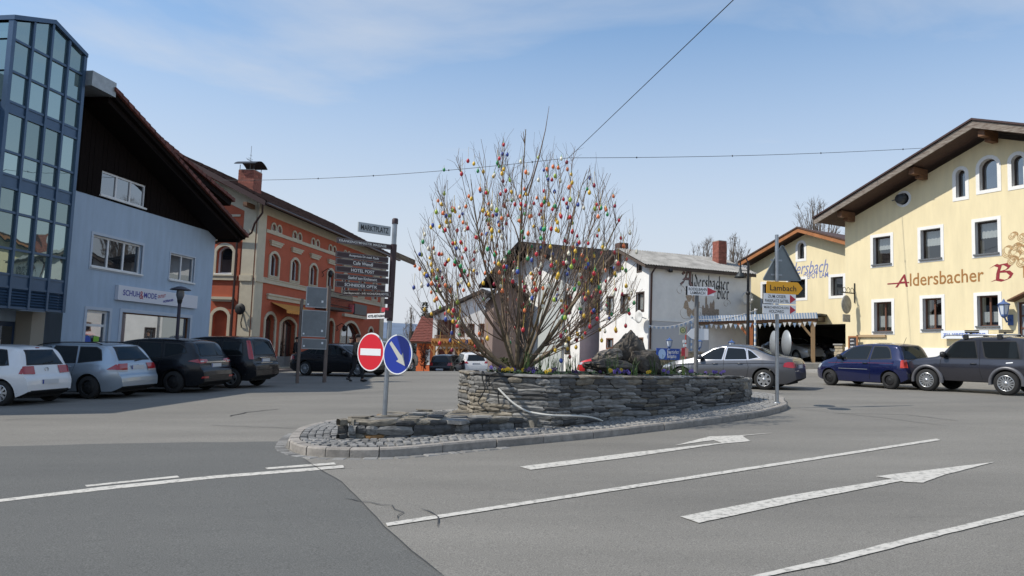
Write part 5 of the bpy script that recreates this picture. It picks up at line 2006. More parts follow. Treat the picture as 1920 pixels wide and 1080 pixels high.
# stones
def stone_mesh(seed, m):
    r = random.Random(seed)
    n = 4
    vs, fs = [], []
    for j in range(n):
        for i in range(n):
            e = i in (0, n - 1), j in (0, n - 1)
            x, z = i / (n - 1) - .5, j / (n - 1) - .5
            y = -.5 + (.09 if any(e) else 0) + (.07 if all(e) else 0) + r.uniform(0, .10)
            x += r.uniform(-.05, .05) - (x * .14 if all(e) else 0)
            z += r.uniform(-.07, .07) - (z * .14 if all(e) else 0)
            vs.append((x, y, z))
    for j in range(n - 1):
        for i in range(n - 1):
            fs.append((j * n + i, j * n + i + 1, (j + 1) * n + i + 1, (j + 1) * n + i))
    ringi = [i for i in range(n)] + [j * n + n - 1 for j in range(1, n)] + [(n - 1) * n + i for i in range(n - 2, -1, -1)] + [j * n for j in range(n - 2, 0, -1)]
    o = len(vs)
    vs += [(vs[k][0], .5, vs[k][2]) for k in ringi]
    L_ = len(ringi)
    for k in range(L_):
        fs.append((ringi[(k + 1) % L_], ringi[k], o + k, o + (k + 1) % L_))
    me = bpy.data.meshes.new('stone')
    me.from_pydata(vs, [], fs)
    me.materials.append(m)
    return me


st_grey = mat('schist_grey', (.205, .20, .188), .85, var=.55, vs=2.6, bump=.6, bs=14, rand=.35, vdet=8)
st_dark = mat('schist_dark', (.085, .084, .082), .8, var=.5, vs=2.6, bump=.6, bs=14, rand=.3, vdet=8)
st_tan = mat('schist_tan', (.225, .198, .155), .88, var=.5, vs=2.6, bump=.6, bs=14, rand=.3, vdet=8)
st_rust = mat('schist_rust', (.27, .15, .06), .88, var=.6, vs=2.6, bump=.5, bs=14, rand=.2)
m_wmort = mat('lime_mortar_dark', (.20, .185, .155), .95, var=.45, vs=7, bump=.5, bs=30)
STV = {k: [stone_mesh(s + 17 * q, m) for s in range(6)] for q, (k, m) in enumerate((('g', st_grey), ('d', st_dark), ('t', st_tan), ('r', st_rust)))}


def lay(parent, path, zbot, ztop, hr, lr, depth, seed, mixf, limit=300, org=V((0, 0, 0)), count=0):
    """courses of stones along a path"""
    r = random.Random(seed)
    cum = [0]
    for a, b in zip(path[:-1], path[1:]):
        cum.append(cum[-1] + (b - a).length)
    tot = cum[-1]

    def pos(s):
        s = max(0, min(tot - 1e-6, s))
        for k in range(len(cum) - 1):
            if s <= cum[k + 1]:
                t = (s - cum[k]) / max(1e-6, cum[k + 1] - cum[k])
                return path[k].lerp(path[k + 1], t)
        return path[-1]
    z = min(zbot(p) for p in path)
    n_ = count
    while z < ztop - .02:
        h = min(r.uniform(*hr), ztop - z)
        if ztop - z - h < .03:
            h = ztop - z
        s = r.uniform(-.2, 0)
        while s < tot:
            w = r.uniform(*lr) * (1.25 if r.random() < .15 else 1)
            a, b = max(0, s), min(tot, s + w)
            while b - a > .13 and (pos((a + b) / 2) - (pos(a) + pos(b)) / 2).length > .018:
                b = a + (b - a) * .7
            s = max(b, s + .02)
            if b - a < .06 or n_ >= limit:
                continue
            pa, pb = pos(a), pos(b)
            mid = (pa + pb) / 2
            if z + h < zbot(mid) + .01:
                continue
            t = (pb - pa)
            o = link('stone', r.choice(STV[mixf(mid, z, r)]), parent)
            zz, hh2 = z + h / 2, h
            if r.random() < .12:
                hh2 = h * .8
            nn = V((t.y, -t.x, 0)).normalized()
            o.location = V((mid.x, mid.y, zz)) - org - nn * (depth / 2 - .02 - r.uniform(-.022, .018))
            o.rotation_euler = (r.uniform(-.05, .05), r.uniform(-.075, .075), math.atan2(t.y, t.x) + r.uniform(-.03, .03))
            o.scale = (t.length + .004, depth, hh2 * r.uniform(.9, 1.22))
            n_ += 1
        z += h
    return n_


pl = thing('stone_planter', 'tall dry stone planter ringed by the island, bush and boulders on top', 'planter', (pfront[0].x, pfront[0].y, plane_z(pfront[0].x, pfront[0].y)))
PO = V(pl.location)


def body(name, poly, insetd, z0, z1, m, parent, org):
    n = len(poly)
    c = sum(poly, V((0, 0, 0))) / n
    a = sum(poly[i].x * poly[(i + 1) % n].y - poly[(i + 1) % n].x * poly[i].y for i in range(n))
    pin = [V((q[0], q[1], 0)) for q in inset([(p.x, p.y) for p in poly], insetd)]
    mb = MB()
    vs = [V((p.x, p.y, plane_z(p.x, p.y) + z0)) - org for p in pin] + [V((p.x, p.y, z1)) - org for p in pin]
    fs = [(i, (i + 1) % n, n + (i + 1) % n, n + i) for i in range(n)]
    tr_ = geometry.tessellate_polygon([[V((p.x, p.y, 0)) for p in pin]])
    mb.add(vs, fs + [tuple(n + k for k in t) for t in tr_])
    return mb.build(name, m, parent), pin


b_, pin = body('core', PP, .045, -.1, PZ - .10, m_wmort, pl, PO)
def mix1(p, z, r):
    left = p.x < .3  # light put into the stone mix: paler lit end, darker shaded front
    q = r.random()
    if left:
        return 't' if q < (.5 if z < PZ - .5 else .25) else 'g' if q < .93 else 'd'
    return 'd' if q < .34 else 't' if q < .40 else 'g'
arc_left = PB[-9:-1]
path = [p for p in arc_left] + PF
cnt = lay(pl, path, lambda p: plane_z(p.x, p.y) + .06, PZ - .05, (.05, .11), (.24, .72), .16, 51, mix1, 288, PO)
print('planter stones', cnt)
pathb = PB[:10]
lay(pl, pathb, lambda p: plane_z(p.x, p.y) + .06, PZ - .05, (.12, .2), (.3, .6), .16, 52, mix1, 296, PO, cnt)
# coping slabs
mbc = MB()
rr = random.Random(61)
cop = []
path2 = resample(path, .02, False)[::1]
i = 0
while i < len(path2) - 8:
    n = int(rr.uniform(.28, .62) / .02)
    n = min(n, len(path2) - 1 - i)
    a, b = path2[i], path2[i + n]
    t = (b - a)
    o = link('coping_slab', rr.choice(STV[rr.choice('ggtd')]), pl)
    nn = V((t.y, -t.x, 0)).normalized()
    mid = (a + b) / 2
    o.location = V((mid.x, mid.y, PZ - .025 + rr.uniform(-.008, .012))) - PO - nn * (.10 + rr.uniform(-.02, .02))
    o.rotation_euler = (0, 0, math.atan2(t.y, t.x))
    o.scale = (t.length - .006, .30, .055)
    i += n
m_soil = mat('dark_soil', (.035, .024, .016), .95, var=.5, vs=12, bump=.8, bs=25)
n = len(pin)
mb = MB()
cc = sum(pin, V((0, 0, 0))) / n
NR = 6
vs = []
for k in range(NR + 1):
    for p in pin:
        q = p.lerp(cc, k / NR)
        z = PZ - .09 + .10 * min(1, k / 2.5) + .03 * noise.noise(q * 1.7)
        vs.append(V((q.x, q.y, z)) - PO)
fs = [(k * n + i, k * n + (i + 1) % n, (k + 1) * n + (i + 1) % n, (k + 1) * n + i) for k in range(NR) for i in range(n)]
a = V(vs[1]) - V(vs[0]); 
mb.add(vs, fs if ((V(vs[1]) - V(vs[0])).cross(V(vs[n]) - V(vs[0]))).z > 0 else [tuple(reversed(f)) for f in fs], 0, True)
mb.build('soil', m_soil, pl)

lw = thing('low_stone_wall', 'knee high stone platform at the tip of the island carrying the finger post', 'wall', (lfront[1].x, lfront[1].y, plane_z(lfront[1].x, lfront[1].y)))
LO = V(lw.location)
b_, lpin = body('core', [p + (V((max(p.x, -2.2) + .2, 11.4 + .62 * (p.x + 2.3), 0)) - p).normalized() * .07 for p in LP if p.x < 1.2], 0, 0, LZ - .035, m_wmort, lw, LO)
def mix2(p, z, r):
    q = r.random()
    if p.x < -1.9:  # shade of the front put into a darker mix than the lit tip
        return 'r' if q < .18 else 't' if q < .45 else 'g' if q < .8 else 'd'
    return 'd' if q < .55 else 'g' if q < .9 else 't'
c2 = lay(lw, [lback[-1]] + LF, lambda p: plane_z(p.x, p.y) + .09, LZ - .03, (.08, .15), (.16, .45), .16, 71, mix2, 135, LO)
c2 = lay(lw, list(reversed([lback[-1]] + [lback[-2], lback[-3], lback[-4]])), lambda p: plane_z(p.x, p.y) + .1, LZ - .03, (.09, .15), (.2, .4), .14, 72, mix2, 150, LO, c2)
# irregular flagstones on top
rr = random.Random(81)
lc = [V((p.x, p.y, 0)) for p in LP]
x0, x1 = min(p.x for p in lc), max(p.x for p in lc)
y0, y1 = min(p.y for p in lc), max(p.y for p in lc)
gx = x0
while gx < x1:
    w = rr.uniform(.24, .46)
    gy = y0 + rr.uniform(-.2, 0)
    while gy < y1:
        l = rr.uniform(.16, .34)
        c = V((gx + w / 2, gy + l / 2, 0))
        if inside(c, lc) and not inside(c, PP) and c2 < 290:
            r_ = [(c.x + (w / 2 - .008) * sx * rr.uniform(.82, 1.0), c.y + (l / 2 - .008) * sy * rr.uniform(.82, 1.0)) for sx, sy in ((-1, -.4), (-.6, -1), (.7, -1), (1, -.3), (.9, .9), (0, 1), (-.9, .8))]
            zt = LZ - .02 + rr.uniform(-.014, .018)
            n = len(r_)
            tl_ = rr.uniform(-.04, .04)
            m = MB().add([V((a, b, zt + (a - c.x) * tl_)) - LO for a, b in r_] + [V((a * 1.0, b, zt - .06)) - LO for a, b in r_], [tuple(range(n))] + [((i + 1) % n, i, n + i, n + (i + 1) % n) for i in range(n)])
            m.build('flagstone', rr.choice([st_grey, st_grey, st_tan, st_tan, st_dark]), lw)
            c2 += 1
        gy += l
    gx += w
print('low wall stones', c2)

# ------------------------------------------------------------------ the bush with eggs
def wall_hit(px, py, o_=.05):
    r = ray(px, py)
    best = None
    for a, b in zip(PF[:-1], PF[1:]):
        d = b - a
        nn = V((d.y, -d.x, 0)).normalized()
        den = r.dot(nn)
        if abs(den) < 1e-6:
            continue
        t = (a - CAM).dot(nn) / den
        p = CAM + r * t
        s = (xy(p) - a).dot(d) / d.dot(d)
        if t > 0 and -.05 <= s <= 1.05 and (best is None or t < best[0]):
            best = (t, p + nn * o_)
    return best[1] if best else pt(px, py, 13)


bbase = V((.16, 14.9, PZ - .03))
m_bark = mat('green_grey_bark', (.17, .13, .08), .8, var=.35, vs=9, bump=.4, bs=30)
m_twig = mat('brown_twig', (.17, .115, .08), .75, var=.3, vs=5)
bush = thing('bush', 'big bare bush hung with coloured easter eggs in the stone planter', 'bush', bbase)
rr = random.Random(5)
EC, ERX, ERZ = V((.06, 0, 2.2)), 2.2, 2.5


def env(p):
    q = p - EC
    return math.sqrt((q.x / ERX) ** 2 + (q.y / 1.9) ** 2 + (q.z / ERZ) ** 2)


def bez(a, b, c, n):
    return [a.lerp(b, t / n).lerp(b.lerp(c, t / n), t / n) for t in range(n + 1)]


twpts = []
limbs = []
FIB = []
for k in range(84):
    zf = 1 - 2 * (k + .5) / 84
    ph = k * 2.399963
    q = math.sqrt(1 - zf * zf)
    FIB.append(EC + V((ERX * q * math.cos(ph), 1.9 * q * math.sin(ph), ERZ * zf)))
FIB = [p for p in FIB if p.z > .75]
NS = len(FIB)
order = [i for i in range(NS) if i % 6 == 2] + [i for i in range(NS) if i % 6 != 2]
for s, fi in enumerate(order):
    big = fi % 6 == 2
    end = FIB[fi] + V((rr.gauss(0, .12), rr.gauss(0, .12), rr.gauss(0, .12)))
    phi = math.atan2(end.y, end.x)
    if big:
        b0 = V((.15 * math.cos(phi) * rr.random(), .15 * math.sin(phi) * rr.random(), 0))
    else:
        tdir = end.normalized()
        b0 = min((n_ for l in limbs for n_ in l[0][2:8]), key=lambda n_: (n_ - tdir * n_.dot(tdir)).length + .12 * n_.length + rr.uniform(0, .22)).copy()
    Ls = (end - b0).length
    d = (end - b0).normalized()
    side = V((-d.y, d.x, 0))
    ctrl = b0 + d * Ls * .5 + V((d.x, d.y, 0)) * .10 * Ls - V((0, 0, .07 * Ls)) + side * rr.uniform(-.25, .25)
    path_ = bez(b0, ctrl, end + V((0, 0, .12)), 10)
    path_ = [p + V((noise.noise(p * 1.3 + V((s, 0, 0))), noise.noise(p * 1.3 + V((0, s, 5))), 0)) * .09 * (i / 10) for i, p in enumerate(path_)]
    if big:
        limbs.append((path_, 0))
    r0 = (rr.uniform(.036, .060) if big else rr.uniform(.008, .0135))
    bm_ = MB().tube(path_, [r0 * (1 - .9 * (i / 10) ** .8) + .003 for i in range(11)], 7 if big else 5, 0)
    tw = MB()
    # side branches
    for k in range(8):
        t = rr.uniform(.40, .98)
        f = t * 10
        i = min(9, int(f))
        p = path_[i].lerp(path_[i + 1], f - i)
        tan_ = (path_[i + 1] - path_[i]).normalized()
        rv = V((rr.gauss(0, 1), rr.gauss(0, 1), rr.gauss(.3, .7))).normalized()
        dd_ = (tan_ * 1.25 + rv * .75 + V((0, 0, .22))).normalized()
        lb = rr.uniform(.55, 1.5) * (1.15 - .5 * t)
        pts_ = [p]
        cur = dd_
        stp = lb / 5
        for q in range(5):
            cur = (cur + V((rr.gauss(0, .10), rr.gauss(0, .10), .09))).normalized()
            nxt = pts_[-1] + cur * stp
            if env(nxt) > 1.08 and nxt.z > .5:
                break
            pts_.append(nxt)
        if len(pts_) < 3:
            continue
        rb = r0 * .36 * (1 - .6 * t) + .003
        tw.tube(pts_, [rb * (1 - .75 * q / (len(pts_) - 1)) + .0018 for q in range(len(pts_))], 4, 0, cap=False)
        twpts += [(x, q / len(pts_)) for q, x in enumerate(pts_[1:])]
        for _ in range(4):
            q = rr.randrange(1, len(pts_))
            p2 = pts_[q]
            dv = ((pts_[q] - pts_[q - 1]).normalized() + V((rr.gauss(0, .5), rr.gauss(0, .5), rr.gauss(.25, .35)))).normalized()
            lt = rr.uniform(.16, .55)
            e2_ = p2 + dv * lt + V((0, 0, .05 * lt))
            if env(e2_) > 1.13:
                continue
            m_ = p2.lerp(e2_, .5) + V((rr.gauss(0, .02), rr.gauss(0, .02), rr.gauss(0, .02)))
            tw.tube([p2, m_, e2_], [.0036, .0028, .0015], 3, 0, cap=False)
            twpts += [(m_, .5), (e2_, 1)]
    br_ = bm_.build('branch', m_bark if big else m_twig, bush)
    tw.build('twigs', m_twig, br_)
# the one long shoot on top
top = [V((.1, 0, 3.6)), V((.3, 0, 4.4)), V((.42, 0, 5.0)), V((.48, 0, 5.5))]
MB().tube(top, [.02, .014, .009, .004], 5).build('branch', m_twig, bush)
twpts += [(top[1], .5), (top[2], .8)]

EGG = {'red': (.55, .03, .045), 'orange': (.78, .20, .07), 'yellow': (.80, .50, .05), 'green': (.03, .30, .10), 'blue': (.05, .09, .35), 'white': (.74, .70, .56), 'lime green': (.36, .48, .06), 'dark red': (.30, .02, .05)}
wts = [22, 17, 20, 13, 12, 14, 5, 9]
m_string = {'g': mat('green_ribbon', (.25, .45, .12), .7), 'w': mat('white_string', (.66, .63, .55), .8), 'y': mat('yellow_string', (.6, .42, .1), .8)}
eggm = {}
for c, col in EGG.items():
    me_ = mat('egg_' + c.replace(' ', '_'), col, .38, var=.12, vs=14, rand=.12)
    for v in range(3):
        s = .082 + .007 * v
        sl_n = (.05, .13, .24)[v]
        mb = MB()
        prof = []
        for k in range(9):
            a = math.pi * k / 8
            z = -math.cos(a)
            r_ = math.sin(a) * (.36 if z < 0 else .36 - .05 * z)
            prof.append((max(.001, r_) * s, z * .5 * s))
        mb.lathe(prof, 10, 0, (0, 0, -sl_n - .5 * s))
        mb.tube([(0, 0, -sl_n), (.004, 0, -sl_n * .5), (0, 0, 0)], .004, 4, 1, cap=False)
        mb.lathe([(.010, -sl_n - .008), (.014, -sl_n + .006), (.0, -sl_n + .014)], 6, 1)
        o = mb.build('easter_egg', [me_, m_string['gwy'[v]]])
        eggm[c, v] = (o.data, mb)
        bpy.data.objects.remove(o)
rr = random.Random(77)
cand = [p for p, q in twpts if p.z > .55 and env(p) > .25]
rr.shuffle(cand)
chosen = []
for p in cand:
    w = p + bbase
    if all((p - q).length > .12 for q in chosen):
        if env(p) > .55 or rr.random() < .5:
            chosen.append(p)
    if len(chosen) >= 520:
        break
# the photo shows eggs on the low outer twigs as well
print('eggs', len(chosen), 'twig points', len(cand))
eggs = []
for p in chosen:
    c = rr.choices(list(EGG), wts)[0]
    eggs.append((p, c, rr.randrange(3), rr.uniform(-.12, .12), rr.uniform(0, 6)))
eggs.sort(key=lambda e: (e[0] + bbase - CAM).length)
rest_ = {}
for i, (p, c, v, tl_, rz_) in enumerate(eggs):
    w = p + bbase
    if i < 300:
        hz_ = 'low' if p.z < 1.5 else 'halfway up' if p.z < 3 else 'near the top'
        sd = 'on the left side' if p.x < -.7 else 'on the right side' if p.x > .8 else 'in the middle'
        o = link('easter_egg', eggm[c, v][0], None, w, (tl_ * .4, tl_ * .4, rz_))
        tag(o, f'{c} easter egg hanging {hz_} {sd} of the bare bush', 'easter egg', f'{c} eggs {hz_} {sd}')
        o['group'] = f'{c} easter eggs hanging {hz_} {sd} of the bush'
    else:
        mb = rest_.setdefault(c, MB())
        src = eggm[c, v][1]
        o_ = len(mb.v)
        mb.v += [tuple(V(q) + w) for q in src.v]
        mb.f += [[k + o_ for k in f] for f in src.f]
        mb.m += src.m
        mb.sm += src.sm
for c, mb in rest_.items():
    tag(mb.build('easter_eggs', [MATS['egg_' + c.replace(' ', '_')], m_string['w']]), f'{c} easter eggs hanging deep inside and behind the bush', 'easter eggs', None, 'stuff')

# ------------------------------------------------------------------ boulders
m_rock = mat('weathered_boulder', (.125, .11, .092), .88, var=.65, vs=2.6, bump=.9, bs=7, col2=(.055, .045, .036), vdet=9)
m_rock2 = mat('pale_boulder', (.30, .27, .23), .88, var=.6, vs=3.2, bump=.9, bs=8, col2=(.10, .085, .07), vdet=9)


def boulder(label, px, py, d, size, seed, m, rot=(0, 0, 0), peak=0):
    bm = bmesh.new()
    bmesh.ops.create_icosphere(bm, subdivisions=4, radius=1)
    s = V((seed * 3.1, seed * 1.7, seed))
    for v in bm.verts:
        c = v.co.copy()
        # cut facets
        k = 1 + .30 * noise.noise(c * 1.1 + s) + .15 * noise.noise(c * 2.6 + s) + .06 * noise.noise(c * 7 + s)
        k += .05 * noise.noise(c * 4.1 + s)
        v.co = c * k
        if peak and v.co.z > 0:
            f = v.co.z
            v.co.x *= 1 - peak * f * .6
            v.co.y *= 1 - peak * f * .6
    me = bpy.data.meshes.new('boulder')
    bm.to_mesh(me); bm.free()
    me.materials.append(m)
    for p in me.polygons:
        p.use_smooth = True
    me.set_sharp_from_angle(angle=R(28))
    p = pt(px, py, d)
    o = link('boulder', me, None, p, rot)
    o.scale = size
    return tag(o, label, 'boulder')


boulder('pointed dark boulder on top of the rock pile', 1181, 655, 16.2, (.36, .33, .42), 1.0, m_rock, (0, .15, .3), .8)
boulder('pale rough boulder leaning left below the pointed one', 1140, 667, 15.9, (.36, .30, .15), 2.3, m_rock2, (0, -.25, .2))
boulder('wide flat brown slab at the bottom of the rock pile', 1143, 687, 15.7, (.54, .42, .16), 3.4, m_rock, (0, .04, .1))
boulder('dark sloping boulder at the right end of the rock pile', 1209, 685, 16.0, (.40, .36, .30), 4.2, m_rock, (0, .45, .4))
boulder('hidden squat boulder behind the middle of the rock pile', 1175, 680, 16.5, (.55, .4, .32), 5.7, m_rock, (0, 0, .9))

# ------------------------------------------------------------------ flowers, leaves, hose, cables
m_leaf = mat('dark_pansy_leaf', (.025, .055, .018), .6, var=.4, vs=20)
m_blade = mat('daffodil_leaf', (.075, .13, .035), .55, var=.35, vs=6)
m_ppl = mat('violet_petal', (.16, .10, .42), .6); m_yel = mat('yellow_petal', (.75, .50, .03), .6); m_wp = mat('white_petal', (.75, .72, .65), .6); m_dp = mat('dark_purple_petal', (.04, .015, .08), .6)


def plant_pos(i, n, r):
    """points just inside the planter's front rim"""
    k = r.uniform(2, len(PF) - 3)
    a = PF[int(k)].lerp(PF[int(k) + 1], k % 1)
    d = (PF[int(k) + 1] - PF[int(k)]).normalized()
    return a + V((-d.y, d.x, 0)) * r.uniform(.3, .75), d


rr = random.Random(91)
for i in range(36):
    p, d = plant_pos(i, 54, rr)
    kind = rr.choices(['yellow', 'violet', 'dark purple', 'white'], [7, 5, 19, 3])[0]
    if p.x > 3.0 and rr.random() < .5:
        kind = 'violet'
    t = thing('pansy', f'{kind} pansy between dark leaves on the front edge of the stone planter', 'flower', (p.x, p.y, PZ - .05), rr.uniform(-.5, .5), f'{kind} pansies on the stone planter')
    lf, pe_ = MB(), MB()
    for k in range(9):
        a = rr.uniform(0, 6.28); l = rr.uniform(.07, .13)
        c = V((math.cos(a) * l * .4, math.sin(a) * l * .4, rr.uniform(.01, .09)))
        u = V((math.cos(a), math.sin(a), rr.uniform(.1, .6))) * l * .5
        s = V((-math.sin(a), math.cos(a), 0)) * .026
        lf.add([c - u, c + s, c + u, c - s], [(0, 1, 2, 3)])
    for k in range(rr.randrange(1, 4)):
        c = V((rr.uniform(-.07, .07), rr.uniform(-.08, .02), rr.uniform(.10, .16)))
        for q in range(5):
            a = q * 1.2566 + .3
            b = c + V((math.cos(a) * .022, -.012 + .004 * q, math.sin(a) * .022))
            pe_.add([b + V((.015 * math.cos(w), 0, .015 * math.sin(w))) for w in [j * 1.047 for j in range(6)]], [tuple(range(6))])
        pe_.tube([c, c - V((0, 0, .1))], .003, 3, 1)
    lf.build('leaves', m_leaf, t)
    pe_.build('petals', [{'yellow': m_yel, 'violet': m_ppl, 'dark purple': m_dp, 'white': m_wp}[kind], m_leaf], t)
spots = [(1008, 14.2), (1032, 14.0), (1066, 14.3), (1079, 14.6), (985, 13.9), (1146, 14.6), (1190, 14.9), (1225, 15.6), (1246, 15.8), (1262, 16.3), (1284, 16.4), (1155, 14.9), (1044, 14.1)]
for i, (px, d) in enumerate(spots):
    b = pt(px, 690, d)
    t = thing('daffodil_plant', 'tuft of upright daffodil leaves on the stone planter ' + ('between trunk and boulders' if px < 1100 else 'in front of the boulders' if px < 1215 else 'right of the boulders'), 'plant', (b.x, b.y, PZ - .04), 0, 'daffodil tufts ' + ('between trunk and boulders' if px < 1100 else 'in front of the boulders' if px < 1215 else 'right of the boulders'))
    for k in range(16):
        a = rr.uniform(0, 6.28); l = rr.uniform(.28, .52); lean = rr.uniform(.05, .4)
        w = rr.uniform(.007, .012)
        base = V((rr.uniform(-.07, .07), rr.uniform(-.07, .07), 0))
        s = V((-math.sin(a), math.cos(a), 0)) * w
        vs = []
        for q in range(5):
            f = q / 4
            c = base + V((math.cos(a), math.sin(a), 0)) * lean * l * f * f + V((0, 0, l * f * (1 - .25 * lean * f)))
            vs += [c - s * (1 - .75 * f), c + s * (1 - .75 * f)]
        MB().add(vs, [(2 * q, 2 * q + 1, 2 * q + 3, 2 * q + 2) for q in range(4)]).build('leaf', m_blade, t)
mb = MB()
for i in range(2600):
    p, d = plant_pos(0, 0, rr)
    p = p + V((-d.y, d.x, 0)) * rr.uniform(0, 1.2)
    a = rr.uniform(0, 6.28); l = rr.uniform(.04, .10)
    c = V((p.x, p.y, PZ - .04 + rr.uniform(0, .06)))
    u = V((math.cos(a), math.sin(a), rr.uniform(-.1, .7))) * l
    s = V((-math.sin(a), math.cos(a), 0)) * l * .35
    mb.add([c, c + u * .5 + s, c + u, c + u * .5 - s], [(0, 1, 2, 3)])
tag(mb.build('ground_cover', m_leaf), 'low dark leaves covering the planter soil', 'ground cover', None, 'stuff')
hp = [wall_hit(px, py, .09) for px, py in ((939, 728), (950, 740), (965, 755), (985, 768), (1005, 774), (1035, 778), (1070, 779), (1095, 781), (1112, 785), (1122, 790))]
hp = [V((p.x, p.y, max(p.z, (LZ + .03) if inside(p, lc) and p.x < 1 else plane_z(p.x, p.y) + .15))) for p in hp]
tag(MB().tube(catmull(hp, 5, False), .017, 8).build('hose', mat('white_plastic_hose', (.66, .64, .58), .45)), 'white plastic hose hanging down the planter and across the low wall', 'hose')
m_cab = mat('black_cable', (.012, .012, .012), .5)
for lab, ps in (('thin black cable hanging down the left end of the planter', ((907, 695), (908, 712), (912, 728), (906, 742), (900, 755), (911, 764))), ('black cable looped round the top of the white hose', ((936, 696), (923, 703), (919, 714), (924, 724), (939, 728), (936, 738), (938, 758)))):
    c = [wall_hit(px, py, .045) for px, py in ps]
    c[0].z = max(c[0].z, PZ + .0)
    first = V((c[0].x, c[0].y, PZ + .012))
    o = MB().tube(catmull([first + V((.02, .12, .0))] + [first] + c[1:], 5, False), .011, 6).build('cable', m_cab)
    tag(o, lab, 'cable')
# ================================================================== SIGNS, LAMPS, WIRES
m_brownpl = mat('dark_brown_sign', (.038, .016, .018), .45)
m_silver = mat('silver_sign', (.40, .43, .44), .45, .2)
m_signback = mat('grey_sign_back', (.36, .38, .39), .5, .4, var=.12, vs=4)
m_wsign = mat('white_sign', (.78, .79, .80), .4)
m_rim = mat('sign_rim_grey', (.30, .27, .26), .5)
m_txtw = mat('sign_lettering_white', (.75, .74, .70), .5)
m_txtb = mat('sign_lettering_black', (.012, .012, .012), .5)
m_sred = mat('sign_red', (.45, .03, .05), .5)
m_noent = mat('no_entry_red', (.62, .010, .025), .35)
m_sblue = mat('keep_right_blue', (.012, .035, .30), .35)

pb_ = gp(721, 779, .40)
pb_.z = LZ - .03
pole_h = (pt(737, 418, 12.05).z - pb_.z)
fp = thing('finger_post', 'tall finger post with stacked brown direction plates on the low stone wall', 'signpost', pb_)
lean = V((.006, 0, 1)).normalized()
MB().tube([V((0, 0, -.1)), lean * (pole_h * .5), lean * pole_h], .038, 12).build('pole', m_steel, fp)
MB().tube([lean * 1.52, lean * 2.76], .05, 10).build('brown_sleeve', m_brownpl, fp)
MB().lathe([(.05, -.02), (.05, .05), (.04, .07), (0, .07)], 10, 0, lean * pole_h).build('cap', m_brownpl, fp)


def plates(root, base, lst):
    for body_, deg, bx, mp, mt, th, w_off, extra in lst:
        fc = Face(root, base, deg)
        u0, u1, z0, z1 = fc.box4(*bx, w_off)
        hgt = z1 - z0
        m = MB().box(0, u1 - u0, -th / 2, th / 2, 0, hgt)
        o = m.build('sign_plate', mp, root)
        o.location = V((math.cos(R(deg)) * u0, math.sin(R(deg)) * u0, z0)) + fc.n * w_off
        o.rotation_euler = (0, 0, R(deg))
        if extra.get('rim'):
            MB().ring(rectp(.006, u1 - u0 - .006, .006, hgt - .006), rectp(.011, u1 - u0 - .011, .011, hgt - .011), -th / 2 - .002, -th / 2).build('rim_line', m_rim, o)
        if body_:
            k = extra.get('w', .86)
            lines = body_.split('\n')
            for i, l in enumerate(lines):
                n = len(lines)
                zc_ = hgt * (1 - (i + .5) / n) if n > 1 else hgt * .5
                zc_ = hgt * (.5 + (.5 - (i + .5) / n) * .92)
                kw = extra.get('ws', [k] * n)[i]
                text(l, mt, o, ((u1 - u0) * extra.get('c', .5), -th / 2 - .003, zc_), UP, h=hgt * extra.get('h', .5) / (1 if n == 1 else n * .92), w=(u1 - u0) * kw, bold=extra.get('b', .015))
        yield o, u1 - u0, hgt


PL = [
    ('MARKTPLATZ', 39.3, (672, 416, 434, 732), m_silver, m_txtb, .03, .02, dict(h=.58, w=.86, b=.012)),
    ('KRANKENGYMNASTIK MASSAGE', 39.3, (632, 445, 455, 735), m_brownpl, m_txtw, .03, .0, dict(h=.46, w=.86, c=.46, rim=1)),
    ('Arztpraxis Dr.med. Pauls', 39.3, (630, 470.5, 482, 728), m_brownpl, m_txtw, .03, .0, dict(h=.5, w=.57, c=.52, rim=1)),
    ('Cafe Wendl', 39.3, (630, 483.5, 495, 728), m_brownpl, m_txtw, .03, .0, dict(h=.56, w=.38, rim=1)),
    ('HOTEL POST', 39.3, (629, 497.5, 509, 728), m_brownpl, m_txtw, .03, .0, dict(h=.52, w=.44, rim=1)),
    ('Gasthof zum Kirchenwirt', 39.3, (628.5, 512, 523, 728), m_brownpl, m_txtw, .03, .0, dict(h=.52, w=.55, rim=1)),
    ('SCHNEIDER OPTIK', 39.3, (629, 526, 537.5, 722), m_brownpl, m_txtw, .03, .0, dict(h=.5, w=.66, rim=1)),
    ('Das Bayerwald - IHR WOHLF\u00dcHLHOTEL', 4, (642, 543.5, 554.5, 733), m_brownpl, m_txtw, .03, .07, dict(h=.55, w=.93, rim=1)),
    ('', 4, (721, 560, 570, 738), m_brownpl, m_txtw, .03, .06, dict()),
    ('', -40, (717, 577, 585, 728), m_sred, m_txtw, .03, .05, dict()),
    ('HOTEL-RESTAURANT', -50, (690, 588.5, 598, 727), m_wsign, m_txtb, .03, .05, dict(h=.55, w=.9, b=.03)),
    ('', 4, (722, 582, 596, 735), m_brownpl, m_txtw, .05, .05, dict()),
    ('TIERARZTPRAXIS', 80, (741, 472, 482.5, 777.5), mat('brown_grey_sign', (.10, .07, .05), .5), mat('dull_gold_text', (.32, .27, .19), .6), .03, .0, dict(h=.48, w=.7)),
]
PLL = list(plates(fp, pb_, PL))


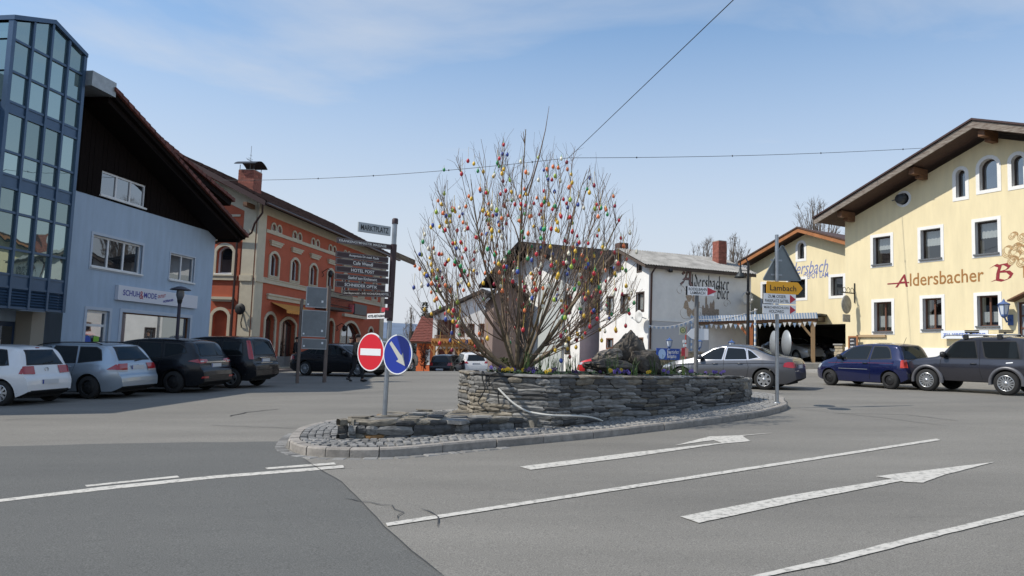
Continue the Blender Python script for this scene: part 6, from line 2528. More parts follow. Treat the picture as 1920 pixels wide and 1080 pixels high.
def disc(root, name, base, px, py, deg, r, w, mats_, front):
    fc = Face(root, base, deg)
    u, z = fc.uz(px, py, w)
    loc = V((math.cos(fc.th) * u, math.sin(fc.th) * u, z)) + fc.n * w
    o = MB().lathe([(0, .0), (r - .004, .0), (r, .004), (r, .012), (0, .012)], 40, 0, (0, 0, 0), 'y').build(name, mats_[0], root)
    o.location = loc
    o.rotation_euler = (0, 0, fc.th)
    if front:
        ol = circp(0, 0, r * .985, 40)
        MB().ring(ol, inset(ol, .018), -.003, .0).build('rim', m_wsign, o)
        il = inset(ol, .018)
        MB().add([(p[0], -.002, p[1]) for p in il], [tuple(range(40))]).build('face', mats_[1], o)
    return o


nd = disc(fp, 'no_entry_sign', pb_, 695, 660, -36, .312, .075, (m_signback, m_noent), True)
MB().box(-.235, .235, -.006, -.0025, -.055, .055).build('white_bar', m_wsign, nd)
bd_ = disc(fp, 'keep_right_sign', pb_, 745.5, 664.5, -36, .318, .085, (m_signback, m_sblue), True)
ar_ = [V((-.19, .19)), V((.10, -.10))]
dd_ = V((1, -1)).normalized(); nn_ = V((1, 1)).normalized()
tail, neck, tip_ = V((-.165, .185)), V((.055, -.045)), V((.175, -.175))
pts_ = [tail + nn_ * .028, neck + nn_ * .042, neck + nn_ * .098 - dd_ * .01, tip_, neck - nn_ * .098 - dd_ * .01, neck - nn_ * .042, tail - nn_ * .028]
MB().add([(p.x, -.005, p.y) for p in pts_], [tuple(reversed(range(7)))]).build('arrow', mat('arrow_white', (.50, .49, .44), .5), bd_)
for zz in (nd.location.z, bd_.location.z):
    MB().lathe([(.045, -.02), (.05, -.02), (.05, .02), (.045, .02)], 10, 0, (lean.x * zz, 0, zz)).bar((lean.x * zz, 0, zz), V((lean.x * zz, 0, zz)) + Face(fp, pb_, -36).n * .08, .05, .03).build('clamp', m_steel, fp)

# right pole with the backs of traffic signs
rb = gp(1457, 756, .12)
rp = thing('sign_pole', 'grey pole with yellow arrow sign and traffic sign backs at the island right tip', 'signpost', rb)
rtop = pt(1467, 436, (rb - CAM).dot(M3 @ V((0, 0, -1))) + .02).z - rb.z
ln2 = V((-.004, 0, 1)).normalized()
MB().tube([(0, 0, -.05), ln2 * rtop], .042, 12).lathe([(.09, -.02), (.09, .015), (.05, .03)], 12).build('pole', m_steel, rp)
f0_ = Face(rp, rb, 6)
ta, tb, tcx = f0_.uz(1428, 526, -.07), f0_.uz(1503, 527.5, -.07), f0_.uz(1466, 457, -.07)
def rounded(poly, r, n=4):
    res = []
    m = len(poly)
    for i in range(m):
        a, b, c = V(poly[i - 1]), V(poly[i]), V(poly[(i + 1) % m])
        p, q = b + (a - b).normalized() * r, b + (c - b).normalized() * r
        res += [tuple(p.lerp(b, t / n).lerp(b.lerp(q, t / n), t / n)) for t in range(n + 1)]
    return res
tri = rounded([ta, tb, tcx], .09)
o = MB().prism(tri, .06, .068).ring(tri, inset(tri, .02), .03, .06).build('triangle_sign_back', mat('triangle_grey', (.21, .235, .24), .5, .3, var=.1, vs=3), rp)
o.rotation_euler = (0, 0, R(6))
for z in (ta[1] + .15, ta[1] + .5):
    MB().box(-.14, .14, .045, .06, z - .02, z + .02).build('bracket', m_steel, rp, None, R(6))
u0, u1, z0, z1 = f0_.box4(1437, 527, 550, 1505, .06)
yo_ = MB().prism(rounded([(u0, z0), (u1 - .12, z0), (u1, (z0 + z1) / 2), (u1 - .12, z1), (u0, z1)], .03, 3), -.07, -.055).build('yellow_arrow_sign', mat('traffic_yellow', (.80, .38, .015), .45), rp, None, R(6))
text('Lambach', m_txtb, yo_, ((u0 + u1) / 2 - .04, -.073, (z0 + z1) / 2 - .005), UP, h=.135, w=(u1 - u0) * .72, bold=.008)
for bx, bt in (((1432, 549.5, 568.5, 1492), 'ZUM OSSER\nPARKPLATZ SATTEL'), ((1430, 570, 588, 1492), 'M\u00c4RCHENSCHLOSS\nHOLZWEG')):
    u0, u1, z0, z1 = f0_.box4(*bx, .06)
    w_ = MB().box(u0, u1, -.07, -.055, z0, z1).build('white_arrow_sign', m_wsign, rp, None, R(6))
    MB().add([(u1 - .15, -.0725, z0 + .015), (u1 - .005, -.0725, (z0 + z1) / 2), (u1 - .15, -.0725, z1 - .015)], [(0, 1, 2)]).build('red_point', m_sred, w_)
    l1, l2 = bt.split('\n')
    for l, zz, ww in ((l1, .72, .56 if 'OSSER' in l1 else .74), (l2, .28, .74 if 'PARK' in l2 else .44)):
        text(l, m_txtb, w_, (u0 + (u1 - u0 - .15) / 2 + .0, -.0735, z0 + (z1 - z0) * zz), UP, h=(z1 - z0) * .30, w=(u1 - u0) * ww, bold=.008)
for px, w_ in ((1452, .0), (1475, .0)):
    dk = disc(rp, 'round_sign_back', rb, px, 643.5, 90, .30, .07, (m_signback,), False)
    MB().box(-.26, .26, -.03, .0, -.035, .035).box(-.03, .03, -.028, -.001, -.26, .26).build('bracket', mat('rusty_bracket', (.16, .055, .03), .7), dk)

# middle post
mbp_ = gp(1306, 712, .0)
dm_ = 21.5
mb0 = pt(1305, 702, dm_)
mb0.z = plane_z(mb0.x, mb0.y)
mp_ = thing('sign_post', 'post with white toboggan run arrow behind the planter flowers', 'signpost', mb0)
mz = pt(1304, 540, dm_).z - mb0.z
MB().tube([(0, 0, -.1), (-.01, 0, mz)], .065, 10).build('pole', mat('grey_pole', (.17, .17, .17), .6, .3, var=.2, vs=4), mp_)
fm_ = Face(mp_, mb0, 3)
u0, u1, z0, z1 = fm_.box4(1285, 536.5, 553, 1345, .08)
w_ = MB().prism([(u0, z0), (u1 - .10, z0), (u1 - .10, z1), (u0, z1)], -.095, -.075).build('arrow_plate', m_wsign, mp_, None, R(3))
MB().add([(u1 - .30, -.0972, z0 + .01), (u1 - .02, -.0972, (z0 + z1) / 2), (u1 - .30, -.0972, z1 - .01)], [(0, 1, 2)]).build('red_point', m_sred, w_)
MB().box(u0, u0 + .06, -.0965, -.0955, z0, z1).build('dark_end', m_dark, w_)
text('RODELBAHN', m_txtb, w_, ((u0 + u1 - .22) / 2, -.0985, z0 + (z1 - z0) * .70), UP, h=.085, w=.54, bold=.01)
text('LAMBACH', m_txtb, w_, ((u0 + u1 - .22) / 2, -.0985, z0 + (z1 - z0) * .28), UP, h=.085, w=.44, bold=.01)
a_ = fm_.uz(1287, 627); b__ = fm_.uz(1303, 615); c__ = fm_.uz(1303, 637)
MB().prism([(a_[0], a_[1]), (b__[0] - .1, c__[1] + .03), (b__[0], c__[1]), (b__[0], b__[1]), (b__[0] - .1, b__[1] - .03)], -.02, .0).build('pentagon_plate', m_wsign, mp_, None, R(3))
u0, u1, z0, z1 = fm_.box4(1309.5, 616, 637, 1328)
MB().box(u0, u1, -.03, .0, z0, z1).build('square_plate', m_wsign, mp_, None, R(3))
for z in (z0 + .02, z1 - .02):
    MB().box(-.12, .14, .0, .03, z - .02, z + .02).build('clamp', m_steel, mp_, None, R(3))

# bus stop
bsb = at(1285, 36.5)
bst = thing('bus_stop', 'bus stop pole with round H sign and red timetable boxes by the garden wall', 'bus stop', bsb)
MB().tube([(0, 0, 0), (0, 0, pt(1285, 612, 36.5).z - bsb.z)], .035, 8).build('pole', mat('red_pole', (.40, .05, .03), .5), bst)
fb = Face(bst, bsb, 8)
u0, u1, z0, z1 = fb.box4(1274, 612, 627.5, 1286.5, .05)
o = MB().box(u0, u1, -.065, -.045, z0, z1).build('stop_plate', mat('stop_plate', (.45, .46, .38), .5), bst, None, R(8))
oc = circp((u0 + u1) / 2, (z0 + z1) / 2 + .02, .15, 24)
MB().ring(oc, inset(oc, .03), -.07, -.066).build('green_ring', mat('stop_green', (.03, .12, .05), .5), o)
MB().add([(p[0], -.068, p[1]) for p in inset(oc, .03)], [tuple(range(24))]).build('yellow_disc', mat('stop_yellow', (.55, .52, .25), .5), o)
text('H', MATS['stop_green'], o, ((u0 + u1) / 2, -.072, (z0 + z1) / 2 + .02), UP, h=.14, bold=.02)
for bx, m in (((1280, 637, 642.5, 1286), m_wsign), ((1281, 645, 650, 1287), m_wsign), ((1278, 652, 668, 1284), m_sred), ((1284, 653, 669, 1290), mat('timetable_pink', (.6, .35, .3), .5))):
    u0, u1, z0, z1 = fb.box4(*bx, .05)
    MB().box(u0, u1, -.08 - .004 * (bx[0] % 3), -.05, z0, z1).build('timetable_box', m, bst, None, R(8))

# street lamps
lb = at(1402, 41.2)
sl_o = thing('street_lamp', 'tall dark street lamp with bell shade on a bracket before the depot corner', 'street lamp', lb)
zt_l = pt(1403, 490, 41.2).z - lb.z
MB().tube([(0, 0, 0), (0, 0, zt_l)], [.10, .07], 10).lathe([(.07, -.1), (.13, -.06), (.13, .06), (.07, .1)], 10, 0, (0, 0, zt_l * .71)).build('pole', m_iron, sl_o)
fl_ = Face(sl_o, lb, 0)
hx = fl_.uz(1388, 515)
MB().tube([(0, 0, zt_l - .05), (-.12, 0, zt_l + .25), (-.38, 0, zt_l + .28), (hx[0], 0, zt_l - .0), (hx[0], 0, hx[1] + .25)], .035, 6).bar((0, 0, zt_l - .45), (hx[0], 0, zt_l - .45), .03).build('arm', m_iron, sl_o)
MB().lathe([(.05, .4), (.07, .3), (.10, .12), (.20, .0), (.34, -.16), (.32, -.17), (.1, .0), (0, .02)], 14, 0, (hx[0], 0, hx[1])).build('bell_shade', mat('dark_lamp_shade', (.035, .04, .042), .5, .3), sl_o)
lb = at(325, 24.6)
l2_ = thing('street_lamp', 'dark post lamp with flat disc hood in front of the shop sign', 'street lamp', lb)
zt_l = pt(330, 535, 24.6).z - lb.z
MB().tube([(0, 0, 0), (0, 0, zt_l - .55)], .055, 10).build('pole', mat('dark_violet_pole', (.022, .018, .04), .45), l2_)
MB().lathe([(.0, .0), (.10, -.01), (.30, -.09), (.34, -.13), (.12, -.12), (.0, -.12)], 18, 0, (0, 0, zt_l)).build('hood', mat('lamp_hood', (.04, .038, .05), .5), l2_)
MB().lathe([(.12, -.13), (.13, -.3), (.08, -.46), (.0, -.46)], 12, 0, (0, 0, zt_l)).build('lamp_glass', mat('lamp_glass_grey', (.12, .13, .15), .15), l2_)
MB().lathe([(.09, -.46), (.07, -.56), (.05, -.6)], 10, 0, (0, 0, zt_l)).build('collar', m_iron, l2_)

# notice board seen from behind
nb0, nb1 = gp(557, 718.5), gp(608, 717)
nv_ = nb1 - nb0
na = math.degrees(math.atan2(nv_.y, nv_.x))
nbd = thing('notice_board', 'grey back of a tall three panel notice board on two wooden posts', 'notice board', nb0, R(na))
Nf = Face(nbd, nb0, na)
wl_ = math.hypot(nv_.x, nv_.y)
zt0 = Nf.uz(563, 560)[1]; zt1 = Nf.uz(613, 536)[1]
m_gwood = mat('weathered_grey_wood', (.17, .13, .11), .85, var=.3, vs=4, stretch=(4, 4, .6))
MB().box(-.05, .05, -.05, .05, 0, zt0).build('post', m_gwood, nbd)
MB().box(wl_ - .06, wl_ + .06, -.05, .05, nv_.z, zt1).build('post', m_gwood, nbd)
m_bpan = mat('grey_metal_panel', (.17, .19, .205), .45, .4, var=.15, vs=3)
for bx in ((574, 537, 576, 612), (566, 580.5, 631, 611.5), (565, 634, 654, 611)):
    u0, u1, z0, z1 = Nf.box4(*bx)
    o = MB().box(u0, u1, -.085, -.055, z0, z1).build('panel', m_bpan, nbd)
    MB().ring(rectp(u0, u1, z0, z1), rectp(u0 + .03, u1 - .03, z0 + .03, z1 - .03), -.095, -.085).build('panel_frame', m_steel, o)
    MB().box(u0 + .06, u0 + .12, -.089, -.0855, z0 + .08, z0 + .14).box(u1 - .2, u1 - .13, -.089, -.0855, z0 + .2, z0 + .28).build('sticker', m_wsign, o)

# overhead wires
def wire(lab, pts, r=.012, nb=0):
    o = MB().tube(pts, r, 5).build('overhead_wire', m_iron)
    if nb:
        m = MB()
        for i in range(nb):
            k = int((i + .7) / nb * (len(pts) - 1))
            m.lathe([(.0, -.05), (.04, 0), (.0, .05)], 6, 0, pts[k])
        m.build('insulator', m_iron, o)
    return tag(o, lab, 'wire')
wa, wj, wb_ = pt(412, 338, 38), pt(1066, 296, 30), pt(1742, 277, 35)
def sag(a, b, s, n=24):
    return [a.lerp(b, i / n) - V((0, 0, 4 * s * (i / n) * (1 - i / n))) for i in range(n + 1)]
wire('thin overhead wire from the orange house to the joint above the bush', sag(wa, wj, .25), .011, 5)
wire('thin overhead wire from the joint above the bush to the yellow guesthouse', sag(wj, wb_, .12), .011, 4)
we = pt(1500, -120, 13)
wire('steep overhead wire rising from the joint to the upper edge of the view', [wj.lerp(we, t / 20) for t in range(21)] + [wj.lerp(we, 2.2)], .011, 0)

# ================================================================== TREES FAR BEHIND
def bare_tree(label, px, d, top_py, base_py, wpx, seed, m, group=None, n=46):
    r = random.Random(seed)
    b = at(px, d)
    b.z = min(gz(b.x, b.y), pt(px, base_py, d).z)
    H = pt(px, top_py, d).z - b.z
    W = wpx * d / FPX / 2
    t = thing('bare_tree', label, 'tree', b, 0, group)
    MB().tube([(0, 0, -1), (0, 0, H * .3), (.1, 0, H * .5)], [W * .12, W * .09, W * .06], 7).build('trunk', m, t)
    cr = MB()
    for i in range(n):
        ph = i * 2.4
        e = R(r.uniform(10, 88))
        z0 = H * r.uniform(.18, .5)
        zc = H * .62
        end = V((math.cos(ph) * W * math.cos(e), math.sin(ph) * W * math.cos(e), zc + (H - zc) * math.sin(e) * r.uniform(.8, 1)))
        a = V((0, 0, z0))
        p = [a.lerp(end, q / 5) + V((r.gauss(0, .12), r.gauss(0, .12), (q * (5 - q)) * -.02 * W)) for q in range(6)]
        cr.tube(p, [W * .03 * (1 - q / 6) + .012 for q in range(6)], 4, 0, cap=False)
        for k in range(16):
            q = r.randrange(1, 6)
            s = p[q]
            dv = ((p[q] - p[q - 1]).normalized() + V((r.gauss(0, .6), r.gauss(0, .6), r.gauss(.35, .4)))).normalized()
            l = W * r.uniform(.15, .42)
            m1 = s + dv * l * .5
            e1 = s + dv * l + V((r.gauss(0, .1), r.gauss(0, .1), .1 * l))
            cr.tube([s, m1, e1], [.016, .012, .006], 3, 0, cap=False)
            for _ in range(2):
                dv2 = (dv + V((r.gauss(0, .6), r.gauss(0, .6), r.gauss(.2, .4)))).normalized()
                cr.tube([m1, m1 + dv2 * l * .5], [.010, .005], 3, 0, cap=False)
    cr.build('crown', m, t)
m_bt = mat('pale_bare_twig', (.17, .14, .115), .9)
bare_tree('bare grey tree left of the red brick chimney behind the white house', 1322, 76, 452, 520, 85, 3, m_bt)
bare_tree('bare rounded tree right of the red brick chimney behind the white house', 1374, 74, 437, 520, 62, 4, m_bt)
bare_tree('bare tree rising between the depot roof and the guesthouse eaves', 1532, 72, 374, 480, 105, 5, m_bt, n=60)
bare_tree('bare shrub left of the dark conifer', 768, 100, 575, 680, 30, 6, m_bt, n=26)
bare_tree('small bare red stemmed shrub before the small orange house', 795, 52, 640, 692, 16, 7, mat('red_twig', (.16, .06, .04), .8), n=18)
m_needle = mat('dark_conifer_needles', (.022, .036, .022), .9, var=.5, vs=1.5)
def conifer(label, px, d, top_py, base_py, wpx, seed):
    r = random.Random(seed)
    b = at(px, d)
    b.z = gz(b.x, b.y)
    H = pt(px, top_py, d).z - b.z
    W = wpx * d / FPX / 2
    t = thing('conifer', label, 'tree', b)
    MB().tube([(0, 0, -1), (0, 0, H * .97)], [W * .12, .03], 7).build('trunk', m_bark, t)
    mb = MB()
    lay_ = 34
    for k in range(lay_):
        f = k / lay_
        z = H * (.12 + .87 * f)
        rad = W * (1 - f) ** .8 * r.uniform(.75, 1.1)
        for q in range(9):
            a = r.uniform(0, 6.28)
            for s in range(7):
                u = (s + .5) / 7
                c = V((math.cos(a) * rad * u, math.sin(a) * rad * u, z - .25 * rad * u + r.uniform(-.1, .1)))
                L_ = .42 * r.uniform(.6, 1.2)
                dx = V((math.cos(a + r.uniform(-.8, .8)), math.sin(a + r.uniform(-.8, .8)), r.uniform(-.5, .2))) * L_
                sd = V((-math.sin(a), math.cos(a), r.uniform(-.4, .4))) * L_ * .35
                mb.add([c, c + dx * .5 + sd, c + dx, c + dx * .5 - sd], [(0, 1, 2, 3)])
    mb.build('crown', m_needle, t)
conifer('dark conifer left of the small orange house', 793, 104, 561, 680, 42, 11)
conifer('lower dark conifer beside the keep right sign', 772, 112, 618, 690, 40, 12)
# evergreen beside the shop entrance down the street
def shrub(label, px, d, py0, py1, wpx, seed):
    r = random.Random(seed)
    b = at(px, d); b.z = pt(px, py1, d).z
    H = (py1 - py0) * d / FPX; W = wpx * d / FPX / 2
    mb = MB()
    for i in range(700):
        v = V((r.gauss(0, .42) * W, r.gauss(0, .42) * W, H * r.random()))
        l = r.uniform(.08, .2)
        u = V((r.gauss(0, 1), r.gauss(0, 1), r.gauss(0, 1))).normalized() * l
        s = V((r.gauss(0, 1), r.gauss(0, 1), r.gauss(0, 1))).normalized() * l * .4
        mb.add([v, v + u * .5 + s, v + u, v + u * .5 - s], [(0, 1, 2, 3)])
    o = mb.build('shrub', mat('olive_leaf', (.06, .07, .02), .8, var=.4, vs=3), None, b)
    return tag(o, label, 'shrub')
shrub('low olive green shrub by the house wall left of the bush stems', 946, 50, 672, 700, 30, 2)
# ================================================================== VEHICLES
m_glasscar = glass('car_glass', (.012, .014, .015), .03, (.42, .48, .52))
m_tyre = mat('tyre_rubber', (.018, .018, .018), .85)
m_alloy = mat('alloy_rim', (.48, .49, .50), .3, .8)
m_steelrim = mat('black_steel_rim', (.02, .02, .021), .5, .3)
m_plate = mat('licence_plate', (.62, .63, .64), .4)
m_tail = mat('tail_lamp_red', (.36, .008, .012), .12, coat=1)
m_tailc = mat('tail_lamp_clear', (.45, .40, .38), .15, coat=1)
m_head = mat('head_lamp', (.55, .57, .58), .1, .3, coat=1)
m_trim = mat('black_trim', (.014, .014, .015), .5)
m_chrome = mat('chrome', (.6, .6, .6), .15, 1)
m_under = mat('underbody', (.010, .010, .010), .9)


def paint(name, col, metal=.0, rough=.28):
    return mat('paint_' + name, col, rough, metal, coat=.35 if 'black' in name else .5 if 'grey' in name else 1, spec=.3 if 'black' in name else .5, var=.04, vs=2)


def interp(prof, x):
    if x <= prof[0][0]:
        return prof[0][1]
    for a, b in zip(prof[:-1], prof[1:]):
        if x <= b[0]:
            t = (x - a[0]) / (b[0] - a[0])
            return a[1] + (b[1] - a[1]) * t
    return prof[-1][1]


def smooth_prof(prof, it=2):
    """corner cutting, keeps the ends"""
    p = [V(q) for q in prof]
    for _ in range(it):
        q = [p[0]]
        for a, b in zip(p[:-1], p[1:]):
            q += [a.lerp(b, .22), a.lerp(b, .78)]
        q.append(p[-1])
        p = q
    return [(v.x, v.y) for v in p]


def car(label, name, cat, pm, S, loc, heading, group=None, lean_ground=True):
    """x runs from the rear bumper (0) to the nose (L); origin midway between the axles on the ground"""
    L_, W, H, wb, wr = S['L'], S['W'], S['H'], S['wb'], S['wr']
    xr = S['xr']                      # rear axle
    xf = xr + wb
    xc = (xr + xf) / 2
    prof = smooth_prof(S['top'])
    beltp = S['belt']
    fl = S.get('floor', .20)
    rr_ = S.get('roofw', .76)
    R_ = wr + S.get('gap', .055)
    root = thing(name, label, cat, loc, 0, group)
    # basis: heading along local x, standing on the sloping ground
    n = V((GN.x, GN.y, GN.z)) if lean_ground else V((0, 0, 1))
    fx = V((math.cos(heading), math.sin(heading), 0))
    fx = (fx - n * fx.dot(n)).normalized()
    fy = n.cross(fx)
    root.rotation_euler = Matrix((fx, fy, n)).transposed().to_euler()
    ends = S.get('endz', (.34, .30))

    def zbot(x):
        z = fl
        if x < .35:
            z = fl + (ends[0] - fl) * (1 - x / .35) ** 1.5
        if x > L_ - .4:
            z = fl + (ends[1] - fl) * (1 - (L_ - x) / .4) ** 1.5
        for ax in (xr, xf):
            q = R_ * R_ - (x - ax) ** 2
            if q > 0:
                z = max(z, wr + math.sqrt(q))
        return z

    def plan(x):
        t = abs(x - L_ / 2) / (L_ / 2)
        e = S.get('nose', .26) if x > L_ / 2 else S.get('tailr', .16)
        return (W / 2) * (1 - e * max(0, (t - .62) / .38) ** 2.4)

    xs = set()
    N = 46
    for i in range(N + 1):
        xs.add(round(L_ * i / N, 4))
    for q in (.0, .012, .03, .06, .1, .15, .2, .28):
        xs.add(q); xs.add(round(L_ - q, 4))
    for ax in (xr, xf):
        for q in range(-10, 11):
            xs.add(round(ax + R_ * math.sin(q / 10 * math.pi / 2) * .9999, 4))
        xs.add(round(ax - R_ - .002, 4)); xs.add(round(ax + R_ + .002, 4))
    for q in prof:
        xs.add(round(q[0], 4))
    xs = sorted(x for x in xs if 0 <= x <= L_)
    rings = []
    for x in xs:
        zt, zb = interp(prof, x), zbot(x)
        zt = max(zt, zb + .02)
        zB = interp(beltp, x)
        w = plan(x)
        ze = min(zB, zt - .015)
        ze = max(ze, zb + .004)
        half = [(0, zb), (w * .90, zb)]
        for s in (.0, .06, .2, .38, .55, .7, .84, .94, 1.0):
            z = zb + s * (ze - zb)
            # side section keyed to the height, not to the cut-out, so arches do not dent it
            g = (z - fl) / max(.2, (zB - fl))
            y = w * (1 - .085 * abs(g - .55) ** 1.7 / .55 ** 1.7 + .012 * math.exp(-((g - .72) / .09) ** 2))
            half.append((y, z))
        yb = half[-1][0]
        f = max(0, min(1, (zt - zB) / max(.05, H - zB)))
        wrf = W / 2 * rr_ * (w / (W / 2)) ** .6
        yt = yb * .93 * (1 - f) + wrf * f
        for s in (.06, .3, .6, .85, .95):
            k = s + .0
            half.append((yb * (1 - k) + yt * k - .0, ze + k * (zt - .018 * f - .004 - ze)))
        half.append((yt * .93, zt - .008 * f))
        half.append((yt * .75, zt + .004))
        half.append((yt * .4, zt + .014 + .012 * f))
        half.append((0, zt + .018 + .016 * f))
        rings.append([V((x - xc, y, z)) for y, z in half] + [V((x - xc, -y, z)) for y, z in reversed(half[1:-1])])
    M_ = len(rings[0])
    mb = MB()
    vs = [v for r in rings for v in r]
    fs, mi = [], []
    hn = (M_ + 2) // 2
    for i in range(len(rings) - 1):
        for k in range(M_):
            k2 = (k + 1) % M_
            fs.append((i * M_ + k, i * M_ + k2, (i + 1) * M_ + k2, (i + 1) * M_ + k))
            mi.append(1 if k in (0, 1, M_ - 1, M_ - 2) else 0)
    mb.add(vs, fs, 0, True)
    mb.m = mi
    mb.add(rings[0], [tuple(reversed(range(M_)))], 0)
    mb.add(rings[-1], [tuple(range(M_))], 0)
    bo_ = mb.build('body', [pm, m_under], root)
    me = bo_.data
    bm = bmesh.new(); bm.from_mesh(me)
    bmesh.ops.recalc_face_normals(bm, faces=bm.faces)
    bm.to_mesh(me)
    bv = BVHTree.FromBMesh(bm)
    bm.free()
    me.set_sharp_from_angle(angle=R(38))

    def hit(o_, d_):
        p, nn, i_, ds = bv.ray_cast(V(o_), V(d_))
        return (p, nn) if p else (None, None)

    def patch_side(nm, poly, m, side=1, o=.004, nx=12, nz=5, parent=None):
        """poly in (x from rear, z); projected on the flank"""
        pl_ = [(q[0] - xc, q[1]) for q in poly]
        x0_, x1_ = min(q[0] for q in pl_) + .001, max(q[0] for q in pl_) - .001
        cols = []
        for i in range(nx + 1):
            x = x0_ + (x1_ - x0_) * i / nx
            zs = []
            for a, b in zip(pl_, pl_[1:] + pl_[:1]):
                if (a[0] - x) * (b[0] - x) <= 0 and abs(a[0] - b[0]) > 1e-9:
                    zs.append(a[1] + (b[1] - a[1]) * (x - a[0]) / (b[0] - a[0]))
            if len(zs) < 2:
                continue
            lo, hi = min(zs), max(zs)
            c = []
            for j in range(nz + 1):
                z = lo + (hi - lo) * j / nz
                p, nn = hit((x, side * 3, z), (0, -side, 0))
                c.append(p + nn * o if p and abs(nn.y) > .15 else None)
            cols.append(c)
        m2 = MB()
        k = nz + 1
        v2 = [v for c in cols for v in c]
        f2 = [(i * k + j, (i + 1) * k + j, (i + 1) * k + j + 1, i * k + j + 1) for i in range(len(cols) - 1) for j in range(nz)]
        if side > 0:
            f2 = [tuple(reversed(f)) for f in f2]
        f2 = [f for f in f2 if all(v2[q] is not None for q in f)]
        m2.add([q or V((0, 0, .5)) for q in v2], f2, 0, True)
        return m2.build(nm, m, parent or root)

    def patch_end(nm, poly, m, rear=True, o=.005, ny=10, nz=5, parent=None):
        """poly in (y, z), projected from behind (or in front)"""
        y0_, y1_ = min(q[0] for q in poly) + .001, max(q[0] for q in poly) - .001
        cols = []
        sx = -1 if rear else 1
        for i in range(ny + 1):
            y = y0_ + (y1_ - y0_) * i / ny
            zs = []
            for a, b in zip(poly, poly[1:] + poly[:1]):
                if (a[0] - y) * (b[0] - y) <= 0 and abs(a[0] - b[0]) > 1e-9:
                    zs.append(a[1] + (b[1] - a[1]) * (y - a[0]) / (b[0] - a[0]))
            if len(zs) < 2:
                continue
            lo, hi = min(zs), max(zs)
            c = []
            for j in range(nz + 1):
                z = lo + (hi - lo) * j / nz
                p, nn = hit((sx * 4, y, z), (-sx, 0, 0))
                c.append(p + nn * o if p and abs(nn.x) > .15 else None)
            cols.append(c)
        k = nz + 1
        v2 = [v for c in cols for v in c]
        f2 = [(i * k + j, (i + 1) * k + j, (i + 1) * k + j + 1, i * k + j + 1) for i in range(len(cols) - 1) for j in range(nz)]
        if rear:
            f2 = [tuple(reversed(f)) for f in f2]
        f2 = [f for f in f2 if all(v2[q] is not None for q in f)]
        return MB().add([q or V((0, 0, .5)) for q in v2], f2, 0, True).build(nm, m, parent or root)

    def line_side(nm, pts, r, m, side=1, o=.002):
        res = []
        for a, b in zip(pts[:-1], pts[1:]):
            for k in range(7):
                t = k / 7
                res.append((a[0] + (b[0] - a[0]) * t, a[1] + (b[1] - a[1]) * t))
        res.append(pts[-1])
        p3 = []
        for x, z in res:
            p, nn = hit((x - xc, side * 3, z), (0, -side, 0))
            if p:
                p3.append(p + nn * o)
        if len(p3) > 1:
            return MB().tube(p3, r, 5).build(nm, m, root)
    # glass
    for side in (1, -1):
        for w_ in S['side']:
            # dark gasket then glass
            cx_ = sum(q[0] for q in w_) / len(w_); cz_ = sum(q[1] for q in w_) / len(w_)
            g_ = patch_side('side_window', w_, m_glasscar, side, .008)
        if S.get('gasket', True):
            for w_ in S['side']:
                o2 = inset(w_, -.028)
                patch_side('window_seal', o2, S.get('seal', m_trim), side, .004, 14, 4)
        for ln_ in S.get('seams', []):
            line_side('door_seam', ln_, .0045, m_under, side)
        for hx, hz in S.get('handles', []):
            p, nn = hit((hx - xc, side * 3, hz), (0, -side, 0))
            if p:
                MB().tube([p + V((-.09, 0, 0)), p + V((-.07, side * .03, .005)), p + V((.07, side * .03, .005)), p + V((.09, 0, 0))], .014, 6).build('door_handle', S.get('handle_m', pm), root)
        # mirror
        if 'mirror' in S:
            mx_, mz_ = S['mirror']
            p, nn = hit((mx_ - xc, side * 3, mz_), (0, -side, 0))
            if p:
                mm = MB().lathe([(0, -.07), (.07, -.06), (.095, .0), (.085, .06), (0, .07)], 10, 0, (p.x, p.y + side * .13, p.z + .05), 'x').bar(p, p + V((0, side * .1, .03)), .05, .03)
                mm.build('wing_mirror', S.get('mirror_m', pm), root)
        for (pl2, m, nm) in S.get('sidepatch', []):
            patch_side(nm, pl2, m, side, .007)
        for (ln_, r_, m, nm) in S.get('sidelines', []):
            line_side(nm, ln_, r_, m, side, .006)
    patch_end('rear_window', S['rearwin'], m_glasscar, True, .010)
    patch_end('rear_window_seal', inset(S['rearwin'], -.03), m_trim, True, .005)
    patch_end('windscreen', S['windscreen'], m_glasscar, False, .008)
    for tlp in S['tail']:
        for s in (1, -1):
            patch_end('tail_lamp', [(s * a, b) for a, b in tlp[0]], tlp[1], True, .012, 8, 5)
    for tl_ in S.get('tailside', []):
        for s in (1, -1):
            patch_side('tail_lamp', tl_[0], tl_[1], s, .012, 8, 5)
    for poly, m in S.get('corner', []):
        for s in (1, -1):
            c0 = V((-xc, s * W / 2, 0)); dr_ = V((1, -s, 0)).normalized(); tg = V((-1, -s, 0)).normalized()
            t0_, t1_ = min(q[0] for q in poly) + .001, max(q[0] for q in poly) - .001
            grid = []
            for i in range(11):
                t = t0_ + (t1_ - t0_) * i / 10
                zs = [a[1] + (b[1] - a[1]) * (t - a[0]) / (b[0] - a[0]) for a, b in zip(poly, poly[1:] + poly[:1]) if (a[0] - t) * (b[0] - t) <= 0 and abs(a[0] - b[0]) > 1e-9]
                for j in range(6):
                    z = min(zs) + (max(zs) - min(zs)) * j / 5
                    p, nn = hit(c0 + tg * t + V((0, 0, z)) - dr_ * 3, dr_)
                    grid.append(p + nn * .012 if p else c0 + V((0, 0, z)))
            f2 = [(i * 6 + j, (i + 1) * 6 + j, (i + 1) * 6 + j + 1, i * 6 + j + 1) for i in range(10) for j in range(5)]
            MB().add(grid, [tuple(reversed(f)) for f in f2] if s < 0 else f2, 0, True).build('tail_lamp', m, root)
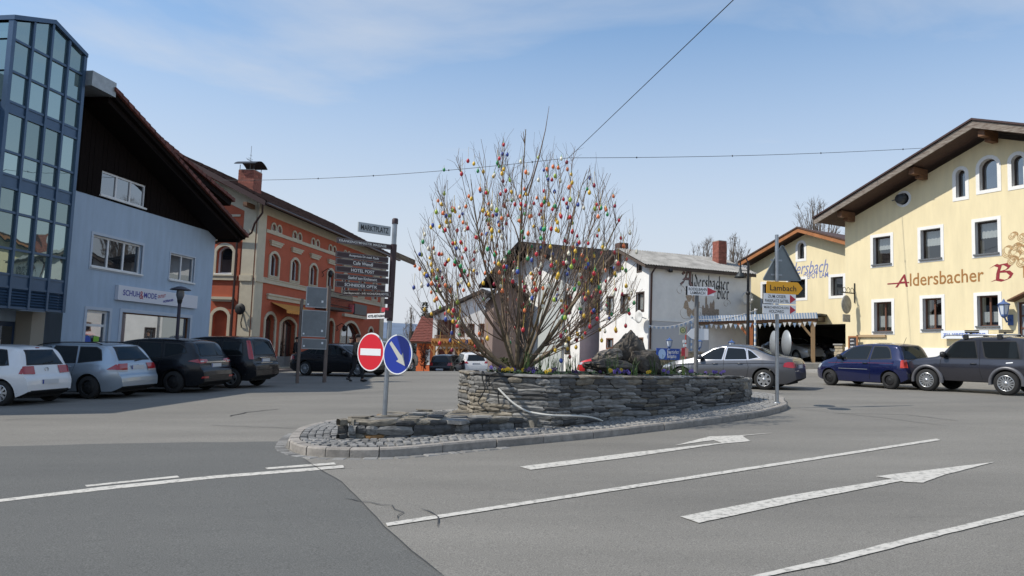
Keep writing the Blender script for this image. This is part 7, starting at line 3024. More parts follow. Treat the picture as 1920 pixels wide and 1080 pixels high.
    for s in (1, -1):
        patch_end('head_lamp', [(s * a, b) for a, b in S['head']], m_head, False, .008, 8, 4)
    for pl2, m, nm, rear in S.get('endpatch', []):
        patch_end(nm, pl2, m, rear, .008)
    # number plate
    pz_ = S['plate']
    p, nn = hit((-4, 0, pz_), (1, 0, 0))
    if p:
        pl_o = MB().box(-.012, .0, -.26, .26, -.056, .056).build('number_plate', m_plate, root, (p.x - .008, 0, pz_))
        MB().box(-.0145, -.0125, .215, .255, -.05, .05).build('blue_band', mat('plate_blue', (.02, .05, .3), .4), pl_o)
    # wheels
    sp = S.get('spokes', 7)
    rimm = S.get('rim', m_alloy)
    for ax in (xr, xf):
        for s in (1, -1):
            yw = W / 2 - .115 - S.get('wheel_in', .0)
            wo = MB().lathe([(wr * .60, -.10), (wr * .88, -.10), (wr * .97, -.075), (wr, -.03), (wr, .03), (wr * .97, .075), (wr * .88, .10), (wr * .60, .10)], 28, 0, (0, 0, 0), 'y').build('wheel', m_tyre, root, (ax - xc, s * yw, wr))
            rm = MB().lathe([(wr * .66, .10), (wr * .62, .11), (wr * .58, .085), (wr * .56, .0)], 28, 0, (0, 0, 0), 'y')
            if sp:
                for k in range(sp):
                    a = 2 * math.pi * k / sp + .3
                    c_, s_ = math.cos(a), math.sin(a)
                    wd0, wd1 = S.get('sw', (.035, .05))
                    q0, q1 = V((c_, 0, s_)) * wr * .10, V((c_, 0, s_)) * wr * .60
                    t_ = V((-s_, 0, c_))
                    rm.add([q0 - t_ * wd0 + V((0, .10, 0)), q0 + t_ * wd0 + V((0, .10, 0)), q1 + t_ * wd1 + V((0, .095, 0)), q1 - t_ * wd1 + V((0, .095, 0)), q0 - t_ * wd0 + V((0, .06, 0)), q0 + t_ * wd0 + V((0, .06, 0)), q1 + t_ * wd1 + V((0, .06, 0)), q1 - t_ * wd1 + V((0, .06, 0))], [(0, 1, 2, 3), (0, 4, 5, 1), (1, 5, 6, 2), (3, 2, 6, 7), (0, 3, 7, 4)])
                rm.lathe([(wr * .2, .07), (wr * .17, .105), (0, .11)], 14, 0, (0, 0, 0), 'y')
                rb_ = MB().lathe([(wr * .6, .03), (0, .03)], 24, 0, (0, 0, 0), 'y').build('wheel_disc', m_under, wo)
            else:
                rm.lathe([(wr * .56, .05), (wr * .42, .085), (wr * .3, .07), (wr * .2, .09), (0, .09)], 24, 0, (0, 0, 0), 'y')
                rb_ = None
            ro = rm.build('rim', rimm, wo)
            if s < 0:
                ro.scale = (1, -1, 1)
                if rb_:
                    rb_.scale = (1, -1, 1)
    MB().box(.25 - xc, L_ - .25 - xc, -W / 2 + .27, W / 2 - .27, fl - .03, fl + .35).build('underbody', m_under, root)
    if 'rails' in S:
        for s in (1, -1):
            x0_, x1_, zz_ = S['rails']
            pts_ = []
            for k in range(13):
                x = x0_ + (x1_ - x0_) * k / 12
                p, nn = hit((x - xc, s * W / 2 * (rr_ - .04), 4), (0, 0, -1))
                if p:
                    pts_.append(p + V((0, 0, .012 if k in (0, 12) else zz_)))
            MB().tube(pts_, .016, 6).build('roof_rail', S.get('rail_m', m_trim), root)
    if 'extra' in S:
        S['extra'](root, xc, hit, L_, W)
    return root


def ground_pose(px, py, S, heading, side, axle):
    """origin of a car whose wheel (side +1 left / -1 right, 'r'/'f' axle) touches the ground at a pixel"""
    p = gp(px, py)
    f = V((math.cos(heading), math.sin(heading), 0))
    l = V((-f.y, f.x, 0))
    q = p - l * side * (S['W'] / 2 - .1) + f * (S['wb'] / 2 if axle == 'r' else -S['wb'] / 2)
    q.z = gz(q.x, q.y)
    return q


def hatch(**k):
    S = dict(L=3.97, W=1.68, H=1.46, wb=2.47, wr=.305, xr=.66, roofw=.73,
             top=[(0, .50), (.02, .64), (.10, .74), (.16, .96), (.36, 1.33), (.50, 1.41), (1.0, 1.455), (1.75, 1.46), (2.35, 1.37), (3.02, .99), (3.60, .86), (3.88, .68), (3.95, .55), (3.97, .42)],
             belt=[(0, .93), (1, .95), (2.6, .90), (3.97, .72)],
             side=[[(.52, 1.0), (.95, .975), (1.0, 1.36), (.68, 1.33)], [(1.05, .97), (1.78, .955), (1.74, 1.385), (1.06, 1.37)], [(1.84, .955), (2.78, .94), (2.30, 1.31), (2.0, 1.38), (1.80, 1.385)]],
             seams=[[(1.02, .98), (.98, .75), (1.12, .36)], [(1.81, .96), (1.83, .32)], [(2.80, .93), (2.92, .72), (2.80, .34)], [(1.12, .31), (2.8, .31)]],
             handles=[(1.2, .84), (2.0, .82)], mirror=(2.66, .97),
             rearwin=[(-.54, 1.00), (.54, 1.00), (.46, 1.32), (-.46, 1.32)],
             windscreen=[(-.58, 1.02), (.58, 1.02), (.47, 1.36), (-.47, 1.36)],
             tail=[([(.50, .76), (.80, .76), (.80, .94), (.54, .95)], m_tail)], head=[(.38, .60), (.76, .62), (.76, .76), (.50, .74)], plate=.52)
    S.update(k)
    return S


A80 = R(170)            # nose pointing at the shop front (left of the picture)
# white hatchback
S = hatch(tail=[], corner=[([(-.09, .77), (.25, .75), (.24, .95), (-.02, .95)], m_tail)],
          endpatch=[([(-.06, 1.385), (.06, 1.385), (.06, 1.405), (-.06, 1.405)], m_tail, 'brake_light', True), ([(-.75, .30), (.75, .30), (.70, .36), (-.70, .36)], m_trim, 'bumper_lip', True)], spokes=9, sw=(.022, .03), plate=.56)
def badge(root, xc, hit, L_, W):
    p, nn = hit((-4, 0, .86), (1, 0, 0))
    if p:
        MB().lathe([(.045, -.012), (.055, -.012), (.055, .0), (.045, .0)], 16, 0, (p.x - .002, 0, .86), 'x').build('badge', m_chrome, root)
    p, nn = hit((-4, .2, 1.02), (1, 0, 0))
    if p:
        MB().bar((p.x - .02, .05, 1.01), (p.x - .005, -.28, 1.06), .018).build('wiper', m_trim, root)
S['extra'] = badge
car('white hatchback parked at the left edge of the picture', 'hatchback', 'car', paint('white', (.74, .74, .74), 0, .3), S, ground_pose(3, 761, S, A80, 1, 'r'), A80)

# silver estate
S = hatch(L=4.56, W=1.79, H=1.50, wb=2.58, wr=.315, xr=.95, roofw=.74,
          top=[(0, .46), (.02, .60), (.09, .68), (.13, .92), (.22, 1.04), (.50, 1.40), (.66, 1.465), (1.4, 1.50), (2.2, 1.50), (2.85, 1.40), (3.55, 1.01), (4.15, .88), (4.45, .70), (4.53, .55), (4.56, .42)],
          belt=[(0, .95), (1, .97), (2.6, .93), (4.56, .72)],
          side=[[(.62, 1.06), (1.30, .99), (1.34, 1.39), (.85, 1.38), (.70, 1.30)], [(1.40, .99), (2.22, .975), (2.18, 1.42), (1.42, 1.40)], [(2.28, .975), (3.28, .955), (2.78, 1.34), (2.5, 1.41), (2.25, 1.42)]],
          seams=[[(1.37, 1.0), (1.42, .75), (1.45, .40)], [(2.25, .98), (2.27, .34)], [(3.3, .95), (3.42, .75), (3.3, .36)]],
          handles=[(1.58, .87), (2.42, .85)], mirror=(3.12, 1.0),
          rearwin=[(-.60, 1.06), (.60, 1.06), (.52, 1.38), (-.52, 1.38)], windscreen=[(-.62, 1.05), (.62, 1.05), (.5, 1.38), (-.5, 1.38)],
          tail=[], corner=[([(-.26, .795), (.26, .775), (.26, .95), (-.04, .94)], m_tail), ([(-.24, .755), (.26, .725), (.26, .770), (-.26, .79)], m_tailc)],
          head=[(.4, .62), (.8, .64), (.8, .78), (.52, .76)], plate=.84, rails=(.75, 3.0, .05), rim=m_steelrim, spokes=0,
          endpatch=[([(-.80, .30), (.80, .30), (.74, .44), (-.74, .44)], m_trim, 'bumper_skirt', True)])
S['extra'] = badge
car('silver blue estate car with black roof rails between white and black cars', 'estate_car', 'car', paint('silver_blue', (.36, .42, .48), .55, .3), S, ground_pose(167, 748, S, A80, 1, 'r'), A80)

# black people carrier
def chromebar(root, xc, hit, L_, W):
    p, nn = hit((-4, 0, .93), (1, 0, 0))
    if p:
        MB().box(p.x - .03, p.x + .01, -.52, .52, .905, .94).build('chrome_bar', m_chrome, root)
S = hatch(L=4.77, W=1.88, H=1.64, wb=2.85, wr=.335, xr=.95, roofw=.76, floor=.21,
          top=[(0, .52), (.02, .68), (.10, .76), (.14, 1.0), (.24, 1.12), (.48, 1.48), (.62, 1.56), (1.4, 1.63), (2.3, 1.64), (3.0, 1.53), (3.85, 1.06), (4.4, .92), (4.68, .72), (4.75, .58), (4.77, .44)],
          belt=[(0, 1.04), (1, 1.05), (2.6, .98), (4.77, .78)],
          side=[[(.60, 1.22), (1.30, 1.08), (1.34, 1.49), (.85, 1.47), (.70, 1.40)], [(1.40, 1.07), (2.30, 1.04), (2.26, 1.53), (1.42, 1.50)], [(2.36, 1.04), (3.50, 1.01), (2.95, 1.43), (2.6, 1.52), (2.33, 1.53)]],
          seams=[[(1.37, 1.08), (1.42, .8), (1.45, .42)], [(2.33, 1.04), (2.35, .36)]], handles=[(1.58, .95), (2.5, .92)], mirror=(3.3, 1.06),
          rearwin=[(-.62, 1.12), (.62, 1.12), (.54, 1.46), (-.54, 1.46)], windscreen=[(-.64, 1.12), (.64, 1.12), (.52, 1.5), (-.52, 1.5)],
          tail=[([(.62, .925), (.80, .925), (.80, .965), (.62, .965)], m_tailc)], corner=[([(-.30, .96), (.0, .89), (.30, .90), (.29, 1.0), (-.06, 1.02)], m_tail)],
          head=[(.45, .68), (.85, .7), (.85, .85), (.55, .82)], plate=.82, rim=m_steelrim, spokes=0, endpatch=[([(-.80, .44), (-.55, .44), (-.55, .50), (-.80, .50)], m_tail, 'reflector', True), ([(.55, .44), (.80, .44), (.80, .50), (.55, .50)], m_tail, 'reflector', True)])
S['extra'] = chromebar
car('glossy black people carrier with chrome strip beside the silver estate', 'people_carrier', 'car', paint('black', (.012, .013, .016), .2, .2), S, ground_pose(326, 737, S, A80, 1, 'r'), A80)

# black boxy off-road van with upright tail lamps
S = hatch(L=4.45, W=1.77, H=1.70, wb=2.63, wr=.34, xr=.86, roofw=.80, floor=.27, endz=(.42, .38),
          top=[(0, .60), (.02, .78), (.09, .82), (.13, 1.02), (.26, 1.42), (.36, 1.62), (.50, 1.68), (1.4, 1.70), (2.3, 1.69), (2.9, 1.58), (3.55, 1.10), (4.1, 1.0), (4.36, .84), (4.43, .66), (4.45, .5)],
          belt=[(0, 1.05), (2.6, 1.03), (4.45, .86)],
          side=[[(.48, 1.10), (1.22, 1.08), (1.22, 1.54), (.62, 1.54), (.52, 1.48)], [(1.32, 1.08), (2.16, 1.07), (2.13, 1.57), (1.33, 1.56)], [(2.24, 1.07), (3.28, 1.05), (2.80, 1.48), (2.5, 1.57), (2.22, 1.58)]],
          seams=[[(1.27, 1.06), (1.29, .5)], [(2.2, 1.06), (2.22, .4)]], handles=[(1.45, .96), (2.36, .95)], mirror=(3.1, 1.08),
          rearwin=[(-.60, 1.10), (.60, 1.10), (.54, 1.54), (-.54, 1.54)], windscreen=[(-.6, 1.14), (.6, 1.14), (.52, 1.54), (-.52, 1.54)],
          tail=[], corner=[([(-.11, .96), (.045, .95), (-.04, 1.57), (-.16, 1.57)], m_tail)],
          head=[(.42, .74), (.8, .76), (.8, .92), (.5, .9)], plate=.92, spokes=5, sw=(.05, .055),
          endpatch=[([(-.82, .46), (.82, .46), (.8, .62), (-.8, .62)], m_trim, 'bumper', True)])
def chromelow(root, xc, hit, L_, W):
    p, nn = hit((-4, 0, .84), (1, 0, 0))
    if p:
        MB().box(p.x - .03, p.x + .02, -.36, .36, .82, .84).box(p.x - .02, p.x + .03, -.4, .4, 1.0, 1.02).build('chrome_strip', m_chrome, root)
S['extra'] = chromelow
car('tall black off-road car with upright red tail lamps nearest the orange house', 'off_road_car', 'car', MATS['paint_black'], S, ground_pose(434, 728, S, R(168), 1, 'r'), R(168))

# black saloon across the street
def saloon(**k):
    S = dict(L=4.52, W=1.82, H=1.42, wb=2.76, wr=.322, xr=.94, roofw=.72,
             top=[(0, .52), (.02, .72), (.06, .90), (.12, 1.0), (.62, 1.06), (.86, 1.14), (1.35, 1.345), (1.75, 1.41), (2.2, 1.42), (2.6, 1.36), (3.28, .99), (3.9, .90), (4.3, .78), (4.46, .66), (4.52, .46)],
             belt=[(0, .93), (1, .95), (2.6, .91), (4.52, .70)],
             side=[[(1.12, 1.03), (1.42, .965), (1.48, 1.27), (1.38, 1.23)], [(1.48, .965), (2.20, .95), (2.17, 1.335), (1.56, 1.30)], [(2.27, .95), (3.18, .935), (2.62, 1.27), (2.36, 1.335), (2.23, 1.34)]],
             seams=[[(1.5, .96), (1.42, .72), (1.5, .34)], [(2.23, .95), (2.25, .30)], [(3.2, .93), (3.32, .72), (3.2, .33)]],
             handles=[(1.70, .83), (2.52, .81)], mirror=(3.02, .97),
             rearwin=[(-.60, 1.09), (.60, 1.09), (.5, 1.30), (-.5, 1.30)], windscreen=[(-.62, 1.02), (.62, 1.02), (.52, 1.32), (-.52, 1.32)],
             tail=[], corner=[([(-.2, .74), (.0, .71), (.22, .71), (.22, .87), (-.06, .90), (-.19, .84)], m_tail)],
             head=[(.4, .62), (.82, .64), (.82, .74), (.45, .74)], plate=.74, spokes=7, tailr=.2)
    S.update(k)
    return S
S = saloon(spokes=14, sw=(.012, .016))
car('black saloon parked across the street behind the notice board posts', 'saloon_car', 'car', paint('soft_black', (.010, .010, .012), .1, .25), S, ground_pose(573, 704.5, S, R(-22), -1, 'r'), R(-22))

# silver grey moving saloon
def shine(root, xc, hit, L_, W):
    pass
S = saloon(spokes=7, sw=(.05, .038), wr=.33, seal=m_chrome, sidelines=[([(.35, .86), (1.5, .835), (2.5, .80), (4.1, .74)], .006, m_under, 'crease_shade_line')])  # dark line along the flank paints the shade of the pressed crease
car('silver grey saloon passing behind the right end of the planter', 'saloon_car', 'car', paint('silver_grey', (.105, .108, .12), .55, .34), S, ground_pose(1434, 731, S, R(146), 1, 'r'), R(146))

# blue small car
S = hatch(L=3.53, W=1.64, H=1.46, wb=2.32, wr=.285, xr=.55,
          top=[(0, .52), (.02, .66), (.08, .74), (.12, .94), (.30, 1.35), (.42, 1.43), (.9, 1.46), (1.6, 1.46), (2.1, 1.37), (2.75, .98), (3.2, .86), (3.44, .70), (3.51, .56), (3.53, .42)],
          belt=[(0, .93), (1, .94), (2.3, .91), (3.53, .72)],
          side=[[(.50, 1.00), (1.22, .965), (1.20, 1.37), (.70, 1.36), (.58, 1.26)], [(1.30, .965), (2.48, .94), (2.02, 1.31), (1.7, 1.38), (1.27, 1.38)]],
          seams=[[(1.26, .96), (1.24, .5), (1.28, .3)], [(2.52, .93), (2.62, .7), (2.5, .32)]], handles=[(1.42, .82)], mirror=(2.36, .97), mirror_m=m_trim, handle_m=m_trim,
          rearwin=[(-.56, .98), (.56, .98), (.48, 1.36), (-.48, 1.36)], windscreen=[(-.58, 1.02), (.58, 1.02), (.48, 1.36), (-.48, 1.36)],
          tail=[], corner=[([(-.08, .70), (.15, .69), (.13, .95), (-.05, .94)], mat('tail_lamp_orange', (.52, .035, .01), .12, coat=1))],
          head=[(.4, .60), (.74, .62), (.74, .76), (.48, .76)], plate=.56, rim=m_steelrim, spokes=0,
          sidelines=[([(1.32, .62), (2.45, .62)], .010, m_alloy, 'side_trim'), ([(.4, .84), (1.5, .83), (2.9, .80)], .004, m_tail, 'coach_line')],
          endpatch=[([(-.78, .36), (.78, .36), (.74, .52), (-.74, .52)], m_trim, 'bumper_skirt', True)])
def aerial(root, xc, hit, L_, W):
    p, nn = hit((.55 - xc, 0, 4), (0, 0, -1))
    if p:
        MB().tube([p, p + V((-.1, 0, .2))], .006, 4).build('aerial', m_trim, root)
    badge(root, xc, hit, L_, W)
S['extra'] = aerial
car('dark blue two door small car parked before the yellow guesthouse', 'small_car', 'car', paint('deep_blue', (.007, .012, .066), .3, .25), S, ground_pose(1558, 722.5, S, R(117), 1, 'f'), R(117))

# dark grey jeep
def jeep_extra(root, xc, hit, L_, W):
    # spare wheel, wheel arch flares, roof bars with ski carriers
    wo = MB().lathe([(.17, .08), (.30, .08), (.335, .05), (.34, -.05), (.3, -.09), (0, -.10)], 24, 0, (0, 0, 0), 'x')
    wo.build('spare_wheel', m_tyre, root, (-xc - .06, -.12, .82))
    MB().lathe([(0, -.105), (.24, -.105), (.25, -.09)], 20, 0, (0, 0, 0), 'x').build('spare_cover', m_trim, root, (-xc - .065, -.12, .82))
    for ax in (S['xr'], S['xr'] + S['wb']):
        for s in (1, -1):
            m = MB()
            r0 = S['wr'] + .05
            vs = []
            for k in range(17):
                a = R(-8 + 196 * k / 16)
                for q, dy in ((0, .045), (.075, .05), (.10, -.015)):
                    vs.append((ax - xc + (r0 + q) * math.cos(a), s * (W / 2 - .01 + dy), S['wr'] + (r0 + q) * math.sin(a)))
                vs.append((ax - xc + r0 * math.cos(a), s * (W / 2 - .12), S['wr'] + r0 * math.sin(a)))
            f = []
            for k in range(16):
                for q in range(3):
                    a_, b_2 = (k * 4 + (3, 0, 1)[q], k * 4 + (0, 1, 2)[q])
                    f.append((a_, b_2, b_2 + 4, a_ + 4))
            m.add(vs, f, 0, True)
            m.build('wheel_arch_flare', mat('flare_grey', (.12, .12, .13), .4, .3), root)
    for x in (.78, 1.72):
        MB().box(x - .03 - xc, x + .03 - xc, -.62, .62, 1.74, 1.775).build('roof_bar', m_alloy, root)
        for s in (.62, -.62):
            MB().box(x - .06 - xc, x + .06 - xc, s - .05, s + .05, 1.62, 1.75).build('bar_foot', m_trim, root)
        MB().box(x - .05 - xc, x + .05 - xc, -.1, .58, 1.80, 1.85).box(x - .05 - xc, x + .05 - xc, -.1, .58, 1.86, 1.89).build('ski_carrier', m_trim, root)
        MB().bar((x - xc, .3, 1.77), (x - xc, .3, 1.81), .05).build('carrier_foot', m_trim, root)
    for s in (1, -1):
        MB().tube([(.7 - xc, s * .60, 1.69), (.8 - xc, s * .60, 1.74), (2.3 - xc, s * .60, 1.74), (2.4 - xc, s * .60, 1.67)], .02, 6).build('roof_rail', m_alloy, root)
S = hatch(L=3.55, W=1.56, H=1.67, wb=2.25, wr=.345, xr=.60, roofw=.83, floor=.36, endz=(.46, .42), gap=.06, wheel_in=-.06, nose=.12, tailr=.08,
          top=[(0, .60), (.02, .75), (.05, 1.02), (.12, 1.52), (.20, 1.64), (.6, 1.67), (1.6, 1.67), (2.05, 1.58), (2.48, 1.09), (3.0, 1.03), (3.42, .96), (3.53, .74), (3.55, .5)],
          belt=[(0, 1.02), (2.5, 1.02), (3.55, .92)],
          side=[[(.26, 1.06), (1.10, 1.06), (1.22, 1.16), (1.24, 1.54), (.34, 1.54)], [(1.38, 1.06), (2.36, 1.05), (2.02, 1.50), (1.9, 1.55), (1.40, 1.55)]],
          seams=[[(1.31, 1.6), (1.31, .7), (1.25, .42)], [(2.42, 1.04), (2.46, .6), (2.40, .42)]], handles=[(1.48, .88)], mirror=(2.3, 1.1), mirror_m=m_trim, handle_m=m_trim,
          rearwin=[(-.56, 1.1), (.56, 1.1), (.52, 1.5), (-.52, 1.5)], windscreen=[(-.58, 1.14), (.58, 1.14), (.52, 1.56), (-.52, 1.56)],
          tail=[], corner=[([(-.05, .72), (.10, .72), (.10, .85), (-.05, .85)], m_tail), ([(-.05, .855), (.10, .855), (.10, .92), (-.05, .92)], m_tailc), ([(-.05, .925), (.10, .925), (.09, 1.05), (-.04, 1.05)], m_tail)],
          head=[(.42, .74), (.68, .74), (.68, .92), (.42, .92)], plate=.56, spokes=15, sw=(.016, .022), sidepatch=[([(.42, .93), (.60, .91), (.60, .94), (.42, .96)], m_wsign, 'badge_script')],
          endpatch=[([(.3, .56), (.6, .56), (.6, .62), (.3, .62)], m_tail, 'fog_lamp', True)])
S['extra'] = jeep_extra
car('dark grey two door jeep with roof bars at the right edge', 'jeep', 'car', paint('anthracite', (.032, .032, .042), .4, .3), S, ground_pose(1742, 733, S, R(123), 1, 'f'), R(123))

# grey sport utility half hidden by the blue sign
S = hatch(L=4.45, W=1.82, H=1.66, wb=2.63, wr=.35, xr=.86, floor=.27, roofw=.78, top=[(0, .56), (.03, .8), (.14, 1.06), (.36, 1.5), (.5, 1.6), (1.4, 1.66), (2.3, 1.65), (2.9, 1.54), (3.5, 1.1), (4.1, 1.0), (4.36, .84), (4.43, .66), (4.45, .5)],
          belt=[(0, 1.05), (2.6, 1.03), (4.45, .86)], side=[[(.6, 1.12), (1.22, 1.08), (1.22, 1.5), (.74, 1.48)], [(1.32, 1.08), (2.16, 1.07), (2.13, 1.54), (1.33, 1.52)], [(2.24, 1.07), (3.2, 1.05), (2.75, 1.46), (2.5, 1.53), (2.22, 1.55)]],
          seams=[], handles=[], rearwin=[(-.6, 1.12), (.6, 1.12), (.54, 1.48), (-.54, 1.48)], windscreen=[(-.6, 1.14), (.6, 1.14), (.52, 1.5), (-.52, 1.5)], plate=.9, spokes=5)
o_ = at(718, 41)
o_.z = gz(o_.x, o_.y)
car('grey off-road car half hidden behind the keep right sign', 'off_road_car', 'car', paint('warm_grey', (.20, .19, .17), .5, .3), S, o_, R(58))
# two cars beyond the crest of the street
o_ = at(843, 50); o_.z = gz(o_.x, o_.y)
car('small dark car beyond the crest of the street left of the white off-road car', 'small_car', 'car', MATS['paint_soft_black'], hatch(seams=[], handles=[]), o_, R(75))
S2 = dict(S); S2['tail'] = [([(.55, .92), (.86, .92), (.86, 1.06), (.62, 1.06)], m_tail)]; S2.pop('corner', 0)
o_ = at(884, 52.5); o_.z = gz(o_.x, o_.y) + .1
car('white off-road car seen from behind beyond the crest of the street', 'off_road_car', 'car', MATS['paint_white'], S2, o_, R(103))
# red car behind the planter
o_ = at(1146, 46); o_.z = gz(o_.x, o_.y)
car('red small car mostly hidden behind the rock pile', 'small_car', 'car', paint('bright_red', (.62, .012, .02), .0, .3), hatch(seams=[], handles=[]), o_, R(172))
# cars in the carport
S3 = saloon(seams=[], handles=[], spokes=10, sw=(.02, .03))
o_ = at(1487, 45.5); o_.z += .32
car('silver saloon parked in the shade of the carport', 'saloon_car', 'car', paint('light_silver', (.42, .43, .44), .5, .3), S3, o_, R(-72))
o_ = at(1541, 45.0); o_.z += .32
car('dark car in the carport right of the pale wooden post', 'saloon_car', 'car', MATS['paint_soft_black'], hatch(seams=[], handles=[]), o_, R(-75))

# ================================================================== PEOPLE
m_skin = mat('skin', (.45, .26, .18), .6)
m_hair = mat('dark_hair', (.03, .018, .012), .7)


def person(label, loc, rz, H, pose, coat, trousers, hair=True, group=None, coat_len=.0, bulk=1.0):
    """one continuous skinned figure; clothes are shells of the same skeleton"""
    k = H / 1.75
    P = dict(pelvis=(0, 0, .95), waist=(0, 0, 1.08), chest=(0, -.01, 1.28), neck=(0, -.01, 1.47), head0=(0, -.02, 1.56), head1=(0, -.015, 1.70),
             shl=(.17, 0, 1.41), ell=(.23, .02, 1.14), wrl=(.21, -.06, .90), hal=(.20, -.09, .82),
             shr=(-.17, 0, 1.41), elr=(-.23, .02, 1.14), wrr=(-.21, -.06, .90), har=(-.20, -.09, .82),
             hpl=(.09, 0, .90), knl=(.10, -.02, .50), anl=(.10, .02, .09), tol=(.11, -.14, .035),
             hpr=(-.09, 0, .90), knr=(-.10, -.02, .50), anr=(-.10, .02, .09), tor=(-.11, -.14, .035))
    P.update(pose)
    root = thing('person', label, 'person', loc, rz, group)

    def skin(nm, chain, m, parent):
        names, rad, edges = [], [], []
        for n_, r in chain['v']:
            names.append(n_); rad.append(r)
        me = bpy.data.meshes.new(nm)
        me.from_pydata([V(P[n_]) * k for n_ in names], [(names.index(a), names.index(b)) for a, b in chain['e']], [])
        o = bpy.data.objects.new(nm, me)
        COL.objects.link(o)
        md = o.modifiers.new('skin', 'SKIN')
        md.use_smooth_shade = True
        for i, r in enumerate(rad):
            rr_ = r if isinstance(r, tuple) else (r, r)
            me.skin_vertices[0].data[i].radius = (rr_[0] * k * bulk, rr_[1] * k * bulk)
            me.skin_vertices[0].data[i].use_root = i == 0
        sd = o.modifiers.new('sub', 'SUBSURF'); sd.levels = 2; sd.render_levels = 2
        dg = bpy.context.evaluated_depsgraph_get()
        m2 = bpy.data.meshes.new_from_object(o.evaluated_get(dg))
        bpy.data.objects.remove(o)
        m2.materials.clear(); m2.materials.append(m)
        for p in m2.polygons:
            p.use_smooth = True
        return link(nm, m2, parent)
    arms = [('shl', .062), ('ell', .042), ('wrl', .028), ('shr', .062), ('elr', .042), ('wrr', .028)]
    skin('body', dict(v=[('pelvis', (.12, .09)), ('waist', (.12, .09)), ('chest', (.15, .10)), ('neck', .05), ('head0', (.07, .08)), ('head1', (.078, .09))] + arms + [('hal', (.035, .02)), ('har', (.035, .02)), ('hpl', .08), ('knl', .055), ('anl', .036), ('tol', .03), ('hpr', .08), ('knr', .055), ('anr', .036), ('tor', .03)],
                      e=[('pelvis', 'waist'), ('waist', 'chest'), ('chest', 'neck'), ('neck', 'head0'), ('head0', 'head1'), ('chest', 'shl'), ('shl', 'ell'), ('ell', 'wrl'), ('wrl', 'hal'), ('chest', 'shr'), ('shr', 'elr'), ('elr', 'wrr'), ('wrr', 'har'), ('pelvis', 'hpl'), ('hpl', 'knl'), ('knl', 'anl'), ('anl', 'tol'), ('pelvis', 'hpr'), ('hpr', 'knr'), ('knr', 'anr'), ('anr', 'tor')]), m_skin, root)
    P['hem'] = (0, P['pelvis'][1] + .01, P['pelvis'][2] - .06 - coat_len)
    skin('coat', dict(v=[('pelvis', (.165, .135)), ('waist', (.155, .125)), ('chest', (.18, .135)), ('neck', .075), ('hem', (.17, .14))] + [(a, r + .022) for a, r in arms],
                      e=[('pelvis', 'waist'), ('waist', 'chest'), ('chest', 'neck'), ('pelvis', 'hem'), ('chest', 'shl'), ('shl', 'ell'), ('ell', 'wrl'), ('chest', 'shr'), ('shr', 'elr'), ('elr', 'wrr')]), coat, root)
    skin('trousers', dict(v=[('pelvis', (.14, .115)), ('hpl', .10), ('knl', .072), ('anl', .056), ('hpr', .10), ('knr', .072), ('anr', .056)], e=[('pelvis', 'hpl'), ('hpl', 'knl'), ('knl', 'anl'), ('pelvis', 'hpr'), ('hpr', 'knr'), ('knr', 'anr')]), trousers, root)
    for s in 'lr':
        a, t = V(P['an' + s]), V(P['to' + s])
        d = (t - a); d.z = 0; d.normalize()
        z0 = min(a.z - .085, t.z - .035)
        sh = MB().tube([a - d * .06 + V((0, 0, -.03)), a + d * .06 + V((0, 0, -.04)), t - d * .02 + V((0, 0, .01)), t + d * .06 + V((0, 0, .005))], [.048, .05, .045, .025], 8)
        sh.v = [(x * k, y * k, max(z, z0) * k) for x, y, z in sh.v]
        sh.build('shoe', mat('dark_shoe', (.018, .015, .013), .5), root)
    h0, h1 = V(P['head0']) * k, V(P['head1']) * k
    hm = MB()
    if hair:
        bm = bmesh.new()
        bmesh.ops.create_uvsphere(bm, u_segments=14, v_segments=10, radius=1)
        vs = [(v.co.x * .092 * k + h1.x, v.co.y * .108 * k + h1.y + .012, v.co.z * .10 * k + h1.z - .0 + (.035 if v.co.y < -.35 and v.co.z < .25 else 0)) for v in bm.verts]
        fs = [tuple(v.index for v in f.verts) for f in bm.faces]
        bm.free()
        hm.add(vs, fs, 0, True)
        hm.build('hair', m_hair, root)
    f = (h0 + h1) / 2
    MB().add([f + V((-.018, -.085, -.02)) * k, f + V((.018, -.085, -.02)) * k, f + V((0, -.115, -.02)) * k, f + V((0, -.09, .035)) * k], [(0, 2, 3), (2, 1, 3), (0, 1, 2)]).build('nose', m_skin, root)
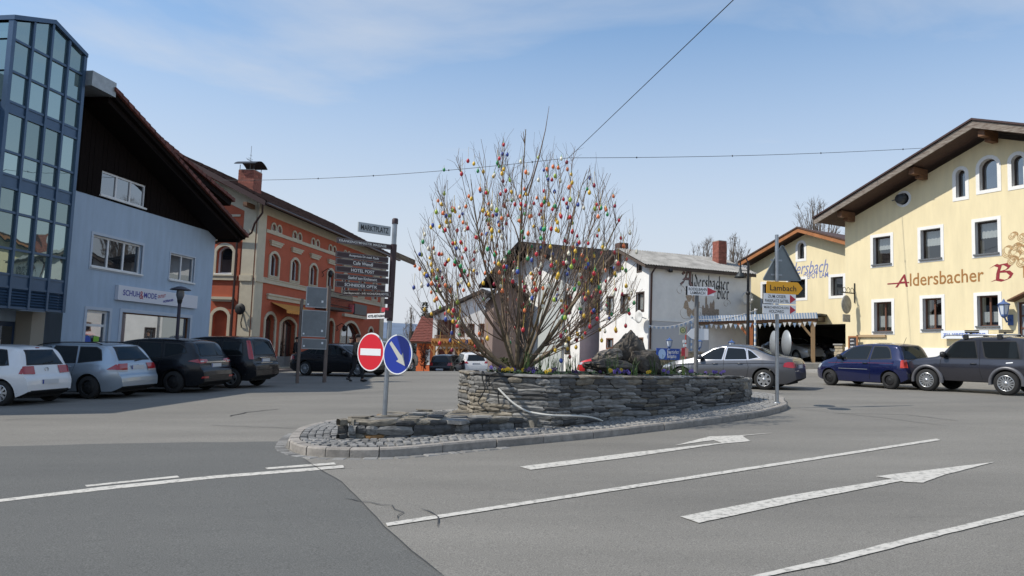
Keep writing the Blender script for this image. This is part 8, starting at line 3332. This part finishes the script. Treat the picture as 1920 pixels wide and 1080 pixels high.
    for s in (-1, 1):
        MB().lathe([(.0, -.006), (.011, -.004), (.013, .004)], 8, 0, f + V((s * .032, -.083, .02)) * k, 'y').build('eye', m_under, root)
        MB().lathe([(.0, -.02), (.028, -.01), (.03, .012), (0, .02)], 8, 0, f + V((s * .083, .0, -.005)) * k, 'x').build('ear', m_skin, root)
    MB().box(f.x - .025, f.x + .025, f.y - .09 * k, f.y - .07 * k, f.z - .052 * k, f.z - .044 * k).build('mouth', mat('lips', (.3, .12, .1), .6), root)
    for s, side in (('l', 1), ('r', -1)):
        a, b = V(P['wr' + s]) * k, V(P['ha' + s]) * k
        d = (b - a).normalized()
        hf = MB()
        lat = d.cross(V((1, 0, 0))).normalized()
        for q in range(4):
            st_ = b + lat * (.026 * (q - 1.5))
            l = (.075, .085, .08, .06)[q] * k
            hf.tube([st_, st_ + d * l * .5, st_ + d * l * .85 + V((-side * .02, 0, 0))], [.0095, .009, .007], 6)
        hf.tube([b - d * .03 - lat * .03, b + d * .0 - lat * .055, b + d * .04 - lat * .06], [.011, .0095, .008], 6)
        hf.build('fingers', m_skin, root)
    return root


wk = gp(667, 716)
stride = dict(hpl=(.08, 0, .90), knl=(.09, -.18, .52), anl=(.09, -.22, .10), tol=(.09, -.37, .06), knr=(-.09, .06, .50), anr=(-.09, .28, .14), tor=(-.09, .17, .035), ell=(.24, .12, 1.15), wrl=(.22, .08, .92), hal=(.21, .05, .85), elr=(-.24, -.02, 1.14), wrr=(-.20, -.18, .96), har=(-.19, -.25, .93))
person('walker in grey brown coat and dark trousers partly behind the no entry sign', wk, R(70), 1.78, stride, mat('grey_brown_coat', (.075, .065, .055), .9, var=.2, vs=9), mat('black_trousers', (.015, .015, .018), .9), coat_len=.12)
b = at(655, 37.0)
person('dark haired person in black jacket behind the black saloon', b, R(35), 1.72, {}, mat('black_jacket', (.014, .014, .016), .8), MATS['black_trousers'])
b = A.O + A.X * (A.uz(539, 650)[0]) + A.n * .55
b.z += .1
person('person in dark clothes standing in the shop doorway of the orange house', b, R(81), 1.74, {'ell': (.27, -.02, 1.16), 'wrl': (.24, -.14, .95), 'hal': (.22, -.2, .9)}, mat('charcoal_coat', (.022, .022, .025), .85), MATS['black_trousers'], coat_len=.15, bulk=1.05)
